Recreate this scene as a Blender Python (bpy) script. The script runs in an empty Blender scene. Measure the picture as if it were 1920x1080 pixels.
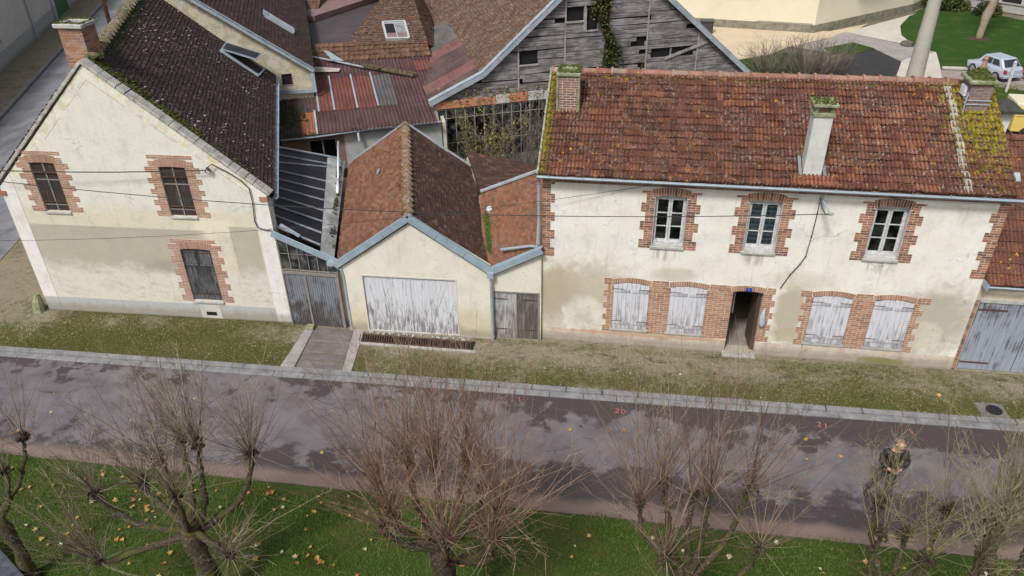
import bpy, math, random
import numpy as np
from mathutils import Vector, Matrix
from mathutils.geometry import tessellate_polygon
R = math.radians
random.seed(7)
scene = bpy.context.scene
COL = scene.collection

# ------------------------------------------------------------------ camera, world, sun, exposure
cam_d = bpy.data.cameras.new('camera')
cam = bpy.data.objects.new('camera', cam_d)
COL.objects.link(cam)
scene.camera = cam
rt = Vector((0.98873315, 0.1488456, -0.01586629))
up = Vector((-0.0666109, 0.53242561, 0.84385186))
fw = Vector((-0.13405126, 0.83328744, -0.53634159))
m = Matrix((rt, up, -fw)).transposed().to_4x4()
m.translation = Vector((20.48755658, -18.83335361, 13.87905909))
cam.matrix_world = m
cam_d.sensor_width = 36.0
cam_d.lens = 1452.0418 / 1920 * 36
cam_d.clip_start = 0.1
cam_d.clip_end = 2000
scene.render.resolution_x = 1024
scene.render.resolution_y = 576

SUN_EL, SUN_AZ = 52.0, 200.0       # azimuth measured clockwise from +y
w = bpy.data.worlds.new('World')
scene.world = w
w.use_nodes = True
nt = w.node_tree
bg = nt.nodes['Background']
sky = nt.nodes.new('ShaderNodeTexSky')
sky.sky_type = 'NISHITA'
sky.sun_disc = False
sky.sun_elevation = R(SUN_EL)
sky.sun_rotation = R(SUN_AZ)
sky.air_density = 1.0
sky.dust_density = 5.0
sky.ozone_density = 1.0
hs = nt.nodes.new('ShaderNodeHueSaturation')
hs.inputs['Saturation'].default_value = 0.55
nt.links.new(sky.outputs[0], hs.inputs['Color'])
nt.links.new(hs.outputs[0], bg.inputs['Color'])
bg.inputs['Strength'].default_value = 0.085
sd = bpy.data.lights.new('sun', 'SUN')
sd.energy = 1.9
sd.angle = R(10)
sd.color = (1.0, 0.98, 0.955)
sun = bpy.data.objects.new('sun', sd)
COL.objects.link(sun)
sdir = Vector((math.sin(R(SUN_AZ)) * math.cos(R(SUN_EL)), math.cos(R(SUN_AZ)) * math.cos(R(SUN_EL)), math.sin(R(SUN_EL))))
sun.rotation_euler = sdir.to_track_quat('Z', 'Y').to_euler()
sun.location = (10, -10, 30)
scene.view_settings.view_transform = 'Standard'
scene.view_settings.look = 'None'
scene.view_settings.gamma = 1.0
scene.view_settings.use_curve_mapping = False
scene.view_settings.exposure = 0.54

# ------------------------------------------------------------------ node helpers
class NT:
    def __init__(s, name):
        s.m = bpy.data.materials.new(name)
        s.m.use_nodes = True
        s.t = s.m.node_tree
        s.t.nodes.clear()
        s.out = s.t.nodes.new('ShaderNodeOutputMaterial')
        s._uv = s._ob = None
    def n(s, typ, props=None, ins=None):
        nd = s.t.nodes.new('ShaderNode' + typ)
        for k, v in (props or {}).items():
            setattr(nd, k, v)
        for k, v in (ins or {}).items():
            s.set(nd.inputs[k], v)
        return nd
    def set(s, sock, v):
        if isinstance(v, bpy.types.NodeSocket):
            s.t.links.new(v, sock)
        else:
            if isinstance(v, (tuple, list)) and len(v) == 3 and sock.type == 'RGBA':
                v = (*v, 1)
            sock.default_value = v
    def uv(s, name='UVMap'):
        return s.n('UVMap', {'uv_map': name}).outputs[0]
    def ob(s):
        if not s._ob:
            s._ob = s.n('TexCoord').outputs['Object']
        return s._ob
    def rnd(s):
        return s.n('Attribute', {'attribute_name': 'rnd'}).outputs['Fac']
    def mp(s, vec, scale=(1, 1, 1), loc=(0, 0, 0)):
        return s.n('Mapping', None, {'Vector': vec, 'Scale': scale, 'Location': loc}).outputs[0]
    def noise(s, vec, scale, detail=4, rough=.55, dist=0):
        return s.n('TexNoise', None, {'Vector': vec, 'Scale': scale, 'Detail': detail, 'Roughness': rough, 'Distortion': dist}).outputs['Fac']
    def vor(s, vec, scale, out='Distance', feat='F1'):
        return s.n('TexVoronoi', {'feature': feat}, {'Vector': vec, 'Scale': scale}).outputs[out]
    def white(s, vec):
        return s.n('TexWhiteNoise', None, {'Vector': vec}).outputs['Value']
    def ma(s, op, a, b=0.0, c=None, clamp=False):
        nd = s.n('Math', {'operation': op, 'use_clamp': clamp})
        s.set(nd.inputs[0], a); s.set(nd.inputs[1], b)
        if c is not None: s.set(nd.inputs[2], c)
        return nd.outputs[0]
    def ramp(s, fac, stops, interp='LINEAR'):
        nd = s.n('ValToRGB', None, {'Fac': fac})
        cr = nd.color_ramp
        cr.interpolation = interp
        while len(cr.elements) < len(stops):
            cr.elements.new(0.5)
        for e, (p, c) in zip(cr.elements, stops):
            e.position = p
            e.color = (*c, 1) if isinstance(c, (tuple, list)) else (c, c, c, 1)
        return nd.outputs[0]
    def step(s, fac, lo, hi):
        nd = s.n('MapRange', None, {'Value': fac, 'From Min': lo, 'From Max': hi})
        nd.interpolation_type = 'SMOOTHSTEP'
        return nd.outputs[0]
    def mix(s, f, a, b, mode='MIX'):
        nd = s.n('Mix', {'data_type': 'RGBA', 'blend_type': mode})
        s.set(nd.inputs[0], f); s.set(nd.inputs[6], a); s.set(nd.inputs[7], b)
        return nd.outputs[2]
    def xyz(s, v):
        return s.n('SeparateXYZ', None, {0: v}).outputs
    def comb(s, x, y, z=0.0):
        return s.n('CombineXYZ', None, {0: x, 1: y, 2: z}).outputs[0]
    def bump(s, h, strength=.5, dist=.01):
        return s.n('Bump', None, {'Strength': strength, 'Distance': dist, 'Height': h}).outputs[0]
    def end(s, color, rough=.8, bump=None, metal=0.0, spec=.5):
        b = s.n('BsdfPrincipled', None, {'Base Color': color, 'Roughness': rough, 'Metallic': metal, 'Specular IOR Level': spec})
        if bump is not None: s.set(b.inputs['Normal'], bump)
        s.t.links.new(b.outputs[0], s.out.inputs[0])
        return s.m

def mat_plain(name, c1, c2, scale=6, rough=.8, bumps=.2, metal=0.0, spec=.4):
    t = NT(name)
    f = t.noise(t.ob(), scale, 6, .65)
    g = t.noise(t.ob(), scale * 9, 3, .6)
    ff = t.ma('ADD', t.ma('MULTIPLY', f, .7), t.ma('MULTIPLY', g, .3))
    return t.end(t.ramp(ff, [(.36, c1), (.64, c2)]), rough, t.bump(g, bumps, .01), metal, spec)

def mat_tile(name, cols, moss=None, lich=None, mossmask=None, rough=.85, spots=.62, dark=None, bigscale=.8, weather=.55, crust=0):
    """fired clay tiles: one colour per tile, dirt, painted rib shade, lichen spots, moss"""
    t = NT(name)
    r = t.rnd()
    n = len(cols)
    c = t.ramp(r, [(i / max(1, n - 1) * .94 + .03, k) for i, k in enumerate(cols)])
    uv = t.uv()
    big = t.noise(uv, bigscale, 5, .6)
    c = t.mix(t.ma('MULTIPLY', t.step(big, .35, .7), weather), c, dark or (.05, .028, .028))
    fine = t.noise(uv, 22, 4, .7)
    c = t.mix(t.ma('MULTIPLY', t.step(fine, .42, .72), .55), c, (.045, .03, .028))
    # pale crust lichen
    v = t.noise(uv, 11, 3, .75, .4)
    vm = t.ma('MULTIPLY', t.step(v, spots, spots + .05), t.step(t.noise(uv, 1.7, 3), .38, .6))
    c = t.mix(t.ma('MULTIPLY', vm, .75), c, (.36, .33, .29))
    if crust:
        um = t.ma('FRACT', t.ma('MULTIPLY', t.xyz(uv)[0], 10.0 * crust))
        rib_shade = t.ma('SUBTRACT', 1.0, t.step(t.ma('ABSOLUTE', t.ma('SUBTRACT', um, .5)), .12, .34))
        c = t.mix(t.ma('MULTIPLY', t.ma('MULTIPLY', rib_shade, t.ma('ADD', .35, t.noise(uv, 3, 4))), .75), c, (.040, .026, .020))  # shade between the ribs, painted into the tile colour
        k1 = t.noise(uv, 34, 3, .8); k2 = t.noise(uv, 1.3, 4, .6)
        c = t.mix(t.ma('MULTIPLY', t.ma('MULTIPLY', t.step(k1, .54, .62), t.step(k2, .30, .55)), .65), c, (.33, .22, .16))
        c = t.mix(t.ma('MULTIPLY', t.step(t.noise(uv, 48, 2, .6), .62, .66), .8), c, (.42, .17, .09))
        c = t.mix(t.ma('MULTIPLY', t.step(t.noise(uv, 15, 4, .8), .58, .68), .7), c, (.055, .04, .025))
    if lich:
        y = t.noise(t.mp(uv, (1, 1, 1), (7, 3, 0)), 6.5, 4, .7, .3)
        ym = t.ma('MULTIPLY', t.step(y, .615, .66), t.step(t.noise(t.mp(uv, (1, 1, 1), (3, 9, 0)), 1.1, 3), .40, .55))
        c = t.mix(ym, c, lich)
    if moss:
        mn = t.noise(uv, 7, 5, .75)
        mk = mossmask(t)
        mm = t.step(t.ma('ADD', mn, mk), .86, .98)
        mc = t.ramp(t.noise(uv, 16, 3), [(.35, tuple(x * .45 for x in moss)), (.6, moss)])
        c = t.mix(mm, c, mc)
    return t.end(c, rough, t.bump(fine, .5, .012), 0, .3)

def mat_brick(name, cols, dirt=.35):
    t = NT(name)
    n = len(cols)
    c = t.ramp(t.rnd(), [(i / (n - 1), k) for i, k in enumerate(cols)])
    f = t.noise(t.ob(), 30, 4, .7)
    c = t.mix(t.ma('MULTIPLY', t.step(f, .45, .7), dirt), c, (.42, .36, .30))
    b = t.noise(t.ob(), 1.6, 3)
    c = t.mix(t.ma('MULTIPLY', t.step(b, .5, .8), .4), c, (.10, .075, .06))
    return t.end(c, .9, t.bump(f, .5, .008))

def mat_planks(name, paint, bare, cover=.5, grime=(.05, .05, .055), rough=.75, sz=1.2, sx=26, low=0.0, height=2.0):
    """weathered painted boards: UV x across, y along the grain"""
    t = NT(name)
    uv = t.uv()
    r = t.rnd()
    off = t.comb(t.ma('MULTIPLY', r, 13.7), t.ma('MULTIPLY', r, 5.1))
    v = t.n('VectorMath', {'operation': 'ADD'}, {0: uv, 1: off}).outputs[0]
    g = t.noise(t.mp(v, (sx, sz, 1)), 1, 6, .7, .3)
    g2 = t.noise(t.mp(v, (sx * 2.6, sz * 2.5, 1)), 1, 4, .7)
    big = t.noise(v, 1.5, 4, .6)
    y = t.xyz(uv)[1]
    lowm = t.ma('MULTIPLY', t.ma('SUBTRACT', 1.0, t.ma('DIVIDE', y, height), clamp=True), low)
    s = t.ma('ADD', t.ma('ADD', t.ma('MULTIPLY', g, .6), t.ma('MULTIPLY', big, .4)), lowm)
    f = t.step(s, cover - .06, cover + .08)
    base = t.mix(t.ma('MULTIPLY', r, .25), paint, tuple(x * .7 for x in paint))
    bb = t.mix(t.step(g2, .4, .65), bare, grime)
    c = t.mix(f, base, bb)
    c = t.mix(t.ma('MULTIPLY', t.step(g2, .5, .7), .3), c, grime)
    return t.end(c, rough, t.bump(g2, .4, .006))

def blob(t, sx, sz, cx, cz, rx, rz, nz, e0=.75, e1=1.15, wob=.9):
    """0..1 mask: a ragged patch around (cx,cz)"""
    dx = t.ma('DIVIDE', t.ma('SUBTRACT', sx, cx), rx)
    dz = t.ma('DIVIDE', t.ma('SUBTRACT', sz, cz), rz)
    d = t.ma('SQRT', t.ma('ADD', t.ma('MULTIPLY', dx, dx), t.ma('MULTIPLY', dz, dz)))
    d = t.ma('ADD', d, t.ma('MULTIPLY', t.ma('SUBTRACT', nz, .5), wob))
    return t.ma('SUBTRACT', 1.0, t.step(d, e0, e1))

def band(t, x, lo, hi, e=.03, nz=None, wob=0.0):
    if nz is not None:
        x = t.ma('ADD', x, t.ma('MULTIPLY', t.ma('SUBTRACT', nz, .5), wob))
    return t.ma('MULTIPLY', t.step(x, lo - e, lo + e), t.ma('SUBTRACT', 1.0, t.step(x, hi - e, hi + e)))

def mat_render(name, base, base2, patches, bumps=.35, streak=True):
    """lime render with stains; patches: list of functions(t, s, z, noise) -> (mask, colour)"""
    t = NT(name)
    uv = t.uv()
    s, z, _ = t.xyz(uv)
    n1 = t.noise(uv, 1.3, 6, .6)
    n2 = t.noise(uv, 14, 5, .7)
    n3 = t.noise(uv, 3.2, 6, .65, .5)
    c = t.mix(t.step(n1, .35, .68), base, base2)
    for p in patches:
        mk, colr = p(t, s, z, n3)
        c = t.mix(mk, c, colr)
    c = t.mix(t.ma('MULTIPLY', t.step(n2, .45, .8), .16), c, (.33, .28, .2))
    gm = t.noise(t.mp(uv, (1, .8, 1), (5, 2, 0)), 2.2, 8, .78)
    c = t.mix(t.ma('MULTIPLY', t.step(gm, .46, .68), .34), c, (.36, .345, .31))
    if streak:
        sp_n = t.noise(t.mp(uv, (2.2, 1, 1)), 1.6, 6, .75)
        foot = t.ma('SUBTRACT', 1.0, t.step(t.ma('SUBTRACT', z, t.ma('MULTIPLY', sp_n, .55)), -.12, .16))
        c = t.mix(t.ma('MULTIPLY', foot, .5), c, (.17, .155, .11))
        pk = t.noise(uv, 5.5, 6, .8, .2)
        c = t.mix(t.ma('MULTIPLY', t.step(pk, .66, .69), .55), c, (.40, .36, .29))
        st = t.noise(t.mp(uv, (7, .5, 1)), 1, 4, .6)
        c = t.mix(t.ma('MULTIPLY', t.step(st, .55, .75), .24), c, (.30, .28, .24))
    cr = t.vor(t.n('VectorMath', {'operation': 'ADD'}, {0: uv, 1: t.comb(n3, n1)}).outputs[0], .55, feat='DISTANCE_TO_EDGE')
    crm = t.ma('MULTIPLY', t.ma('SUBTRACT', 1.0, t.step(cr, .002, .006)), t.step(n1, .5, .6))
    c = t.mix(t.ma('MULTIPLY', crm, .5), c, (.16, .13, .1))
    return t.end(c, .92, t.bump(t.ma('ADD', n2, t.ma('MULTIPLY', n3, .8)), bumps, .012), 0, .25)

# ------------------------------------------------------------------ mesh builder
class FR:
    """a standing frame: s along D, z up, d into the thing (away from the viewer)"""
    def __init__(s, o, to=None, ang=None):
        s.o = Vector((o[0], o[1], 0))
        if ang is None:
            D = Vector((to[0] - o[0], to[1] - o[1], 0)).normalized()
        else:
            D = Vector((math.cos(ang), math.sin(ang), 0))
        s.D = D
        s.N = Vector((-D.y, D.x, 0))
    def __call__(s, a, z, d=0.0):
        p = s.o + s.D * a + s.N * d
        return (p.x, p.y, z)

class MB:
    def __init__(s):
        s.v = []; s.f = []; s.uv = []; s.r = []; s.nuv = []
    def face(s, pts, uvs=None, r=0.0, nuvs=None):
        i = len(s.v)
        s.v.extend(tuple(p) for p in pts)
        s.f.append(tuple(range(i, i + len(pts))))
        if uvs is None:
            uvs = [(p[0], p[1]) for p in pts]
        s.uv.extend(uvs)
        s.nuv.extend(nuvs if nuvs else uvs)
        s.r.append(r)
    def hexa(s, p, r=None, dims=None):
        """p: 8 corners, bottom ring 0-3 (ccw from above), top ring 4-7"""
        if r is None: r = random.random()
        P = [Vector(q) for q in p]
        lx = (P[1] - P[0]).length; ly = (P[3] - P[0]).length; lz = (P[4] - P[0]).length
        i = len(s.v)
        s.v.extend(tuple(q) for q in P)
        o = r * 3.0
        fs = [((0, 3, 2, 1), lx, ly, 1), ((4, 5, 6, 7), lx, ly, 0), ((0, 1, 5, 4), lx, lz, 0), ((1, 2, 6, 5), ly, lz, 0), ((2, 3, 7, 6), lx, lz, 0), ((3, 0, 4, 7), ly, lz, 0)]
        for q, a, b, k in fs:
            s.f.append(tuple(i + j for j in q))
            c = [(0, 0), (0, b), (a, b), (a, 0)] if k else [(0, 0), (a, 0), (a, b), (0, b)]
            c = [(x + o, y) for x, y in c]
            s.uv.extend(c); s.nuv.extend(c)
            s.r.append(r)
    def box(s, fr, a0, a1, z0, z1, d0, d1, r=None):
        s.hexa([fr(a0, z0, d0), fr(a1, z0, d0), fr(a1, z0, d1), fr(a0, z0, d1), fr(a0, z1, d0), fr(a1, z1, d0), fr(a1, z1, d1), fr(a0, z1, d1)], r)
    def aabb(s, x0, x1, y0, y1, z0, z1, r=None):
        s.hexa([(x0, y0, z0), (x1, y0, z0), (x1, y1, z0), (x0, y1, z0), (x0, y0, z1), (x1, y0, z1), (x1, y1, z1), (x0, y1, z1)], r)
    def beam(s, a, b, w, h, r=None, upv=(0, 0, 1)):
        a = Vector(a); b = Vector(b)
        d = (b - a).normalized()
        u = Vector(upv)
        sd_ = d.cross(u)
        if sd_.length < 1e-4: sd_ = d.cross(Vector((0, 1, 0)))
        sd_.normalize()
        u = sd_.cross(d).normalized()
        x = sd_ * w / 2; y = u * h / 2
        s.hexa([a - x - y, a + x - y, a + x + y, a - x + y, b - x - y, b + x - y, b + x + y, b - x + y], r)
    def prism(s, poly, off, r=None):
        """planar polygon (3D, any order) swept by off"""
        if r is None: r = random.random()
        P = [Vector(q) for q in poly]; off = Vector(off)
        nrm = Vector((0, 0, 0))
        for k in range(len(P)):
            nrm += (P[k] - P[0]).cross(P[(k + 1) % len(P)] - P[0])
        if nrm.dot(off) > 0: P.reverse()
        u0 = P[0]; ux = (P[1] - P[0]).normalized(); nn = nrm.normalized(); uy = nn.cross(ux)
        uvf = lambda q: ((q - u0).dot(ux) + r * 3, (q - u0).dot(uy))
        s.face(P, [uvf(q) for q in P], r)
        Q = [q + off for q in P]
        s.face(list(reversed(Q)), [uvf(q) for q in reversed(Q)], r)
        L = off.length
        for k in range(len(P)):
            a, b = P[k], P[(k + 1) % len(P)]
            e = (b - a).length
            s.face([a, a + off, b + off, b], [(0, 0), (0, L), (e, L), (e, 0)], r)
    def tube(s, pts, rad, sides=6, cap=True, r=None, jit=0.0):
        if r is None: r = random.random()
        P = [Vector(p) for p in pts]
        if not hasattr(rad, '__len__'): rad = [rad] * len(P)
        base = len(s.v)
        ref = Vector((.31, .17, .93))
        if abs((P[-1] - P[0]).normalized().dot(ref)) > .95: ref = Vector((1, 0, 0))
        L = 0; Ls = []
        for k, p in enumerate(P):
            if k: L += (p - P[k - 1]).length
            Ls.append(L)
            d = (P[min(k + 1, len(P) - 1)] - P[max(k - 1, 0)]).normalized()
            x = d.cross(ref).normalized(); y = d.cross(x)
            for j in range(sides):
                a = 2 * math.pi * j / sides
                q = p + (x * math.cos(a) + y * math.sin(a)) * (rad[k] * (1 + random.uniform(-jit, jit)) if jit else rad[k])
                s.v.append((q.x, q.y, q.z))
        for k in range(len(P) - 1):
            for j in range(sides):
                j2 = (j + 1) % sides
                s.f.append((base + k * sides + j, base + (k + 1) * sides + j, base + (k + 1) * sides + j2, base + k * sides + j2))
                a0, a1 = j / sides, (j + 1) / sides
                c = 2 * math.pi * max(rad[k], .01)
                t4 = [(a0 * c, Ls[k]), (a0 * c, Ls[k + 1]), (a1 * c, Ls[k + 1]), (a1 * c, Ls[k])]
                s.uv.extend(t4); s.nuv.extend(t4); s.r.append(r)
        if cap:
            for k, rev in ((0, False), (len(P) - 1, True)):
                idx = [base + k * sides + j for j in range(sides)]
                if rev: idx.reverse()
                s.f.append(tuple(idx)); s.uv.extend([(0, 0)] * sides); s.nuv.extend([(0, 0)] * sides); s.r.append(r)
    def ball(s, c, rx, ry=None, rz=None, seg=8, rings=5, r=None, jit=0.0, rot=0.0):
        if r is None: r = random.random()
        ry = ry or rx; rz = rz or rx
        base = len(s.v)
        cr, sr = math.cos(rot), math.sin(rot)
        for i in range(rings + 1):
            ph = math.pi * i / rings
            for j in range(seg):
                th = 2 * math.pi * j / seg
                k = 1 + random.uniform(-jit, jit)
                x, y = rx * math.sin(ph) * math.cos(th) * k, ry * math.sin(ph) * math.sin(th) * k
                s.v.append((c[0] + x * cr - y * sr, c[1] + x * sr + y * cr, c[2] + rz * math.cos(ph) * k))
        for i in range(rings):
            for j in range(seg):
                j2 = (j + 1) % seg
                s.f.append((base + i * seg + j, base + (i + 1) * seg + j, base + (i + 1) * seg + j2, base + i * seg + j2))
                q = [(j / seg, i / rings)] * 4
                s.uv.extend(q); s.nuv.extend(q); s.r.append(r)
    def pieces(s):
        n = len(s.v)
        if n > 9000: return None
        par = list(range(n))
        def find(i):
            while par[i] != i:
                par[i] = par[par[i]]; i = par[i]
            return i
        for f in s.f:
            a = find(f[0])
            for j in f[1:]:
                b = find(j)
                if a != b: par[b] = a
        roots = {}
        lab = np.array([roots.setdefault(find(i), len(roots)) for i in range(n)])
        k = len(roots)
        if k < 2 or k > 900: return None
        P = np.array(s.v, float); lo = np.full((k, 3), np.inf); hi = np.full((k, 3), -np.inf)
        np.minimum.at(lo, lab, P); np.maximum.at(hi, lab, P)
        size = (hi - lo).max(axis=1)
        gap = np.maximum(0, np.maximum(lo[:, None] - hi[None], lo[None] - hi[:, None]))
        near = np.sqrt((gap ** 2).sum(axis=2)) <= np.maximum(.02, .5 * np.maximum(size[:, None], size[None]))
        comp = -np.ones(k, int); c = 0
        for i in range(k):
            if comp[i] >= 0: continue
            st = [i]; comp[i] = c
            while st:
                j = st.pop()
                for q in np.nonzero(near[j] & (comp < 0))[0]: comp[q] = c; st.append(q)
            c += 1
        if c < 2 or c > 24: return None
        out = [MB() for _ in range(c)]; maps = [dict() for _ in range(c)]; u = 0
        for fi, f in enumerate(s.f):
            w = comp[lab[f[0]]]; m_, mp_ = out[w], maps[w]; g = []
            for i in f:
                if i not in mp_: mp_[i] = len(m_.v); m_.v.append(s.v[i])
                g.append(mp_[i])
            m_.f.append(tuple(g)); m_.r.append(s.r[fi]); m_.uv.extend(s.uv[u:u + len(f)]); m_.nuv.extend(s.nuv[u:u + len(f)]); u += len(f)
        return out
    def build(s, name, mat, parent=None, smooth=False, origin=None, split=True):
        if split and parent is not None and origin is None:
            if name in ('moss', 'lichen', 'valley_moss', 'ridge_moss'):
                o = s.build(name, mat, parent, smooth, origin, False); o['kind'] = 'stuff'; return o
            ps = s.pieces()
            if ps:
                os_ = [p.build(name, mat, parent, smooth, origin, False) for p in ps]
                return os_[0]
        if origin is None:
            if parent is not None:
                o = Vector((0, 0, 0)); p = parent
                while p is not None:
                    o += Vector(p.location); p = p.parent
                origin = o
            else:
                a = np.array(s.v)
                origin = Vector(((a[:, 0].min() + a[:, 0].max()) / 2, (a[:, 1].min() + a[:, 1].max()) / 2, a[:, 2].min()))
        origin = Vector(origin)
        me = bpy.data.meshes.new(name)
        a = np.array(s.v, dtype=np.float64) - np.array(origin)
        me.from_pydata([tuple(x) for x in a], [], s.f)
        uvl = me.uv_layers.new(name='UVMap')
        uvl.data.foreach_set('uv', np.array(s.uv, dtype=np.float32).ravel())
        uv2 = me.uv_layers.new(name='nuv')
        uv2.data.foreach_set('uv', np.array(s.nuv, dtype=np.float32).ravel())
        at = me.attributes.new('rnd', 'FLOAT', 'FACE')
        at.data.foreach_set('value', np.array(s.r, dtype=np.float32))
        if smooth:
            me.polygons.foreach_set('use_smooth', [True] * len(me.polygons))
        me.materials.append(mat)
        o = bpy.data.objects.new(name, me)
        COL.objects.link(o)
        if parent is None:
            o.location = origin
        else:
            o.parent = parent
        return o

def thing(name, loc, label, cat, group=None):
    o = bpy.data.objects.new(name, None)
    o.empty_display_size = .3
    COL.objects.link(o)
    o.location = loc
    return tag(o, label, cat, group)

def tag(o, label=None, cat=None, group=None, kind=None):
    if label: o['label'] = label
    if cat: o['category'] = cat
    if group: o['group'] = group
    if kind: o['kind'] = kind
    return o

def bevel(o, wd=.01, seg=1):
    b = o.modifiers.new('bevel', 'BEVEL'); b.width = wd; b.segments = seg; b.limit_method = 'ANGLE'; b.angle_limit = R(40)
    return o

def poly_sheet(mb, pts, z, r=0.0):
    pts = [Vector((p[0], p[1], z if not hasattr(z, '__call__') else z(*p))) for p in pts]
    tr = tessellate_polygon([pts])
    for t in tr:
        q = [pts[i] for i in t]
        if (q[1] - q[0]).cross(q[2] - q[0]).z < 0: q.reverse()
        mb.face(q, [(p.x, p.y) for p in q], r)

def wall(mb, fr, outline, holes=(), thick=.3, d=0.0):
    """outline and holes: lists of (s,z); front face at depth d, back at d+thick"""
    loops = [[Vector((a, z, 0)) for a, z in lp] for lp in [outline] + list(holes)]
    flat = [p for lp in loops for p in lp]
    for tri in tessellate_polygon(loops):
        q = [flat[i] for i in tri]
        if (q[1] - q[0]).cross(q[2] - q[0]).z < 0: q.reverse()
        mb.face([fr(p.x, p.y, d) for p in q], [(p.x, p.y) for p in q])
        q.reverse()
        mb.face([fr(p.x, p.y, d + thick) for p in q], [(p.x, p.y) for p in q])
    for li, lp in enumerate(loops):
        n = len(lp)
        ar = sum(lp[k].x * lp[(k + 1) % n].y - lp[(k + 1) % n].x * lp[k].y for k in range(n))
        if (ar > 0) != (li == 0): lp = lp[::-1]
        for k in range(n):
            a, b = lp[k], lp[(k + 1) % n]
            mb.face([fr(a.x, a.y, d), fr(a.x, a.y, d + thick), fr(b.x, b.y, d + thick), fr(b.x, b.y, d)], [(a.x, a.y), (a.x + .05, a.y + .05), (b.x + .05, b.y + .05), (b.x, b.y)])

def arch_hole(s0, s1, z0, z1, rise=.08, n=6):
    """opening whose top is a shallow arch: sides end at z1-rise"""
    pts = [(s0, z0), (s1, z0)]
    c = (s0 + s1) / 2; h = (s1 - s0) / 2
    for k in range(n + 1):
        x = s1 - (s1 - s0) * k / n
        u = (x - c) / h
        pts.append((x, z1 - rise * u * u))
    return pts

def arch_z(s, s0, s1, z1, rise):
    u = (s - (s0 + s1) / 2) / ((s1 - s0) / 2)
    return z1 - rise * u * u

# ------------------------------------------------------------------ tile slopes
def slope(eL, eR, rR, rL, tw=.2, rh=.24, lift=.025, ribs=2, amp=.018, jit=.006, K=None, uoff=0.0, wave=0.0, lod_rows=None):
    """a tiled slope as real relief; eL,eR eave corners, rR,rL ridge corners seen from outside"""
    eL, eR, rR, rL = [np.array(p, float) for p in (eL, eR, rR, rL)]
    W = np.linalg.norm(eR - eL); W2 = np.linalg.norm(rR - rL); Wm = max(W, W2)
    n = np.cross(eR - eL, rL - eL)
    if n[2] < 0: n = -n
    n /= np.linalg.norm(n)
    side = (rL - eL); ud = (eR - eL) / W
    H = np.linalg.norm(side - np.dot(side, ud) * ud)
    rows = max(2, int(round(H / rh)))
    K = K or (ribs * 4 if ribs else 2)
    nt_ = max(1, int(math.ceil(Wm / tw)))
    m = nt_ * K
    rng = np.random.RandomState(int(abs(eL[0] * 91 + eL[1] * 37 + eL[2] * 13)) % 9999)
    us = np.arange(m + 1) / m
    pts = np.zeros((rows * 2, m + 1, 3)); U = np.zeros((rows * 2, m + 1)); Vv = np.zeros((rows * 2, m + 1))
    ph = (us * nt_) % 1.0
    if ribs:
        prof = amp * (np.abs(np.cos(np.pi * ph * ribs)) ** 1.5)
    else:
        prof = np.where((ph < .5 / K), -.006, 0.0)
    tid = np.minimum((us * nt_).astype(int), nt_ - 1)
    big = np.cumsum(rng.randn(rows, 1) * .0)
    for j in range(rows):
        jt = rng.uniform(-jit, jit, nt_)[tid]
        jv = rng.uniform(-jit * 2, jit * 2, nt_)[tid]
        for k in range(2):
            v = (j + k) / rows
            a = eL + (rL - eL) * v; b = eR + (rR - eR) * v
            base = a[None, :] + (b - a)[None, :] * us[:, None]
            sag = wave * np.sin(us * 9 + v * 5) * np.sin(v * np.pi)
            h = prof + (lift + jt if k == 0 else 0.0) + sag
            dv = (side / np.linalg.norm(side))[None, :] * (jv[:, None] if (k == 0) else 0)
            pts[2 * j + k] = base + n[None, :] * h[:, None] + dv
            U[2 * j + k] = us * Wm + uoff; Vv[2 * j + k] = v * H
    mb = MB()
    mb.v = [tuple(p) for p in pts.reshape(-1, 3)]
    M1 = m + 1
    for q in range(rows * 2 - 1):
        j = q // 2
        rr = rng.rand(nt_)
        sameface = (q % 2 == 0)
        for i in range(m):
            a = q * M1 + i
            mb.f.append((a, a + 1, a + M1 + 1, a + M1))
            mb.uv.extend([(U[q, i], Vv[q, i]), (U[q, i + 1], Vv[q, i + 1]), (U[q + 1, i + 1], Vv[q + 1, i + 1] + .001), (U[q + 1, i], Vv[q + 1, i] + .001)])
            va, vb = Vv[q, i] / H, Vv[q + 1, i] / H
            mb.nuv.extend([(us[i], va), (us[i + 1], va), (us[i + 1], vb), (us[i], vb)])
            mb.r.append(rr[tid[i]] if sameface else rr[tid[i]] * .6)
    # under-board: keeps light out and gives the slope its thickness
    lo = [tuple(p - n * .05) for p in (eL, eR, rR, rL)]
    mb.prism(lo, tuple(-n * .07), .1)
    # front lip of the first row
    base = len(mb.v)
    for i in range(M1):
        mb.v.append(tuple(pts[0, i] - n * .06))
    for i in range(m):
        mb.f.append((base + i, base + i + 1, i + 1, i))
        mb.uv.extend([(U[0, i], 0), (U[0, i + 1], 0), (U[0, i + 1], .05), (U[0, i], .05)])
        mb.nuv.extend([(us[i], 0)] * 4); mb.r.append(.3)
    return mb

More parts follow.
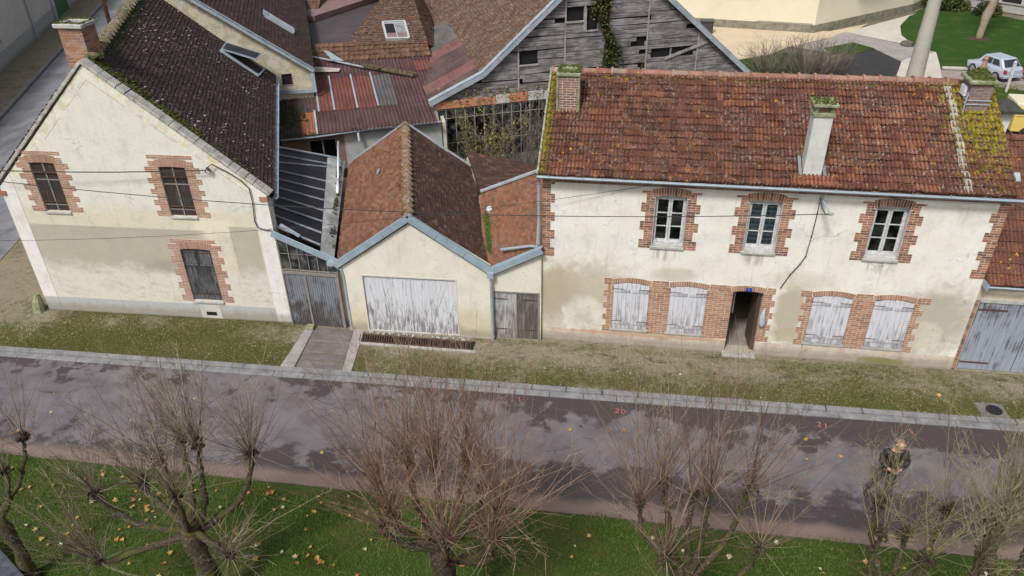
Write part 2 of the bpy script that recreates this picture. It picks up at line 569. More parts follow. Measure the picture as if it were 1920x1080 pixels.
def ridge_tiles(mb, a, b, rad=.12, L=.38, n_=7):
    a = Vector(a); b = Vector(b); D = (b - a); T = D.length; D.normalize()
    k = max(1, int(T / L)); L = T / k
    for i in range(k):
        p = a + D * (i * L); q = a + D * ((i + 1) * L)
        sdv = D.cross(Vector((0, 0, 1))).normalized(); uu = Vector((0, 0, 1))
        r = random.random(); dz = random.uniform(-.008, .008)
        r0, r1 = rad * 1.12, rad * .95
        for e in range(n_):
            t0 = math.pi * e / n_; t1 = math.pi * (e + 1) / n_
            f = lambda P, rd, t: P + sdv * math.cos(t) * rd + uu * (math.sin(t) * rd * .8 + dz)
            q4 = [f(p, r0, t0), f(q, r1, t0), f(q, r1, t1), f(p, r0, t1)]
            mb.face(q4, [(i * L, t0 * .1), ((i + 1) * L, t0 * .1), ((i + 1) * L, t1 * .1), (i * L, t1 * .1)], r)
        # raised lip at the joint
        for e in range(n_):
            t0 = math.pi * e / n_; t1 = math.pi * (e + 1) / n_
            f = lambda P, rd, t: P + sdv * math.cos(t) * rd + uu * (math.sin(t) * rd * .8 + dz)
            p2 = p + D * .05
            mb.face([f(p, rad * 1.4, t0), f(p2, rad * 1.4, t0), f(p2, rad * 1.4, t1), f(p, rad * 1.4, t1)], None, r)
            mb.face([f(p, rad * .6, t0), f(p, rad * 1.4, t0), f(p, rad * 1.4, t1), f(p, rad * .6, t1)], None, r)
            mb.face([f(p2, rad * .6, t0), f(p2, rad * .6, t1), f(p2, rad * 1.4, t1), f(p2, rad * 1.4, t0)], None, r)

# ------------------------------------------------------------------ bricks
BH, BL, MJ = .068, .23, .016
def brick_rows(mb, mo, fr, z0, z1, spans, d=-.012, bl=BL, bh=BH, back=.02, holes=()):
    """spans(z,row) -> list of (s0,s1); bricks laid in running bond, mortar strip behind"""
    rows = int(round((z1 - z0) / bh)); bh = (z1 - z0) / rows
    for j in range(rows):
        za = z0 + j * bh; zc = za + bh / 2
        for (a, b) in spans(zc, j):
            segs = [(a, b)]
            for (h0, h1, hz0, hz1) in holes:
                if za + bh * .6 > hz0 and za + bh * .4 < hz1:
                    ns = []
                    for (p, q) in segs:
                        if h1 <= p or h0 >= q: ns.append((p, q)); continue
                        if h0 > p: ns.append((p, h0))
                        if h1 < q: ns.append((h1, q))
                    segs = ns
            for (p, q) in segs:
                if q - p < .03: continue
                mo.box(fr, p, q, za, za + bh, d + .006, back, 0)
                x = p + .003; first = True
                while x < q - .02:
                    Lb = bl if not (first and j % 2) else bl / 2
                    if random.random() < .12: Lb = bl / 2
                    first = False
                    e = min(x + Lb - MJ, q - .003)
                    if q - e < .05: e = q - .003
                    dd = d + random.uniform(-.003, .003)
                    mb.box(fr, x, e, za + MJ * .5, za + bh - MJ * .5, dd, back - .002)
                    x = e + MJ

def arch_bricks(mb, mo, fr, s0, s1, z1, rise, h=.2, d=-.016, back=.02, ext=.04, bw=.068):
    a0, a1 = s0 - ext, s1 + ext
    n = int(round((a1 - a0) / bw)); c = (a0 + a1) / 2; hw = (a1 - a0) / 2
    tilt = .16
    for k in range(n):
        u0 = -1 + 2 * (k + .1) / n; u1 = -1 + 2 * (k + .9) / n
        zb0 = z1 - rise * u0 * u0; zb1 = z1 - rise * u1 * u1
        P = [(c + u0 * hw, zb0), (c + u1 * hw, zb1), (c + u1 * (hw + tilt * h), zb1 + h), (c + u0 * (hw + tilt * h), zb0 + h)]
        r = random.random(); dd = d + random.uniform(-.003, .003)
        mb.hexa([fr(P[0][0], P[0][1], dd), fr(P[1][0], P[1][1], dd), fr(P[1][0], P[1][1], back), fr(P[0][0], P[0][1], back),
                 fr(P[3][0], P[3][1], dd), fr(P[2][0], P[2][1], dd), fr(P[2][0], P[2][1], back), fr(P[3][0], P[3][1], back)], r)
    for k in range(n):
        u0 = -1 + 2 * k / n; u1 = -1 + 2 * (k + 1) / n
        zb0 = z1 - rise * u0 * u0; zb1 = z1 - rise * u1 * u1
        P = [(c + u0 * hw, zb0), (c + u1 * hw, zb1), (c + u1 * (hw + tilt * h), zb1 + h), (c + u0 * (hw + tilt * h), zb0 + h)]
        dd = d + .008; bk = back - .001
        mo.hexa([fr(P[0][0], P[0][1], dd), fr(P[1][0], P[1][1], dd), fr(P[1][0], P[1][1], bk), fr(P[0][0], P[0][1], bk),
                 fr(P[3][0], P[3][1], dd), fr(P[2][0], P[2][1], dd), fr(P[2][0], P[2][1], bk), fr(P[3][0], P[3][1], bk)], 0)

def surround(fr, parent, mats, s0, s1, z0, z1, rise=.07, wide=.38, narrow=.25, per=5, zb=None, h=.21, top=None, extra=.0, bh=BH, flat=False):
    """toothed brick surround of one opening"""
    mb, mo = MB(), MB()
    zb = z0 - .12 if zb is None else zb
    zt = (z1 - rise + .02) + (top if top is not None else h * .75)
    def sp(z, j):
        blk = ((j // per) % 2 == 0)
        wl = wide if blk else narrow
        if z > z1 - rise - .0:
            k = (z - (z1 - rise)) / h * .16 * h
            return [(s0 - wl, s0 - .045 - k), (s1 + .045 + k, s1 + wl)]
        return [(s0 - wl, s0), (s1, s1 + wl)]
    brick_rows(mb, mo, fr, zb, zt, sp, bh=bh)
    arch_bricks(mb, mo, fr, s0, s1, z1, rise, h)
    if flat: brick_rows(mb, mo, fr, z1 + h + .004, z1 + h + .004 + bh * 2, lambda z, j: [(s0 - narrow, s1 + narrow)], bh=bh)
    mb.build('brick_surround', mats[0], parent)
    mo.build('mortar', mats[1], parent)

def brick_stack(x0, x1, y0, y1, z0, z1, ang=0.0, bh=BH):
    """free standing brick shaft; returns (bricks, mortar) builders"""
    mb, mo = MB(), MB()
    cx, cy = (x0 + x1) / 2, (y0 + y1) / 2; wx, wy = (x1 - x0) / 2, (y1 - y0) / 2
    ca, sa = math.cos(ang), math.sin(ang)
    def pt(x, y): return (cx + x * ca - y * sa, cy + x * sa + y * ca)
    cs = [pt(-wx, -wy), pt(wx, -wy), pt(wx, wy), pt(-wx, wy)]
    for k in range(4):
        fr = FR(cs[k], cs[(k + 1) % 4])
        Lw = 2 * (wx if k % 2 == 0 else wy)
        brick_rows(mb, mo, fr, z0, z1, lambda z, j: [(0.0, Lw)], d=-.004, bh=bh, back=.03)
    return mb, mo, cs

# ------------------------------------------------------------------ materials
BRICK_RED = mat_brick('brick_red', [(.09, .045, .04), (.23, .09, .06), (.34, .14, .085), (.40, .19, .12), (.16, .065, .05)])
BRICK_PALE = mat_brick('brick_rose', [(.33, .17, .12), (.40, .21, .15), (.28, .13, .09), (.44, .27, .20)], .45)
BRICK_ORANGE = mat_brick('brick_orange', [(.36, .12, .05), (.24, .10, .06), (.40, .19, .10), (.30, .20, .15), (.17, .09, .07)], .4)
BRICK_PURPLE = mat_brick('brick_purple', [(.16, .10, .10), (.22, .14, .14), (.13, .09, .09), (.27, .16, .15)])
MORTAR = mat_plain('mortar_pale', (.50, .44, .34), (.66, .59, .47), 8, .95, .4)
MORTAR_DK = mat_plain('mortar_grey', (.25, .22, .19), (.42, .38, .33), 8, .95, .4)
STONE = mat_plain('stone_grey', (.30, .30, .28), (.50, .49, .46), 5, .9, .4)
STONE_MOSS = mat_plain('stone_mossy', (.10, .14, .03), (.36, .36, .28), 7, .95, .6)
MOSS = mat_plain('moss', (.020, .030, .007), (.12, .135, .028), 9, 1.0, 1.0)
t = NT('moss_yellow')
MOSS_Y = t.end(t.mix(t.ma('MULTIPLY', t.noise(t.ob(), 14, 3), .5), t.ramp(t.rnd(), [(0, (.035, .05, .01)), (.5, (.12, .13, .02)), (1, (.34, .27, .03))]), (.05, .05, .01)), 1.0, None, 0, .1)
ZINC = mat_plain('zinc_painted', (.20, .27, .32), (.30, .38, .43), 3, .45, .08, .0, .5)
ZINC_LT = mat_plain('zinc_bright', (.30, .365, .42), (.50, .56, .60), 2.5, .42, .1, .25)
PIPE = mat_plain('pipe_grey', (.24, .30, .35), (.34, .40, .45), 4, .45, .05)
WHITE_PAINT = mat_plain('white_paint_worn', (.34, .34, .335), (.68, .68, .685), 12, .6, .2)
PVC = mat_plain('white_pipe', (.6, .64, .7), (.75, .78, .82), 3, .4, .05)
IRON = mat_plain('iron_rust', (.04, .025, .02), (.14, .07, .045), 14, .8, .3)
BLACK = mat_plain('black_dark', (.006, .006, .007), (.012, .012, .014), 3, .8, .05)
CABLE = mat_plain('cable_black', (.02, .02, .02), (.04, .04, .04), 3, .6, .05)
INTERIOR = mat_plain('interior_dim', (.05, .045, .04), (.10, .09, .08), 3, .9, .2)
CONCRETE = mat_plain('concrete', (.26, .25, .23), (.42, .40, .37), 2.5, .85, .3)
CONC_LT = mat_plain('concrete_pale', (.42, .40, .36), (.58, .56, .52), 2.0, .85, .2)

def mat_glass(name, tint=(.75, .82, .85), dirt=.12):
    t = NT(name)
    g = t.n('BsdfGlossy', None, {'Color': (.8, .85, .9, 1), 'Roughness': .04})
    tr = t.n('BsdfTransparent', None, {'Color': (*tint, 1)})
    df = t.n('BsdfDiffuse', None, {'Color': (.25, .25, .24, 1)})
    lw = t.n('LayerWeight', None, {'Blend': .25})
    m1 = t.n('MixShader'); t.set(m1.inputs[0], t.ma('ADD', t.ma('MULTIPLY', lw.outputs['Fresnel'], .8), .03)); t.t.links.new(tr.outputs[0], m1.inputs[1]); t.t.links.new(g.outputs[0], m1.inputs[2])
    m2 = t.n('MixShader'); t.set(m2.inputs[0], t.ma('MULTIPLY', t.step(t.noise(t.ob(), 3.0, 5), .4, .7), dirt)); t.t.links.new(m1.outputs[0], m2.inputs[1]); t.t.links.new(df.outputs[0], m2.inputs[2])
    t.t.links.new(m2.outputs[0], t.out.inputs[0])
    return t.m
GLASS = mat_glass('glass')
GLASS_DIRTY = mat_glass('glass_dirty', (.45, .47, .48), .45)

# ================================================================== GROUND
def mat_verge():
    t = NT('verge_gravel_moss')
    uv = t.uv()
    n = t.noise(uv, .8, 5, .65); n2 = t.noise(uv, 5, 5, .7, .4); f = t.noise(uv, 60, 3, .8)
    x, y, _ = t.xyz(uv)
    v = t.vor(uv, 38)
    grav = t.mix(t.step(v, .1, .5), (.38, .33, .24), (.20, .165, .11))
    grav = t.mix(t.step(f, .45, .65), grav, (.40, .36, .28))
    moss = t.ramp(f, [(.3, (.030, .035, .008)), (.55, (.095, .100, .022)), (.75, (.19, .17, .06))])
    # greener towards the kerb and by the right-hand end
    near = t.step(t.ma('ADD', y, t.ma('MULTIPLY', n, .8)), -.35, -1.5)
    right = t.step(x, 22, 29)
    leftm = t.ma('MULTIPLY', t.step(x, 11.4, 9.5), t.step(x, 2.0, 4.0))
    n3 = t.noise(uv, 16, 5, .8)
    mk = t.ma('ADD', t.ma('ADD', t.ma('MULTIPLY', n, .55), t.ma('MULTIPLY', n2, .40)), t.ma('MULTIPLY', n3, .42))
    mk = t.ma('ADD', mk, t.ma('ADD', t.ma('SUBTRACT', t.ma('MULTIPLY', near, .17), .10), t.ma('ADD', t.ma('MULTIPLY', right, .07), t.ma('MULTIPLY', leftm, .13))))
    c = t.mix(t.ma('MULTIPLY', t.step(mk, .55, .78), .95), grav, moss)
    dk = t.ma('MULTIPLY', t.step(t.noise(t.mp(uv, (.7, 1.3, 1)), 1.9, 7, .75), .52, .64), t.ma('ADD', .35, t.ma('MULTIPLY', t.step(x, 15.5, 19), .65)))
    c = t.mix(t.ma('MULTIPLY', dk, .8), c, (.055, .045, .025))
    return t.end(c, .95, t.bump(t.ma('ADD', f, n2), .9, .03), 0, .2)
VERGE = mat_verge()

def mat_road():
    t = NT('wet_asphalt')
    uv = t.uv()
    x, y, _ = t.xyz(uv)
    n = t.noise(t.mp(uv, (.6, 1, 1)), .62, 7, .66, .2); n2 = t.noise(uv, 1.5, 6, .62, .1); f = t.noise(uv, 90, 3, .8)
    sp = t.vor(uv, 60)
    # wet patches: sky sheen painted in as lighter colour; dry coarse asphalt dark
    mid = t.ma('ABSOLUTE', t.ma('ADD', y, t.ma('ADD', 4.15, t.ma('MULTIPLY', t.ma('SUBTRACT', t.noise(t.mp(uv, (.22, .22, 1)), 1, 2), .5), 1.6))))
    e = t.ma('SUBTRACT', t.ma('ADD', t.ma('MULTIPLY', n, .46), t.ma('MULTIPLY', n2, .66)), t.ma('MULTIPLY', mid, t.ma('ADD', .15, t.ma('MULTIPLY', t.step(x, 12, 20), .09))))
    isl = t.step(t.noise(uv, 1.15, 4, .55, .4), .56, .60)
    e = t.ma('SUBTRACT', e, t.ma('MULTIPLY', t.ma('MULTIPLY', isl, t.step(y, -4.9, -3.4)), .13))
    e = t.ma('ADD', e, t.ma('MULTIPLY', t.ma('SUBTRACT', t.noise(uv, 11, 5, .75), .5), .10))
    m = t.ma('MULTIPLY', t.step(e, .290, .385), .88)
    dark = t.mix(t.step(sp, .1, .6), (.080, .062, .064), (.044, .034, .036))
    dark = t.mix(t.ma('MULTIPLY', t.step(f, .6, .75), .5), dark, (.16, .13, .13))
    wet_sheen = t.mix(t.step(n2, .35, .65), (.125, .112, .121), (.190, .176, .189))
    wet_sheen = t.mix(t.ma('MULTIPLY', t.step(f, .40, .66), .4), wet_sheen, (.075, .063, .067))
    wet_sheen = t.mix(t.ma('MULTIPLY', t.step(t.noise(uv, 45, 3, .7), .60, .68), .5), wet_sheen, (.26, .24, .25))
    c = t.mix(m, dark, wet_sheen)
    ck = t.vor(t.n('VectorMath', {'operation': 'ADD'}, {0: t.mp(uv, (.45, .9, 1)), 1: t.comb(n2, n)}).outputs[0], .9, feat='DISTANCE_TO_EDGE')
    c = t.mix(t.ma('MULTIPLY', t.ma('MULTIPLY', t.ma('SUBTRACT', 1.0, t.step(ck, .003, .010)), t.step(n, .48, .6)), .7), c, (.025, .02, .02))
    tr_ = t.ma('MULTIPLY', t.ma('MULTIPLY', t.ma('ADD', band(t, y, -3.75, -3.35, .18, n2, .3), band(t, y, -5.2, -4.8, .18, n2, .3)), .16), t.step(t.noise(t.mp(uv, (.3, 3, 1)), 1.5, 4), .35, .6))
    c = t.mix(tr_, c, (.03, .026, .03))
    # sandy edge along the lawn
    ed = t.step(t.ma('ADD', y, t.ma('MULTIPLY', n2, .5)), -5.72, -6.05)
    c = t.mix(ed, c, t.mix(t.step(f, .4, .7), (.150, .105, .088), (.24, .18, .155)))
    ro = t.ma('ADD', t.ma('MULTIPLY', t.ma('SUBTRACT', 1.0, m), .35), .38)
    ro = t.ma('ADD', ro, t.ma('MULTIPLY', ed, .3))
    return t.end(c, ro, t.bump(t.ma('ADD', f, t.ma('MULTIPLY', sp, .5)), .35, .008), 0, .5)
ROAD = mat_road()

def mat_road2():
    t = NT('side_asphalt')
    uv = t.uv(); n = t.noise(uv, .6, 6, .65, .5); f = t.noise(uv, 40, 4, .8); n2 = t.noise(t.mp(uv, (1.4, .5, 1)), 1, 5, .7)
    c = t.mix(t.step(n, .4, .6), (.15, .15, .165), (.22, .22, .235))
    c = t.mix(t.ma('MULTIPLY', t.step(n2, .52, .6), .5), c, (.07, .07, .078))
    c = t.mix(t.ma('MULTIPLY', t.step(f, .4, .7), .3), c, (.30, .30, .31))
    return t.end(c, .5, t.bump(f, .3, .01))
ROAD2 = mat_road2()

def mat_grass(name, a, b, cdry):
    t = NT(name)
    uv = t.uv(); n = t.noise(uv, .9, 5, .65); f = t.noise(uv, 26, 4, .8)
    c = t.ramp(f, [(.3, tuple(x * .5 for x in a)), (.52, a), (.72, b)])
    c = t.mix(t.ma('MULTIPLY', t.step(n, .48, .68), .6), c, cdry)
    return t.end(c, .9, t.bump(f, .8, .03), 0, .2)
LAWN = mat_grass('lawn_soil', (.040, .075, .012), (.09, .14, .02), (.10, .095, .035))
LAWN_FAR = mat_grass('lawn_smooth', (.022, .062, .008), (.060, .125, .016), (.075, .10, .02))
def mat_blades(name, stops):
    t = NT(name)
    c = t.ramp(t.rnd(), stops)
    n = t.noise(t.ob(), .9, 4, .6)
    c = t.mix(t.ma('MULTIPLY', t.step(n, .42, .60), .65), c, (.12, .125, .03))
    c = t.mix(t.ma('MULTIPLY', t.step(t.noise(t.ob(), 2.7, 5, .75), .55, .68), .55), c, (.045, .05, .015))
    return t.end(c, .7, None, 0, .25)
BLADES = mat_blades('grass_blades', [(0, (.030, .062, .008)), (.5, (.085, .145, .018)), (.80, (.16, .225, .035)), (.94, (.22, .22, .06)), (1, (.28, .23, .11))])
TUFT = mat_blades('verge_blades', [(0, (.035, .055, .01)), (.5, (.095, .125, .022)), (.85, (.17, .185, .04)), (1, (.27, .24, .11))])

K0, K1 = (2.07, -2.49), (31.15, -1.97)
def ky(x): return K0[1] + (x - K0[0]) * (K1[1] - K0[1]) / (K1[0] - K0[0])      # verge side of the kerb
def struct(name, mb, mat, **k):
    o = mb.build(name, mat, **k); o['kind'] = 'structure'; return o

BASE = mat_plain('earth', (.10, .085, .06), (.19, .16, .11), .6, .95, .4)
YARD = mat_plain('yard_earth', (.055, .05, .04), (.12, .11, .09), 1.2, .95, .4)
def gz(x, y):
    # the land behind the row drops a couple of metres towards the newer street
    a = min(1, max(0, (x + .25 * y - 24) / 3.0)); b = min(1, max(0, (y - 17) / 7.0))
    a = a * a * (3 - 2 * a); b = b * b * (3 - 2 * b)
    return -.14 - 2.44 * a * b
g = MB()
xs = sorted(set([-400, -200, -100, -60] + list(range(-40, 72, 2)) + [90, 140, 250, 400]))
ys = sorted(set([-300, -120, -60, -30] + list(range(-20, 80, 2)) + [95, 130, 200, 400]))
for i in range(len(xs) - 1):
    for j in range(len(ys) - 1):
        q = [(xs[i], ys[j]), (xs[i + 1], ys[j]), (xs[i + 1], ys[j + 1]), (xs[i], ys[j + 1])]
        g.face([(a, b, gz(a, b)) for a, b in q], q)
struct('ground', g, BASE, origin=(0, 0, 0))

RZ = -.07
r = MB()
poly_sheet(r, [(-60, ky(-60) - .3), (-3.9, ky(-4) - .3), (.9, ky(.9) - .3), (70, ky(70) - .3), (70, -6.55), (-60, -6.55)], RZ)
struct('road', r, ROAD, origin=(0, 0, 0))
r = MB()
poly_sheet(r, [(-4.6, ky(0) - .3), (.35, ky(.35) - .3), (-.75, -1.5), (-1.45, .3), (-1.62, 2.3), (-2.1, 4.2), (-16.0, 37.2), (-28, 66), (-33.5, 66), (-23.3, 42.9), (-12.0, 15.6), (-6.7, 3.0)], RZ + .004)
struct('side_road', r, ROAD2, origin=(0, 0, 0))
# verge in front of the houses and round the corner
v = MB()
vp = [(.55, ky(.55)), (75, ky(75)), (75, .35), (30, .35), (1.9, .35), (-1.2, 7.5), (-14, 36.6), (-26, 66), (-28, 66), (-16.0, 37.2), (-2.1, 4.2), (-1.62, 2.3), (-1.4, .3), (-.6, -1.5)]
poly_sheet(v, vp, 0.0)
for k in range(len(vp)):
    a, b = vp[k], vp[(k + 1) % len(vp)]
    v.face([(b[0], b[1], 0), (a[0], a[1], 0), (a[0], a[1], -.2), (b[0], b[1], -.2)], [b, a, a, b])
struct('verge', v, VERGE, origin=(0, 0, 0))
# far verge of the side street
v = MB()
poly_sheet(v, [(-7.0, 3.0), (-12.3, 15.6), (-23.6, 42.9), (-33.9, 66), (-45, 66), (-35, 40), (-17.0, 15.0), (-11, 3)], .01)
struct('far_verge', v, VERGE, origin=(0, 0, 0))
# yard floor
v = MB()
poly_sheet(v, [(10, .36), (18, .36), (22, 10), (18, 24), (0, 34), (-8, 34), (4, 10)], -.02)
struct('yard', v, YARD, origin=(0, 0, 0))
# lawn in front
v = MB()
lp = [(-60, -6.55), (75, -6.4), (75, -60), (-60, -60)]
poly_sheet(v, [(-60, -6.62), (75, -6.62), (75, -60), (-60, -60)], -.02)
v.face([(-60, -6.62, -.02), (75, -6.62, -.02), (75, -6.55, -.12), (-60, -6.55, -.12)][::-1], [(-60, 0), (75, 0), (75, .1), (-60, .1)])
struct('lawn', v, LAWN, origin=(0, 0, 0))

def blades(name, n, region, zf, hmin, hmax, mat, dens=None, wd=.007, lean=.5, seed=3):
    rng = np.random.RandomState(seed)
    x = rng.uniform(region[0], region[1], n); y = rng.uniform(region[2], region[3], n)
    if dens is not None:
        k = dens(x, y, rng); x = x[k]; y = y[k]
    n = len(x)
    h = rng.uniform(hmin, hmax, n); a = rng.uniform(0, 2 * np.pi, n)
    lx = rng.normal(0, lean, n) * h; ly = rng.normal(0, lean, n) * h
    z = np.full(n, zf)
    P = np.zeros((n, 3, 3))
    P[:, 0] = np.stack([x - np.cos(a) * wd, y - np.sin(a) * wd, z - .005], 1)
    P[:, 1] = np.stack([x + np.cos(a) * wd, y + np.sin(a) * wd, z - .005], 1)
    P[:, 2] = np.stack([x + lx, y + ly, z + h], 1)
    me = bpy.data.meshes.new(name)
    me.vertices.add(n * 3); me.vertices.foreach_set('co', P.ravel())
    me.loops.add(n * 3); me.loops.foreach_set('vertex_index', np.arange(n * 3))
    me.polygons.add(n); me.polygons.foreach_set('loop_start', np.arange(n) * 3)
    try: me.polygons.foreach_set('loop_total', np.full(n, 3))
    except Exception: pass
    me.update(calc_edges=True)
    at = me.attributes.new('rnd', 'FLOAT', 'FACE'); at.data.foreach_set('value', rng.rand(n).astype(np.float32))
    me.materials.append(mat)
    o = bpy.data.objects.new(name, me); COL.objects.link(o)
    return o
def edge_d(x, y, rng):
    e = -6.72 + .16 * np.sin(x * 1.3) + .1 * np.sin(x * 3.7 + 1) + rng.normal(0, .08, len(x))
    return (y < e)
o = blades('grass', 190000, (2, 34, -10.9, -6.5), -.02, .03, .085, BLADES, edge_d)
tag(o, 'thick green lawn grass on the near side of the road', 'grass', kind='stuff')
def tuft_d(x, y, rng):
    nn = np.sin(x * 2.1 + y * 1.7) + np.sin(x * .9 - y * 2.9 + 2) + np.sin(x * 5.3 + 1) * .6 + np.sin(y * 7 + x * 3) * .5
    w_ = .10 + .22 * (y < -1.1) + .45 * (x < 11.2) * (x > 2.6) + .4 * (x > 24) * (y < -.9) + .25 * (y < ky(x) + .35)
    wall = (np.abs(y + .28) < .12) * .7
    return (nn * .22 + rng.rand(len(x)) * 1.1 < w_ + wall * (nn > -.5)) & (y > ky(x) + .02) & ~((x > 11.1) & (x < 16.5) & (y > -1.0)) & ~((x > 10.9) & (x < 13.1))
o = blades('verge_grass', 210000, (1.2, 34, -2.6, -.12), 0.0, .015, .05, TUFT, tuft_d, .006, .7, 8)
tag(o, 'low moss and grass tufts on the gravel verge before the houses', 'grass', kind='stuff')
def pebbles(name, n, region, z, mat, seed, smin=.008, smax=.022, keep=None):
    rng = np.random.RandomState(seed)
    x = rng.uniform(region[0], region[1], n); y = rng.uniform(region[2], region[3], n)
    k = keep(x, y, rng); x, y = x[k], y[k]; n = len(x)
    s_ = rng.uniform(smin, smax, n); a = rng.uniform(0, 6.28, n)
    V_ = np.zeros((n, 5, 3))
    for c in range(4):
        rr = s_ * rng.uniform(.7, 1.2, n)
        V_[:, c] = np.stack([x + np.cos(a + c * 1.57) * rr, y + np.sin(a + c * 1.57) * rr, np.full(n, z - .002)], 1)
    V_[:, 4] = np.stack([x, y, z + s_ * .6], 1)
    F_ = np.array([[0, 1, 4], [1, 2, 4], [2, 3, 4], [3, 0, 4]])
    L_ = (F_[None] + (np.arange(n) * 5)[:, None, None]).reshape(-1)
    me = bpy.data.meshes.new(name)
    me.vertices.add(n * 5); me.vertices.foreach_set('co', V_.ravel())
    me.loops.add(n * 12); me.loops.foreach_set('vertex_index', L_)
    me.polygons.add(n * 4); me.polygons.foreach_set('loop_start', np.arange(n * 4) * 3)
    me.update(calc_edges=True)
    at = me.attributes.new('rnd', 'FLOAT', 'FACE'); at.data.foreach_set('value', np.repeat(rng.rand(n), 4).astype(np.float32))
    me.materials.append(mat); o = bpy.data.objects.new(name, me); COL.objects.link(o)
    return o
t = NT('pebble'); PEB = t.end(t.ramp(t.rnd(), [(0, (.12, .095, .06)), (.5, (.26, .22, .15)), (1, (.44, .40, .32))]), .9)
def peb_k(x, y, rng):
    nn = np.sin(x * 1.7 + y * 2.3) + np.sin(x * .8 - y * 3.1 + 1)
    return (y > ky(x) + .05) & (nn * .25 + rng.rand(len(x)) > .35) & ~((x > 10.9) & (x < 13.15)) & ~((x > 12.6) & (x < 16.6) & (y > -1.05))
o = pebbles('gravel', 30000, (-1.2, 34, -2.6, -.02), 0.0, PEB, 5, keep=lambda x, y, rng: peb_k(x, y, rng) & (x > -.9 - y * .2))
tag(o, 'pale loose gravel scattered over the verge before the houses', 'gravel', kind='stuff')
def back_d(x, y, rng):
    return (np.sin(x * .7) + rng.rand(len(x)) > .3)

# kerb: two courses of stone, many separate blocks
KERB = mat_plain('kerb_stone', (.13, .13, .135), (.27, .27, .275), 3, .6, .5)
kb = MB()
x = -40.0
dirv = Vector((K1[0] - K0[0], K1[1] - K0[1], 0)).normalized()
KF = FR((0, ky(0)), (K1[0], K1[1]))
x = .9
while x < 72:
    L = random.uniform(.92, 1.02)
    smooth = x < 12.6
    if smooth: L = 3.0 if x < 9 else 1.2
    g_ = .006 if smooth else random.uniform(.012, .03)
    dz = random.uniform(-.006, .006)
    kb.box(KF, x, x + L - g_, -.2, .022 + dz, -.15, .03)
    x += L
x = .9
while x < 72:
    L = random.uniform(.9, 1.05)
    kb.box(KF, x, x + L - .012, -.2, -.035 + random.uniform(-.004, .004), -.36, -.153)
    x += L
bevel(struct('kerb', kb, KERB, origin=(0, 0, 0)), .012, 2)
kb = MB()
for a, b in [((.9, ky(.9) - .02), (.0, -1.55 - .3)), ((.0, -1.85), (-.75, -.6)), ((-.75, -.6), (-1.5, .6)), ((-1.5, .6), (-1.7, 2.3)), ((-1.7, 2.3), (-2.2, 4.3)), ((-2.2, 4.3), (-16.1, 37.3))]:
    kb.beam((a[0], a[1], -.07), (b[0], b[1], -.07), .17, .19)
for a, b in [((-7.1, 3.0), (-12.2, 15.6)), ((-12.2, 15.6), (-23.5, 42.9)), ((-23.5, 42.9), (-33, 66))]:
    kb.beam((a[0], a[1], -.05), (b[0], b[1], -.05), .22, .18)
struct('side_kerb', kb, KERB, origin=(0, 0, 0))

# driveway slabs before the gate
dv = MB()
dw = MB()
A0, A1, A2, A3 = Vector((11.30, -.28, 0)), Vector((12.52, -.28, 0)), Vector((12.82, -2.3, 0)), Vector((11.42, -2.3, 0))
for i in range(4):
    t0, t1 = [0, .34, .62, .80, 1][i], [0, .34, .62, .80, 1][i + 1] - .008
    q = [A0.lerp(A3, t1), A1.lerp(A2, t1), A1.lerp(A2, t0), A0.lerp(A3, t0)]
    z = .012 - .003 * i
    dv.hexa([(p.x, p.y, -.1) for p in q] + [(p.x, p.y, z) for p in q])
DRIVE = mat_plain('drive_slab', (.095, .080, .075), (.21, .185, .175), 2.2, .6, .3)
EDGEC = mat_plain('edge_concrete', (.20, .195, .185), (.36, .35, .335), 1.8, .8, .4)
bevel(struct('driveway', dv, DRIVE, origin=(0, 0, 0)), .01)
for (a, b, c, d) in [((11.02, -.3), (11.28, -.3), (11.40, -2.3), (10.98, -2.3)), ((12.54, -.3), (12.86, -.3), (13.12, -2.3), (12.84, -2.3))]:
    for t0, t1 in ((0, .3), (.305, .62), (.625, 1)):
        q = [Vector((*a, 0)).lerp(Vector((*d, 0)), t1), Vector((*b, 0)).lerp(Vector((*c, 0)), t1), Vector((*b, 0)).lerp(Vector((*c, 0)), t0), Vector((*a, 0)).lerp(Vector((*d, 0)), t0)]
        dw.hexa([(p.x, p.y, -.1) for p in q] + [(p.x, p.y, .04) for p in q])
bevel(struct('driveway_edge', dw, EDGEC, origin=(0, 0, 0)), .01)
q = MB()
q.aabb(11.06, 11.30, -.52, -.30, .04, .15)
bevel(tag(q.build('stone_block', STONE_MOSS), 'small mossy stone block at the gate beside the driveway', 'stone block'), .03, 2)

# painted survey marks on the asphalt
PINK = mat_plain('marker_pink', (.22, .07, .08), (.62, .19, .20), 24, .7, .1)
def text_mark(name, body, x, y, size, rot, label):
    cu = bpy.data.curves.new(name, 'FONT'); cu.body = body; cu.size = size; cu.align_x = 'CENTER'; cu.extrude = .001; cu.space_character = 1.25
    tmp = bpy.data.objects.new(name + '_t', cu)
    dg = bpy.context.evaluated_depsgraph_get()
    COL.objects.link(tmp); dg.update()
    me = bpy.data.meshes.new_from_object(tmp.evaluated_get(bpy.context.evaluated_depsgraph_get()))
    bpy.data.objects.remove(tmp)
    me.materials.clear(); me.materials.append(PINK)
    o = bpy.data.objects.new(name, me); COL.objects.link(o)
    o.location = (x, y, RZ + .009); o.rotation_euler = (0, 0, rot)
    tag(o, label, 'road marking', 'pink survey marks on the road')
text_mark('survey_mark', '20', 20.78, -2.98, .26, -.12, 'pink spray painted number 20 by the kerb')
text_mark('survey_mark', '21', 26.0, -2.82, .26, -.12, 'pink spray painted number 21 by the kerb')
